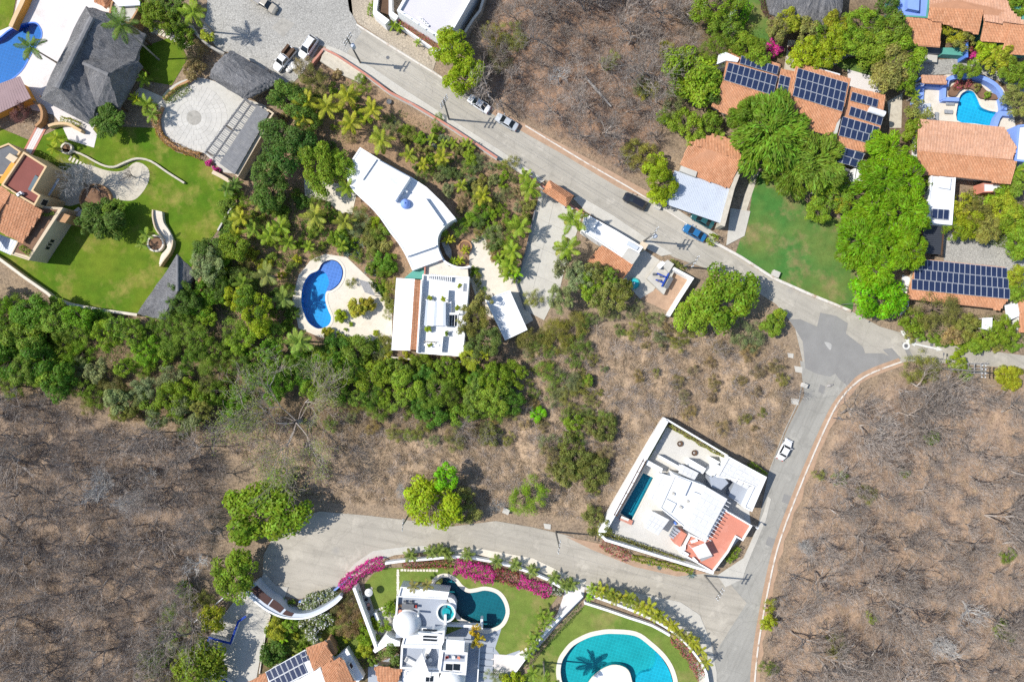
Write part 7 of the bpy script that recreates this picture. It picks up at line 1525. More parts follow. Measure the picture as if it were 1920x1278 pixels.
def palm(px, py, zc, L, col=GREEN, n=13, label=None, fat=False, group='palms', head=None, z=None, base=None):
    c = W(px, py, zc); b = W(*base, 0) if base else Vector((c.x + rnd.uniform(-.1, .1) * zc * .4, c.y, 0)); g = z if z is not None else max(gz(b.x, b.y), -.06)
    R = thing('palm_tree', label or where(px, py, head or (CN.get(col, 'green') + (' broad-leaved palm' if fat else ' palm')), group), 'palm', (b.x, b.y, g - .03), group)
    hh = zc - g + .03; lean = Vector((c.x - b.x, c.y - b.y, hh)); q = lean.to_track_quat('Z', 'Y').to_euler(); rr = (.14 if zc > 5 else .13 if zc > 2 else .10)
    mk('trunk', PTRUNK[rnd.randrange(3)], R, (0, 0, 0), q, (rr, rr, lean.length))
    for i in range(n):
        az = 2.399 * i + rnd.uniform(-.2, .2); el = radians(62 - 92 * (i / max(1, n - 1)) ** .8 + rnd.uniform(-8, 8)); Lk = L * rnd.uniform(.85, 1.12) * (.75 + .25 * min(1, i / 4))
        me = (FATFROND[min(2, i * 3 // n)] if fat else FROND[min(2, i * 3 // n) + 3 * (i % 2)])
        cc = col if i < n - 2 or fat else tuple(.5 * a + .5 * b_ for a, b_ in zip(col, (.30, .20, .08)))
        mk('frond', me, R, (lean.x, lean.y, hh), (rnd.uniform(-.3, .3), -el, az), (Lk, Lk, Lk), jit(cc, .15))
    return R
def agave(px, py, r, label, col=(.22, .30, .30), n=15):
    b = W(px, py); g = max(gz(b.x, b.y), -.05); R = thing('agave', label, 'agave', (b.x, b.y, g), 'agaves')
    for i in range(n):
        az = 2.399 * i; el = radians(55 - 60 * i / n); k = r * rnd.uniform(.8, 1.1); mk('leaf', BLADE, R, (0, 0, .05), (0, -el + .4, az), (k, k * .9, k), jit(col))
def hedge(pts, w, h, col, label, leaf=.22, dens=70, mat='leaf', name='hedge', z0=0.0):
    """clipped or rambling hedge along a photo polyline"""
    line = [np.array(W(x, y, h + z0)[:2]) for x, y in pts]; Cs, Ns = [], []; r = rng
    for a, b in zip(line, line[1:]):
        Lg = np.linalg.norm(b - a); n = int(Lg * (w + 2 * h) * dens * .6) + 8; t = r.rand(n)[:, None]; d = (b - a) / max(Lg, 1e-6); s_ = np.array([-d[1], d[0]])
        u = r.uniform(-1, 1, n); v = r.rand(n); side = r.rand(n) < (2 * h / (w + 2 * h)); bump_ = 1 + .22 * np.sin(t[:, 0] * Lg * 2.1 + a[0]) + .12 * r.randn(n)
        off = np.where(side, np.sign(u) * (.9 + .1 * r.rand(n)), u) * w / 2 * bump_; zz = z0 + np.where(side, v * h, h * (1 - .25 * u ** 2)) * (.9 + .2 * bump_ * .5)
        C = np.concatenate([a + (b - a) * t + s_ * off[:, None], zz[:, None]], 1); N_ = np.concatenate([s_[None] * off[:, None] / w, np.full((n, 1), .7)], 1); Cs.append(C); Ns.append(N_)
    C = np.concatenate(Cs); N_ = unit(np.concatenate(Ns) + .5 * r.randn(len(C), 3)); o0 = np.array([C[:, 0].mean(), C[:, 1].mean(), z0])
    L = leaf * r.uniform(.6, 1.4, len(C)); V, F = leaf_quads(C - o0, N_, r.randn(len(C), 3), L, L * .65)
    R = thing(name, label, 'hedge', tuple(o0)); mk('foliage', np_mesh('foliage', V, F, mat), R, color=col)
    m = MB()
    for a, b in zip(line, line[1:]):
        for t in np.linspace(.1, .9, max(2, int(np.linalg.norm(b - a) / 1.2))): q = a + (b - a) * t; m.tube((q[0], q[1], z0 - .05), (q[0] + .05, q[1], z0 + h * .8), .04, .02, n=4)
    m.build('stems', 'bark', R)
def darts(poly, n, md, seed, avoid=()):
    r = random.Random(seed); P = []; xs = [p[0] for p in poly]; ys = [p[1] for p in poly]; k = 0
    while len(P) < n and k < n * 60:
        k += 1; x, y = r.uniform(min(xs), max(xs)), r.uniform(min(ys), max(ys))
        if not bool(inside(poly, np.array(x), np.array(y))): continue
        if any((x - a) ** 2 + (y - b) ** 2 < md * md for a, b in P): continue
        if any((x - a) ** 2 + (y - b) ** 2 < c * c for a, b, c in avoid): continue
        P.append((x, y))
    return P
# ------------------------------------------------------------------ single trees one can point at
T = tree
T(850, 95, 40, 8, 'lump', LIME, 'upper crown of bright lime trees beside the top white villa'); T(872, 145, 38, 7, 'lump', LIME, 'lower bright lime tree above the parked white car')
T(505, 956, 70, 8, 'lump', (.226, .333, .023), 'large round green tree at the upper left of the turning circle'); T(462, 1000, 24, 4, 'lump', GREEN)
T(810, 946, 52, 7.5, 'lump', LIME, 'bright lime tree overhanging the lane'); T(838, 895, 25, 7, 'lump', FRESH, 'small fresh green crown behind the lime lane tree'); T(872, 948, 34, 4.5, 'loose', OLIVE, 'dull olive tree right of the lime lane tree')
T(992, 930, 42, 6, 'wispy', GREEN, 'fine-leaved olive green tree above the lane near the grey box')
T(440, 1080, 45, 7, 'lump', (.226, .333, .023), 'round green tree shading the curved garage front'); T(372, 1258, 55, 7, 'lump', (.226, .319, .021), 'large yellow-green tree beside the cobalt wall at the bottom edge'); T(398, 1156, 26, 5, 'lump', YEL, 'yellow-green tree on the white rail by the driveway')
T(1362, 558, 58, 7.5, 'lump', (.266, .386, .029), 'large rounded light green tree between street and dry slope'); T(1300, 588, 38, 6, 'lump', GREEN, 'darker green tree left of the large rounded street tree'); T(1240, 342, 30, 6, 'lump', LIME, 'lime green tree above the metal carport roof'); T(1232, 370, 18, 4, 'lump', LIME)
T(1645, 557, 52, 7, 'lump', FRESH, 'vivid green round tree at the end of the white stone wall')
T(1438, 250, 70, 9, 'feather', (.185, .295, .022), 'huge feathery green tree overlapping the solar panel house'); T(1522, 305, 56, 8, 'feather', (.193, .286, .032), 'feathery green tree right of the huge one below the solar panels'); T(1480, 320, 48, 7, 'feather', (.2, .299, .026)); T(1405, 215, 34, 7, 'feather', (.226, .333, .023))
for x, y, r_ in ((1662, 285, 38), (1650, 340, 44), (1700, 335, 38), (1640, 395, 44), (1695, 395, 44), (1612, 452, 46), (1668, 452, 50), (1700, 470, 34), (1640, 500, 36)): T(x, y, r_, 8.5, 'feather', (.225, .40, .012), group='vivid feathery tree screen')
T(1700, 468, 16, 6.5, 'lump', LIME); T(1560, 372, 34, 5, 'loose', MID); T(1535, 390, 28, 4.5, 'loose', GREEN); T(1580, 380, 20, 4, 'lump', YEL)
T(1752, 582, 42, 5.5, 'wispy', OLIVE, 'grey-olive fine-leaved tree in front of the long solar roof'); T(1715, 600, 26, 3.5, 'loose', GREEN); T(1810, 612, 30, 4, 'loose', OLIVE); T(1850, 628, 28, 3.6, 'loose', GREEN); T(1790, 632, 24, 3.2, 'loose', DRYG); T(1885, 618, 28, 3.8, 'loose', GREEN); T(1830, 648, 18, 2.6, 'lump', GREEN)
T(1300, 140, 52, 7, 'lump', GREEN, 'broad green tree left of the solar panel house'); T(1322, 165, 34, 6, 'lump', DARK); T(1290, 240, 40, 5, 'loose', GREEN); T(1330, 235, 26, 4, 'loose', MID); T(1262, 195, 26, 4, 'wispy', GREYG)
for x, y, r_, st, c_ in ((1345, 15, 46, 'loose', GREEN), (1360, 60, 34, 'loose', MID), (1340, 95, 30, 'wispy', GREEN), (1405, 95, 30, 'lump', GREEN), (1425, 110, 22, 'lump', GREEN), (1460, 55, 24, 'lump', OLIVE), (1480, 40, 22, 'lump', YEL), (1510, 58, 26, 'loose', OLIVE), (1535, 65, 26, 'loose', GREEN), (1565, 45, 24, 'lump', YEL), (1560, 80, 34, 'lump', LIME), (1520, 98, 34, 'lump', LIME), (1590, 75, 34, 'lump', GREEN), (1620, 45, 36, 'loose', GREEN), (1655, 20, 32, 'loose', DARK), (1630, 90, 36, 'lump', GREEN), (1660, 65, 36, 'lump', MID), (1690, 100, 38, 'lump', GREEN), (1670, 130, 38, 'lump', OLIVE), (1700, 145, 26, 'loose', GREEN), (1500, 108, 22, 'lump', LIME), (1545, 108, 20, 'lump', LIME)):
    T(x, y, r_, 4.5 + r_ * .05, st, c_, group='trees of the upper right gardens')
for x, y, r_, st, c_ in ((1785, 55, 28, 'loose', YEL), (1805, 75, 22, 'loose', OLIVE), (1905, 12, 34, 'lump', GREEN), (1850, 95, 22, 'lump', LIME), (1870, 110, 24, 'lump', YEL), (1895, 125, 26, 'loose', GREEN), (1915, 140, 28, 'lump', GREEN), (1905, 190, 30, 'loose', OLIVE), (1825, 130, 16, 'lump', GREEN), (1800, 132, 14, 'lump', GREEN), (1720, 215, 26, 'loose', OLIVE), (1715, 250, 26, 'lump', GREEN), (1735, 345, 18, 'loose', GREEN), (1800, 385, 26, 'loose', YEL), (1830, 400, 28, 'loose', OLIVE), (1815, 425, 28, 'lump', LIME), (1790, 430, 20, 'loose', GREEN), (1850, 425, 28, 'lump', OLIVE), (1880, 395, 34, 'lump', YEL), (1905, 420, 38, 'lump', GREEN), (1870, 370, 26, 'loose', GREEN), (1910, 455, 30, 'feather', GREEN), (1905, 345, 24, 'feather', MID), (1900, 520, 22, 'lump', YEL), (1905, 548, 20, 'lump', GREEN)):
    T(x, y, r_, 3.5 + r_ * .04, st, c_, group='trees round the right-hand houses')
# palm garden
T(525, 255, 36, 7, 'lump', DARK, 'dark dense mango tree right of the slatted pergola'); T(552, 285, 42, 7, 'lump', (.093, .186, .027), 'dense mango tree above the curved white roof path'); T(548, 190, 36, 6, 'lump', DARK); T(500, 322, 32, 6.5, 'lump', DARK); T(510, 362, 34, 6, 'lump', DARK); T(600, 318, 42, 6.5, 'lump', GREEN, 'rounded green tree beside the upper end of the curved white roof'); T(640, 310, 28, 5.5, 'lump', GREEN); T(575, 225, 28, 4.5, 'loose', DARK); T(590, 150, 30, 4.5, 'wispy', OLIVE); T(570, 130, 24, 4, 'wispy', DRYG)
T(468, 572, 30, 6.5, 'lump', (.173, .293, .026), 'rounded green tree of the lime pair below the jungle garden'); T(484, 600, 27, 6.5, 'lump', LIME, 'bright lime tree of the pair below the jungle garden'); T(448, 558, 24, 6, 'lump', LIME); T(490, 570, 20, 6, 'lump', LIME)
T(195, 412, 38, 5.5, 'feather', DARK, 'dark glossy tree beside the fan of white steps'); T(170, 420, 24, 4, 'feather', DARK); T(215, 398, 24, 4.5, 'feather', MID)
T(202, 225, 30, 5, 'feather', DARK, 'dark tree at the lower corner of the thatched villa'); T(300, 30, 34, 5, 'loose', GREEN); T(335, 40, 30, 4.5, 'loose', MID); T(280, 12, 28, 4.5, 'loose', GREEN); T(318, 5, 28, 5, 'loose', DARK); T(368, 105, 26, 3, 'wispy', DRYG); T(362, 130, 22, 2.6, 'loose', DRYG); T(390, 68, 12, 2.2, 'lump', YEL); T(345, 70, 24, 4, 'loose', GREEN)
T(40, 205, 24, 3.2, 'wispy', (.186, .08, .074), 'purple-brown shrubby tree below the mauve roof'); T(345, 560, 34, 6, 'loose', DARK, 'dark tree right of the small thatched hut'); T(390, 500, 34, 6, 'loose', GREYG); T(410, 530, 32, 5.5, 'loose', DARK); T(395, 470, 28, 5, 'lump', DARK)
T(885, 600, 34, 7.5, 'loose', OLIVE, 'olive tree overhanging the white terrace house and garage'); T(905, 640, 34, 7, 'loose', (.173, .226, .053)); T(900, 565, 22, 6.5, 'loose', OLIVE); T(890, 665, 28, 6, 'loose', YEL); T(930, 660, 26, 4.5, 'wispy', (.226, .173, .116))
for x, y, r_, c_ in ((1140, 555, 36, OLIVE), (1110, 540, 32, GREEN), (1165, 545, 26, (.266, .266, .053)), (1085, 520, 30, GREYG), (1060, 500, 24, GREYG), (1120, 505, 22, OLIVE), (1050, 560, 28, GREYG), (1145, 520, 18, MID)): T(x, y, r_, 5.5, 'loose', c_, group='trees beside the long driveway')
T(1700, 660 + 25, 0.1, .1) if False else None
T(1725, 690, 36, 3.5, 'wispy', OLIVE, 'grey-olive thorny tree at the road below the double arrow'); T(1795, 680, 18, 2.4, 'lump', LIME); T(1890, 705, 28, 2.4, 'lump', YEL); T(1810, 700, 14, 2.2, 'loose', GREEN)
T(1450, 610, 22, 3.5, 'lump', MID, 'small bush-like green tree at the junction corner'); T(1400, 630, 32, 2.6, 'wispy', GREYG); T(1462, 590, 12, 2.6, 'lump', GREEN)
T(515, 1225, 26, 3.5, 'lump', DARK, 'dark clipped tree on the garden bank by the concrete driveway'); T(520, 1180, 20, 3, 'lump', YEL); T(545, 1170, 18, 2.8, 'loose', GREEN); T(735, 1230, 26, 3.4, 'loose', (.213, .266, .053)); T(690, 1190, 20, 2.6, 'loose', GREEN); T(685, 1215, 16, 2.2, 'lump', YEL); T(655, 1160, 34, 3.2, 'wispy', (.253, .173, .095)); T(650, 1130, 30, 3, 'wispy', (.213, .186, .063)); T(720, 1175, 14, 2.2, 'loose', GREEN); T(730, 1140, 14, 1.8, 'lump', GREEN); T(895, 1200, 14, 3.4, 'loose', GOLD, 'golden yellow tree at the corner of the domed villa pool'); T(892, 1180, 12, 3.2, 'loose', GOLD); T(925, 1265, 18, 2.6, 'wispy', GREYG); T(960, 1278, 22, 2.6, 'lump', LIME); T(1440, 1165, 16, 2.6, 'lump', YEL); T(1446, 1135, 14, 2.4, 'loose', YEL)
T(1535, 890, 13, 2.2, 'wispy', OLIVE); T(1575, 895, 16, 2.4, 'wispy', MID); T(1625, 925, 20, 2.6, 'wispy', OLIVE); T(1745, 820, 13, 2, 'lump', MID); T(1695, 885, 12, 2, 'wispy', GREEN); T(1890, 1042, 16, 2.4, 'wispy', MID); T(1882, 1185, 22, 3, 'wispy', GREEN); T(1634, 1158, 12, 2, 'wispy', GREEN); T(1570, 1210, 26, 3, 'wispy', OLIVE); T(1440, 1250, 18, 2.5, 'wispy', MID)
T(1030, 790 - 90, 26, 3.2, 'wispy', MID); T(1060, 720, 30, 3.2, 'wispy', GREYG); T(1100, 715, 12, 2, 'lump', GREEN); T(1075, 790, 20, 2.6, 'loose', GREEN); T(1125, 800, 32, 3, 'loose', (.219, .239, .063), 'olive bush-like tree on the dry slope left of the cube house'); T(1075, 845, 36, 3, 'loose', (.219, .239, .063)); T(1110, 885, 34, 3, 'loose', (.219, .239, .063)); T(1060, 885, 26, 2.6, 'loose', OLIVE); T(1030, 830, 24, 2.6, 'wispy', GREYG); T(1120, 975, 30, 3, 'loose', OLIVE); T(930, 760, 30, 4, 'wispy', (.226, .359, .032)); T(920, 815, 20, 3, 'loose', OLIVE); T(855, 825, 22, 3, 'wispy', OLIVE); T(1010, 775, 16, 2.2, 'lump', FRESH); T(960, 700, 30, 4, 'loose', GREEN); T(1000, 640, 32, 3.6, 'wispy', OLIVE); T(1045, 630, 32, 3.2, 'wispy', (.253, .253, .058)); T(1080, 610, 28, 3, 'wispy', OLIVE); T(1000, 560, 20, 2.4, 'wispy', OLIVE)
T(1145, 115, 20, 3, 'wispy', (.293, .333, .095), 'pale green thin tree in the wood above the fallen trunk'); T(1248, 95, 18, 3.4, 'wispy', YEL); T(1205, 160, 24, 2.6, 'wispy', GREYG); T(1215, 170, 22, 2.2, 'wispy', YEL); T(960, 70, 30, 3.6, 'wispy', OLIVE); T(925, 65, 24, 3.6, 'wispy', OLIVE); T(935, 110, 26, 3.4, 'wispy', (.2, .2, .084)); T(1245, 220, 14, 2.6, 'lump', GREEN); T(1230, 310, 22, 3.2, 'lump', LIME); T(1200, 290, 36, 3.4, 'wispy', OLIVE)
T(1440, 455, 0.1, .1) if False else None
# jungle belt
J = [(-30, 560), (60, 545), (110, 572), (255, 605), (330, 600), (380, 560), (395, 440), (430, 430), (470, 500), (540, 620), (600, 640), (720, 680), (880, 690), (960, 700), (960, 770), (860, 790), (760, 775), (680, 770), (640, 745), (500, 720), (440, 700), (420, 760), (330, 790), (230, 780), (150, 745), (60, 722), (-30, 735)]
for x, y in darts(J, 118, 22, 4, [(468, 580, 50), (590, 560, 58)]):
    left = x < 420; c_ = rnd.choice([GREEN, MID, (.2, .36, .02), MID, GREEN, (.18, .34, .02)] if left and y < 680 else ([OLIVE, GREEN, GREYG, MID, (.266, .266, .053)] if left else [MID, GREEN, (.133, .266, .032), (.186, .266, .053), MID]))
    T(x, y, rnd.uniform(18, 34), rnd.uniform(3.2, 6), rnd.choice(['loose', 'wispy', 'lump', 'wispy', 'loose']), c_, group='trees of the green belt below the gardens')
for x, y in darts([(440, 690), (520, 640), (640, 660), (660, 740), (560, 720), (430, 790), (415, 770)], 12, 28, 8): T(x, y, rnd.uniform(20, 32), rnd.uniform(3, 5), 'loose', (.173, .346, .021), group='fresh green trees of the belt')
for x, y in darts([(60, 580), (150, 600), (110, 720), (0, 690), (0, 590)], 8, 34, 12): T(x, y, rnd.uniform(26, 38), 6.5, 'lump', rnd.choice([(.133, .266, .021), MID]), group='trees of the green belt below the gardens')
for x, y in darts([(150, 745), (330, 790), (440, 765), (640, 745), (800, 775), (960, 770), (1000, 700), (960, 640), (1090, 590), (1180, 610), (1150, 700), (1160, 860), (1120, 930), (1040, 900), (1000, 830), (860, 840), (680, 800), (440, 800), (330, 812), (150, 765)], 75, 19, 71, [(560, 790, 40), (1010, 775, 14)]):
    shrub(x, y, rnd.uniform(9, 21), 'wispy', rnd.choice([OLIVE, GREYG, OLIVE, DRYG, (.24, .30, .07), (.20, .29, .05)]), name='dry_shrub', group='thin scrub along the lower edge of the green belt')
for x, y in darts([(1180, 640), (1470, 660), (1470, 740), (1420, 850), (1260, 770), (1190, 700)], 22, 26, 72): shrub(x, y, rnd.uniform(9, 19), 'wispy', rnd.choice([DRYG, (.30, .25, .13), OLIVE, (.33, .26, .16)]), name='dry_shrub', group='dry scrub on the slope above the cube house')
for x, y in ((700, 645), (712, 652), (722, 640), (728, 655), (715, 632), (725, 565), (728, 585), (712, 510), (700, 530), (715, 545), (655, 640), (668, 645), (640, 632), (893, 520), (897, 534), (905, 546), (890, 508), (926, 468), (944, 500), (938, 455), (915, 440), (968, 525), (900, 610)): shrub(x, y, rnd.uniform(8, 14), rnd.choice(['loose', 'wispy', 'feather']), rnd.choice([GREEN, OLIVE, MID, (.30, .33, .06)]), group='shrubs bordering the pool deck and forecourt')
# ------------------------------------------------------------------ palms
for x, y, zc, L, c_ in ((650, 180, 4.5, 2.9, YEL), (612, 200, 4.2, 2.8, YEL), (575, 190, 4.2, 2.7, YEL), (568, 222, 3.5, 2.3, YEL), (697, 205, 3.8, 2.4, YEL), (657, 230, 4, 2.7, YEL), (714, 262, 4, 2.8, (.346, .399, .037)), (767, 290, 2.6, 1.9, (.319, .386, .032)), (828, 293, 3, 2.1, YEL), (793, 309, 2.2, 1.5, YEL), (865, 348, 2, 1.5, (.319, .386, .032)), (905, 366, 2.6, 2.1, YEL), (560, 280, 2.6, 2.2, YEL), (595, 280, 2.4, 1.8, GREEN)):
    palm(x, y, zc, L, c_, 13, group='young coconut palms of the garden')
for x, y, zc, L, c_ in ((993, 352, 4, 2.6, GREEN), (975, 425, 4.2, 2.8, (.253, .359, .032)), (1075, 410, 6, 3.2, GREEN), (1063, 465, 6, 3.0, (.253, .359, .032)), (960, 470, 3.8, 2.4, GREEN), (955, 495, 3.4, 2.4, GREEN), (985, 330, 2.4, 1.8, GREEN), (590, 405, 4, 2.9, (.333, .372, .053)), (645, 415, 3.2, 2.4, (.293, .333, .042)), (650, 352, 3.4, 2.2, GREEN), (490, 380, 3.4, 2.2, (.319, .346, .074)), (450, 408, 3.6, 2.4, YEL), (442, 440, 3, 2.0, YEL), (505, 440, 3.6, 2.6, GREEN), (525, 425, 3.6, 2.4, GREEN), (475, 430, 3, 2.2, MID), (532, 560, 3.4, 2.6, (.186, .266, .053)), (500, 515, 4.4, 2.8, (.253, .293, .074)), (455, 530, 4, 2.4, MID), (560, 640, 5.5, 3.0, (.253, .372, .063)), (540, 455, 2.6, 2.0, GREEN), (578, 462, 2.0, 1.6, GREEN), (640, 460, 2, 1.6, GREEN), (425, 355, 2.6, 1.8, DARK), (440, 345, 2.4, 1.8, DARK), (680, 345, 2.2, 1.4, GREEN)):
    palm(x, y, zc, L, c_, 13, group='palms of the jungle garden')
palm(57, 88, 7, 3.0, DARK, 13, 'tall palm leaning over the royal blue pool', base=(107, 118)); palm(226, 46, 11.5, 3.4, DARK, 14, 'tallest palm overhanging the thatched villa roof', base=(298, 112))
palm(362, 22, 8, 2.8, GREEN, 13, 'palm at the top edge beside the cobbled square'); palm(270, 150, 2.6, 1.8, GREEN, 12); palm(255, 185, 2.4, 1.6, LIME, 11); palm(275, 195, 2.6, 2.0, GREEN, 12); palm(285, 215, 2.4, 1.8, MID, 12); palm(105, 258, 2.8, 1.7, LIME, 11); palm(100, 278, 2.6, 1.5, LIME, 10); palm(275, 440, 3.6, 1.8, MID, 10, 'palm growing from the planter at the serpentine stair'); palm(265, 458, 2.4, 1.4, MID, 9)
for x, y, zc, L in ((1345, 262, 3, 2.0), (1332, 220, 2.6, 1.8), (1555, 350, 4, 2.2), (1535, 355, 4, 2.2), (1580, 335, 3, 1.8), (1705, 165, 2.6, 1.7), (1715, 180, 2.4, 1.5), (1865, 100, 3, 1.8), (1905, 320, 4, 2.6)): palm(x, y, zc, L, GREEN, 12, fat=x > 1500, group='palms beside the upper right houses')
# row of palms along the lane, cycads along the villa wall
ORD = 'first second third fourth fifth sixth seventh eighth ninth tenth eleventh twelfth thirteenth fourteenth fifteenth sixteenth seventeenth eighteenth nineteenth twentieth last'.split()
for k in range(21):
    t = k / 20; x = 1128 + 196 * t + rnd.uniform(-4, 4); y = 1108 + 62 * t + 66 * t ** 3 + rnd.uniform(-5, 5); palm(x, y, rnd.uniform(2.4, 3.4), rnd.uniform(1.4, 1.9), rnd.choice([YEL, (.22, .27, .03), (.26, .27, .03)]), 11, ORD[k] + ' areca palm of the lane row, counted from the villa gate', group='row of areca palms along the lane')
palm(1112, 1104, 2.4, 1.4, GREEN, 12); palm(1105, 1120, 1.2, 1.0, FRESH, 12)
for x, y in ((770, 1040), (808, 1034), (826, 1032), (840, 1038), (876, 1040), (932, 1052), (966, 1058), (998, 1070), (1040, 1082), (1060, 1098), (1072, 1094)): palm(x, y, 1.6, 1.6, (.21, .28, .06), 16, where(x, y, 'spiky cycad', 'cycads'), group='cycads behind the villa wall')
for x, y in ((776, 1098), (800, 1096)): palm(x, y, 4.6, 1.5, (.239, .226, .053), 11, z=3.0, group='palms in the villa roof planter', head='small palm in the roof planter')
for x, y, zc in ((1008, 1190, 3), (1020, 1170, 2.8), (1000, 1210, 2.6), (1030, 1155, 2.6), (990, 1225, 2.6), (1016, 1152, 2.4), (997, 1198, 3.2)): palm(x, y, zc, 1.6, MID, 11, group='palms between the two pool lawns')
palm(1024, 1292, 10, 3.0, MID, 14, 'tall palm at the bottom edge casting fan shadows on the turquoise pool', base=(1019, 1240)); palm(1000, 1262, 3, 1.8, MID, 12)
for x, y in ((748, 50), (738, 48)): palm(x, y, 1.6, 1.3, GREEN, 12, fat=True)
palm(783, 80, 1.6, 1.0, GREEN, 10, fat=True); palm(530, 1195, 1.8, 1.4, FRESH, 12, fat=True); palm(543, 1160, 1.6, 1.1, GREEN, 10, fat=True)
for x, y in ((808, 262), (832, 270), (850, 268), (872, 268), (880, 272)): palm(x, y, 1.8, 1.3, (.266, .359, .032), 10, group='small palms behind the pink wall')
for x, y in ((832, 437), (845, 448), (872, 468), (850, 490), (862, 488), (838, 450)): palm(x, y, 1.6, 1.2, rnd.choice([GREEN, YEL, LIME]), 10, fat=True, group='plants of the court')
for x, y in ((935, 485), (960, 505), (968, 510), (950, 515)): palm(x, y, 2.2, 1.6, rnd.choice([GREEN, FRESH]), 11, fat=True, group='plants beside the driveway')
# agaves
for k, (x, y, r_) in enumerate(((805, 262, 1.0), (828, 258, 1.0), (815, 275, .8), (662, 462, 1.3), (678, 455, 1.3), (672, 478, 1.2), (690, 508, 1.0), (705, 512, .9), (700, 495, 1.0), (650, 475, 1.1), (1295, 1075, 1.1), (1216, 1055, .7), (1235, 1063, .7), (1400, 462, .01))):
    if r_ > .1: agave(x, y, r_, where(x, y, 'blue-grey spiky agave', 'agaves'))
# ------------------------------------------------------------------ bougainvillea, hedges
B = (.133, .186, .032)
hedge([(640, 1105), (655, 1088), (675, 1072), (695, 1062), (718, 1056)], 1.9, 1.5, B, 'vivid magenta bougainvillea hedge at the edge of the turning circle', .24, 90, 'bougain', 'bougainvillea_hedge')
hedge([(754, 1060), (775, 1060), (800, 1060), (825, 1058), (846, 1060)], 1.2, 1.4, B, 'thin magenta bougainvillea strip above the stepping stones', .22, 80, 'bougain_faded', 'bougainvillea_hedge')
hedge([(852, 1062), (880, 1070), (905, 1078), (928, 1085)], 2.5, 1.8, B, 'broad magenta bougainvillea hedge above the teal pool', .25, 90, 'bougain', 'bougainvillea_hedge')
hedge([(925, 1075), (950, 1083), (972, 1091)], 2.0, 1.5, (.16, .13, .04), 'faded rusty bougainvillea between the two magenta stretches', .24, 80, 'bougain_faded', 'bougainvillea_hedge'); hedge([(972, 1091), (995, 1099), (1012, 1106), (1032, 1114)], 2.0, 1.5, B, 'magenta bougainvillea hedge nearest the white gate path', .24, 85, 'bougain', 'bougainvillea_hedge')
hedge([(1128, 1018), (1150, 1030), (1170, 1042), (1180, 1048)], 1.8, 1.0, (.186, .2, .053), 'dull purple bougainvillea at the cube house front wall', .22, 60, 'bougain_faded', 'bougainvillea_hedge')
hedge([(746, 34), (775, 54), (800, 72), (826, 92)], .8, .6, (.239, .173, .063), 'sparse pink bougainvillea on the planter of the top white villa', .2, 40, 'bougain_faded', 'bougainvillea_hedge', 1.6)
for x, y, r_ in ((1448, 88, 14), (1456, 96, 13), (1444, 100, 10)): shrub(x, y, r_, 'bougain', B, name='bougainvillea', group='bougainvillea of the solar house', hk=1.2)
shrub(1485, 92, 8, 'bougain_faded', B); shrub(1822, 103, 9, 'bougain', B); shrub(1815, 95, 10, 'bougain_faded', B); shrub(392, 305, 8, 'bougain', B); shrub(405, 318, 8, 'bougain', B); shrub(1796, 160, 10, 'bougain_faded', (.133, .093, .042)); shrub(1815, 158, 9, 'bougain_faded', (.133, .093, .042)); shrub(1850, 178, 8, 'loose', GREEN, z=.5); shrub(1832, 165, 9, 'loose', OLIVE, z=.5)
hedge([(1408, 5), (1400, 22), (1392, 40), (1385, 58)], 1.3, 1.4, FRESH, 'bright green clipped hedge by the top lawn', .2, 90)
hedge([(1430, -5), (1434, 14), (1440, 30)], .8, .7, (.133, .067, .084), 'dark purple low hedge beside the broad thatched roof', .18, 80)
hedge([(1258, 795), (1290, 815), (1330, 838), (1362, 855)], .9, 2.4, OLIVE, 'climbing hedge on the upper wall of the cube house', .22, 70)
hedge([(1250, 796), (1236, 820), (1222, 846), (1212, 862)], .6, 2.2, (.146, .186, .063), 'dark climbing hedge inside the left wall of the cube house', .2, 60)
hedge([(1140, 1003), (1180, 1016), (1230, 1034), (1285, 1054)], .5, 1.4, OLIVE, 'narrow hedge inside the front wall of the cube house', .2, 60)
hedge([(1185, 1046), (1215, 1052), (1250, 1060), (1300, 1072)], .9, .9, (.293, .346, .032), 'yellow-green planting below the front wall of the cube house', .26, 55)
hedge([(1440, 892), (1418, 878), (1408, 868)], .9, 1.6, MID, 'green shrubs behind the back wall of the cube house', .24, 60)
hedge([(1388, 1028), (1376, 1045), (1366, 1055)], .9, 1.4, GREEN, 'green shrubs between the cube house and the south road', .24, 60)
hedge([(1088, 1138), (1055, 1175), (1020, 1212), (985, 1250)], .8, .7, (.173, .226, .074), 'grey-green low hedge between the two pool lawns', .18, 70)
hedge([(1262, 1195), (1285, 1220), (1305, 1250), (1318, 1272)], 1.6, .9, (.16, .226, .053), 'mixed green and rusty border right of the turquoise pool', .24, 60, 'bougain_faded')
hedge([(306, 186), (330, 172), (352, 160)], 1.4, 1.1, (.213, .279, .042), 'trimmed green hedge at the upper left of the round plaza', .2, 70)
hedge([(292, 205), (290, 230), (298, 252), (318, 270), (345, 282), (375, 292)], 1.1, .9, (.399, .226, .063), 'rusty orange planting round the lower left of the plaza', .2, 65)
hedge([(112, 222), (130, 228), (148, 238)], 1.2, .9, YEL, 'yellow-green hedge below the thatched villa', .2, 80); hedge([(72, 288), (95, 302), (115, 318)], 1.0, .8, (.186, .239, .032), 'green hedge beside the dark red roof', .2, 70)
hedge([(36, 462), (48, 470), (56, 478)], .8, .5, GREEN, 'green plants in the roof planter of the yellow house', .22, 70, z0=4.85); hedge([(70, 402), (90, 402), (100, 398)], .5, .4, MID, 'green strip in the upper planter of the yellow house', .2, 60, z0=4.85)
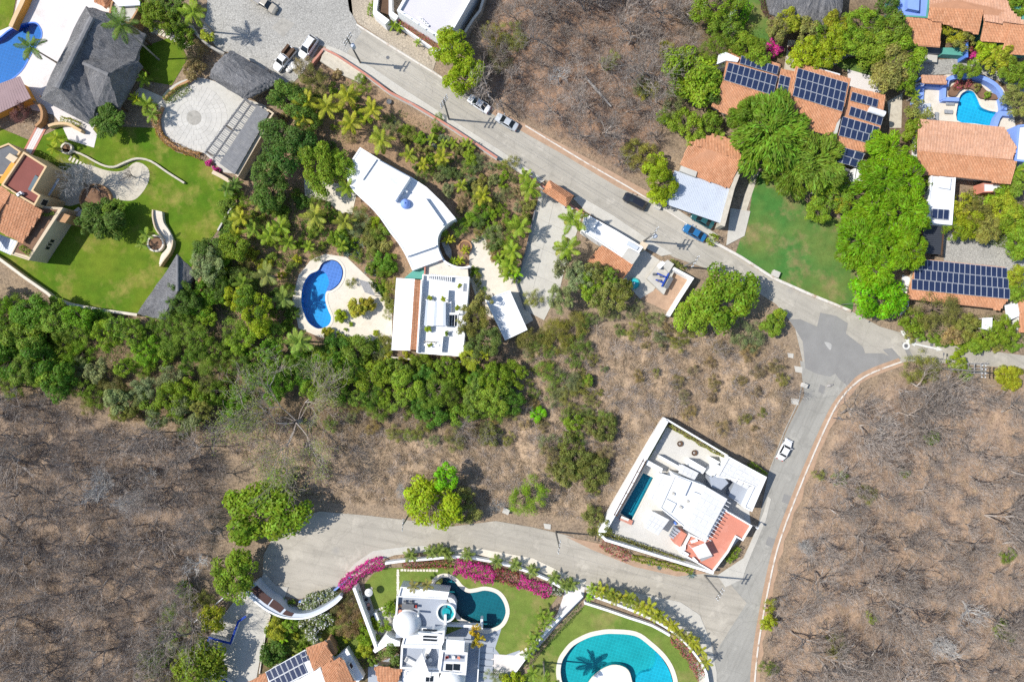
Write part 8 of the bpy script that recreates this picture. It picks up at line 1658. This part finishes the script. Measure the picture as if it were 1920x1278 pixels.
hedge([(1256, 488), (1272, 498), (1284, 508)], 1.1, 1.3, (.253, .293, .053), 'olive hedge between the pump platform and street', .22, 70); hedge([(1330, 442), (1345, 452)], 1.6, 1.6, (.293, .372, .032), 'yellow-green shrubs behind the blue sedan', .26, 70)
hedge([(1415, 330), (1416, 342)], 1.3, 1.5, (.16, .226, .042), 'clipped dark shrub at the end of the paved walkway', .18, 90); hedge([(733, 18), (696, 5), (693, 28)], .9, .9, GREEN, 'green planter at the gate of the top white villa', .24, 60)
hedge([(660, 588), (690, 586)], .1, .1, YEL, 'x', .2, 1) if False else None
shrub(672, 575, 22, 'feather', (.532, .479, .063), 'large yellow variegated shrub on the pool deck', hk=1.3); shrub(690, 572, 16, 'feather', (.532, .479, .063), hk=1.2); shrub(640, 592, 14, 'feather', LIME); shrub(616, 622, 13, 'feather', YEL); shrub(660, 530, 11, 'wispy', OLIVE); shrub(705, 624, 6, 'lump', LIME); shrub(658, 608, 5, 'lump', GREEN); shrub(648, 618, 4, 'lump', GREEN); shrub(738, 540, 24, 'wispy', (.319, .319, .053)); shrub(720, 490, 20, 'lump', (.16, .319, .032)); shrub(735, 500, 15, 'lump', (.16, .319, .032)); shrub(672, 420, 26, 'wispy', GREYG); shrub(690, 440, 24, 'wispy', OLIVE); shrub(700, 420, 16, 'loose', LIME); shrub(670, 400, 22, 'wispy', OLIVE)
for n_, (x, y) in enumerate([(806, 558), (831, 560), (862, 536), (858, 577), (803, 617), (838, 625), (806, 646)]): shrub(x, y, 5 if n_ != 4 else 7, 'lump', LIME if n_ != 5 else MID, z=3.42, name='potted_plant', group='potted terrace plants', head='small potted plant')
for x, y, r_ in ((578, 1130, 16), (592, 1122, 14), (610, 1118, 14), (625, 1112, 12), (585, 1170, 22), (605, 1160, 20), (590, 1190, 18)): shrub(x, y, r_, 'whiteflower', (.173, .213, .063), name='frangipani', group='frangipani with white blossom')
shrub(1048, 1110, 9, 'whiteflower', (.133, .16, .053)); shrub(1036, 1104, 9, 'whiteflower', (.133, .16, .053)); shrub(545, 1132, 10, 'loose', MID); shrub(530, 1128, 8, 'loose', GREEN)
# shrubs of the palm garden soil and the driveway border
for x, y in darts([(760, 240), (820, 245), (1000, 350), (990, 400), (960, 460), (930, 480), (880, 440), (850, 380), (800, 330), (760, 300)], 60, 17, 21):
    shrub(x, y, rnd.uniform(9, 18), rnd.choice(['wispy', 'loose', 'wispy', 'loose', 'feather']), rnd.choice([GREYG, OLIVE, GREEN, (.16, .22, .06), DRYG]), name='dry_shrub', group='shrubs of the dry palm garden')
for x, y, r_, c_ in ((880, 310, 20, (.2, .293, .063)), (900, 400, 24, (.2, .346, .032)), (790, 335, 15, GREYG), (860, 425, 20, (.213, .359, .042)), (940, 310, 12, GREEN), (930, 440, 22, GREYG), (960, 445, 20, MID), (950, 460, 18, GREEN), (768, 250, 16, OLIVE), (735, 240, 20, GREYG), (960, 305, 18, OLIVE), (820, 225, 14, GREEN)): shrub(x, y, r_, 'wispy', c_, group='larger shrubs of the dry palm garden')
JG = [(430, 350), (470, 380), (560, 340), (640, 400), (720, 440), (745, 500), (720, 540), (680, 500), (640, 470), (590, 480), (555, 520), (545, 620), (470, 640), (420, 600), (410, 430)]
for x, y in darts(JG, 68, 18, 31, [(468, 580, 46), (592, 545, 52)]): shrub(x, y, rnd.uniform(9, 19), rnd.choice(['loose', 'feather', 'loose', 'wispy', 'lump']), rnd.choice([MID, GREEN, DARK, (.239, .319, .042), GREEN, OLIVE, YEL]), group='shrubs of the jungle garden')
for x, y in darts([(545, 150), (600, 130), (680, 150), (740, 230), (660, 270), (560, 300), (530, 220)], 30, 18, 33): shrub(x, y, rnd.uniform(9, 16), rnd.choice(['loose', 'wispy']), rnd.choice([MID, GREEN, OLIVE, DRYG, DARK]), group='shrubs under the yellow palms')
for x, y in darts([(735, 668), (880, 672), (960, 690), (960, 720), (720, 700), (640, 640), (700, 650)], 26, 16, 35): shrub(x, y, rnd.uniform(9, 15), rnd.choice(['loose', 'wispy']), rnd.choice([OLIVE, GREEN, YEL, GREYG]), group='shrubs at the foot of the terrace house')
for x, y in darts([(1240, 600), (1300, 620), (1290, 660), (1180, 620), (1100, 600), (1200, 570)], 12, 22, 36): shrub(x, y, rnd.uniform(12, 20), 'wispy', rnd.choice([OLIVE, DRYG, GREYG]), name='dry_shrub', group='dry shrubs below the pump platform')
for x, y in darts([(1690, 640), (1720, 630), (1910, 640), (1900, 655), (1800, 655), (1700, 625)], 14, 14, 37): shrub(x, y, rnd.uniform(10, 16), 'loose', rnd.choice([GREEN, OLIVE, MID]), group='roadside shrubs below the long solar roof')
for x, y in darts([(500, 1150), (700, 1150), (700, 1240), (640, 1230), (500, 1240)], 20, 20, 38, [(515, 1225, 30), (590, 1170, 40)]): shrub(x, y, rnd.uniform(8, 14), 'loose', rnd.choice([GREEN, YEL, MID, LIME]), group='shrubs of the flower garden')
for x, y in darts([(330, 1080), (390, 1100), (380, 1240), (300, 1290), (250, 1260), (300, 1180)], 16, 24, 39): shrub(x, y, rnd.uniform(14, 24), rnd.choice(['wispy', 'loose']), rnd.choice([OLIVE, MID, GREEN, GREYG]), group='green shrubs at the edge of the left wood')
for x, y in darts([(1420, 330), (1500, 350), (1500, 370), (1430, 340)], 3, 20, 40): shrub(x, y, 9, 'feather', MID)
# the pale-limbed giant tree
R = thing('giant_tree', 'huge pale-limbed sparse tree with light green sprigs in the middle of the slope', 'tree', (*W(560, 790, 2).xy, gz(*W(560, 790, 2).xy) - .1)); gt = []
r = random.Random(77)
def limb(p, d, L, rad, lvl):
    q = p
    for j in range(4):
        d = (d + Vector((r.uniform(-.4, .4), r.uniform(-.4, .4), r.uniform(-.12, .16)))).normalized(); q2 = q + d * L / 4; gt.append((q, q2, max(.02, rad * (1 - j * .18)), max(.016, rad * (1 - (j + 1) * .18)))); q = q2
        if lvl < 4 and (j or lvl > 1): 
            for _ in range(2 if lvl < 3 else 1):
                a = r.uniform(-1.1, 1.1); nd = Vector((d.x * cos(a) - d.y * sin(a), d.x * sin(a) + d.y * cos(a), d.z + r.uniform(-.1, .25))).normalized(); limb(q, nd, L * r.uniform(.48, .68), rad * .5, lvl + 1)
    tips.append(q)
tips = []
for k in range(8): a = 2 * pi * k / 8 + .45 + r.uniform(-.3, .3); limb(Vector((0, 0, 1.6 + .2 * k)), Vector((cos(a), sin(a), .38)).normalized(), r.uniform(6.5, 9.0), .13, 1)
Vt, Ft = tube_mesh([((0, 0, -.2), (.1, 0, 1.5), .62, .5), ((.1, 0, 1.5), (0, 0, 3.2), .5, .38)], 10); mk('trunk', np_mesh('trunk', Vt, Ft, 'rockgrey'), R)
Vt, Ft = tube_mesh(gt, 4); mk('limbs', np_mesh('limbs', Vt, Ft, 'twig'), R)
tp = np.array([tuple(t) for t in tips]); i_ = rng.choice(len(tp), 16000); sel = rng.rand(len(tp)) < .55; i_ = i_[sel[i_]]; C = tp[i_] + rng.randn(len(i_), 3) * np.array([.42, .42, .25]); L = .21 * rng.uniform(.6, 1.3, len(C)); V_, F_ = leaf_quads(C, unit(np.array([0, 0, 1.]) + .6 * rng.randn(len(C), 3)), rng.randn(len(C), 3), L, L * .55); mk('crown', np_mesh('crown', V_, F_, 'leaf'), R, color=(.30, .36, .08))
# ------------------------------------------------------------------ bare trees of the dry woods (the largest are things; the brushwood between is stuff)
def bare(px, py, s_, pale=False, group='leafless trees of the dry woods'):
    b = W(px, py, 2.0 * s_); g = gz(b.x, b.y); k = rnd.randrange(10); t_, w_ = (PALE[rnd.randrange(2)] if pale else BARE[k])
    R = thing('bare_tree', where(px, py, ('pale ' if pale else rnd.choice(['grey ', 'brown ', 'dark '])) + ('tall ' if s_ > 1.05 else ('small ' if s_ < .75 else '')) + 'leafless tree', group), 'tree', (b.x, b.y, g - .05), group, rnd.uniform(0, 6.28))
    mk('trunk', t_, R, scale=(s_, s_, s_)); mk('crown', w_, R, scale=(s_, s_, s_))
cnt = {'left': 118, 'right': 118, 'top': 44, 'middle': 20}
for key, n_ in cnt.items():
    poly = [(min(max(x, -40), 1960), min(max(y, -40), 1318)) for x, y in WOODS[key]]
    av = [(560, 790, 90), (505, 958, 60), (1280, 900, 150)] if key == 'middle' else [(1560, 783, 12)]
    for x, y in darts(poly, n_, {'left': 34, 'right': 36, 'top': 30, 'middle': 55}[key], 50 + n_, av):
        bare(x, y, rnd.triangular(.6, 1.85, 1.0) if key != 'middle' else rnd.uniform(.5, .8), rnd.random() < .05)
for x, y, s_, l in ((155, 348, 1.7, 'spreading grey leafless tree over the large orange rimmed planter'), (242, 328, .8, 'thin leafless tree on the round stone patio'), (500, 150, .9, 'dark leafless tree against the thatched hall'), (520, 175, .8, 'leafless tree between the thatched hall and the pergola')):
    for o_ in ((0, 0),): 
        b = W(x, y, 2); t_, w_ = PALE[0] if x == 155 else BARE[int(x) % 10]; R = thing('bare_tree', l, 'tree', (b.x, b.y, -.05), 'leafless garden trees'); mk('trunk', t_, R, scale=(s_,) * 3); mk('crown', w_, R, scale=(s_,) * 3)
def brush(name, label, poly, n, mat, h=(.35, 1.2), rr=(.3, 1.0), per=46, seed=1, wd=.022, tops=0.0):
    r = np.random.RandomState(seed); xs = [p[0] for p in poly]; ys = [p[1] for p in poly]; X = r.uniform(max(-60, min(xs)), min(1980, max(xs)), n * 3); Y = r.uniform(max(-60, min(ys)), min(1340, max(ys)), n * 3); ok = inside(poly, X, Y); X, Y = X[ok][:n], Y[ok][:n]
    P = np.array([[*W(x, y).xy] for x, y in zip(X, Y)]); Zb = np.array([gz(a, b) for a, b in P]); m = len(P); R_ = r.uniform(*rr, m); Hh = r.uniform(*h, m)
    i = np.repeat(np.arange(m), per); a = r.rand(len(i)) * 2 * pi; q = r.rand(len(i)) ** .7; el = r.rand(len(i))
    d = np.stack([np.cos(a), np.sin(a)], 1); p0 = np.concatenate([P[i] + d * (R_[i] * q * .25)[:, None], (Zb[i] + Hh[i] * .35 * r.rand(len(i)))[:, None]], 1)
    p1 = np.concatenate([P[i] + d * (R_[i] * (q * .8 + .15))[:, None] + .12 * r.randn(len(i), 2), (Zb[i] + Hh[i] * (.3 + .7 * el))[:, None]], 1)
    s_ = unit(np.cross(p1 - p0, r.randn(len(i), 3))) * wd * r.uniform(.6, 1.5, (len(i), 1)); V = np.stack([p0 - s_, p0 + s_, p1 + s_ * .5, p1 - s_ * .5], 1).reshape(-1, 3)
    o = mk(name, np_mesh(name, V, np.arange(len(V)).reshape(-1, 4), mat)); tag(o, label, 'brush', kind='stuff')
brush('dry_brush', 'tangled grey brushwood covering the left dry wood', WOODS['left'], 2400, 'twig', (.4, 2.6), (.9, 2.8), 34, 1, .014)
brush('dry_brush', 'tangled brown brushwood covering the right dry slope', WOODS['right'], 2000, 'twig', (.3, 1.8), (.8, 2.4), 32, 2, .014)
brush('dry_brush', 'tangled brushwood in the wood above the street', WOODS['top'], 1250, 'twig', (.4, 2.0), (.8, 2.2), 44, 3, .014)
brush('dry_grass', 'dry straw-coloured grass and low scrub on the middle slope', WOODS['middle'], 3000, 'straw', (.15, .6), (.5, 1.6), 44, 4, .02)
brush('dry_brush', 'grey brown scrub among the dry grass of the middle slope', WOODS['middle'], 700, 'twig', (.4, 1.5), (.8, 2.0), 60, 5, .014)
brush('dry_grass', 'dry straw-coloured grass tufts on the right slope', WOODS['right'], 1200, 'straw', (.08, .35), (.4, 1.2), 30, 6, .02)
brush('dry_grass', 'dry grass tufts below the left and upper woods', WOODS['left'], 1000, 'straw', (.08, .35), (.4, 1.2), 30, 7, .02)
# leafy ground cover (nobody could count it)
def cover(name, label, poly, n, col, leaf=.22, zmax=.8, seed=1):
    r = np.random.RandomState(seed); xs = [p[0] for p in poly]; ys = [p[1] for p in poly]; X = r.uniform(min(xs), max(xs), n * 3); Y = r.uniform(min(ys), max(ys), n * 3)
    k = np.sin(X * .11 + seed) + np.sin(Y * .13 + X * .05) + .9 * r.randn(n * 3); ok = inside(poly, X, Y) & (k > -.2); X, Y = X[ok][:n], Y[ok][:n]
    C = np.stack([(X - 960) * S, (639 - Y) * S, r.rand(len(X)) ** 1.5 * zmax], 1); L = leaf * r.uniform(.6, 1.4, len(C)); V, F = leaf_quads(C, unit(np.array([0, 0, 1.]) + .6 * r.randn(len(C), 3)), r.randn(len(C), 3), L, L * .5)
    tag(mk(name, np_mesh(name, V, F, 'leaf'), color=col), label, 'ground cover', kind='stuff')
cover('undergrowth', 'dense green undergrowth between the trees of the green belt', J, 26000, (.133, .213, .032), .26, 1.4, 3)
cover('undergrowth', 'mixed green undergrowth of the jungle garden', JG, 14000, (.173, .239, .042), .22, .7, 4)
cover('undergrowth', 'green undergrowth of the upper right gardens', [(1320, 0), (1440, 60), (1470, 90), (1560, 60), (1700, 0), (1720, 160), (1660, 150), (1600, 120), (1500, 120), (1370, 95), (1320, 90)], 9000, (.173, .266, .032), .24, 1.0, 5)
cover('undergrowth', 'sparse low weeds on the palm garden soil', [(560, 150), (760, 210), (1000, 350), (960, 470), (900, 430), (800, 330), (700, 260), (560, 300)], 9000, (.2, .25, .07), .2, .4, 6)
cover('undergrowth', 'green planting under the areca palm row and the flower garden', [(500, 1150), (700, 1150), (700, 1250), (500, 1260)], 5000, (.186, .266, .042), .22, .5, 7)
cover('undergrowth', 'leafy planting round the right-hand houses', [(1780, 360), (1920, 340), (1920, 480), (1800, 440)], 5000, (.2, .279, .042), .24, .9, 8)
cover('undergrowth', 'weeds along the roadside below the long solar roof', [(1690, 590), (1920, 590), (1920, 655), (1800, 655), (1690, 625)], 4500, (.16, .226, .053), .22, .7, 9)
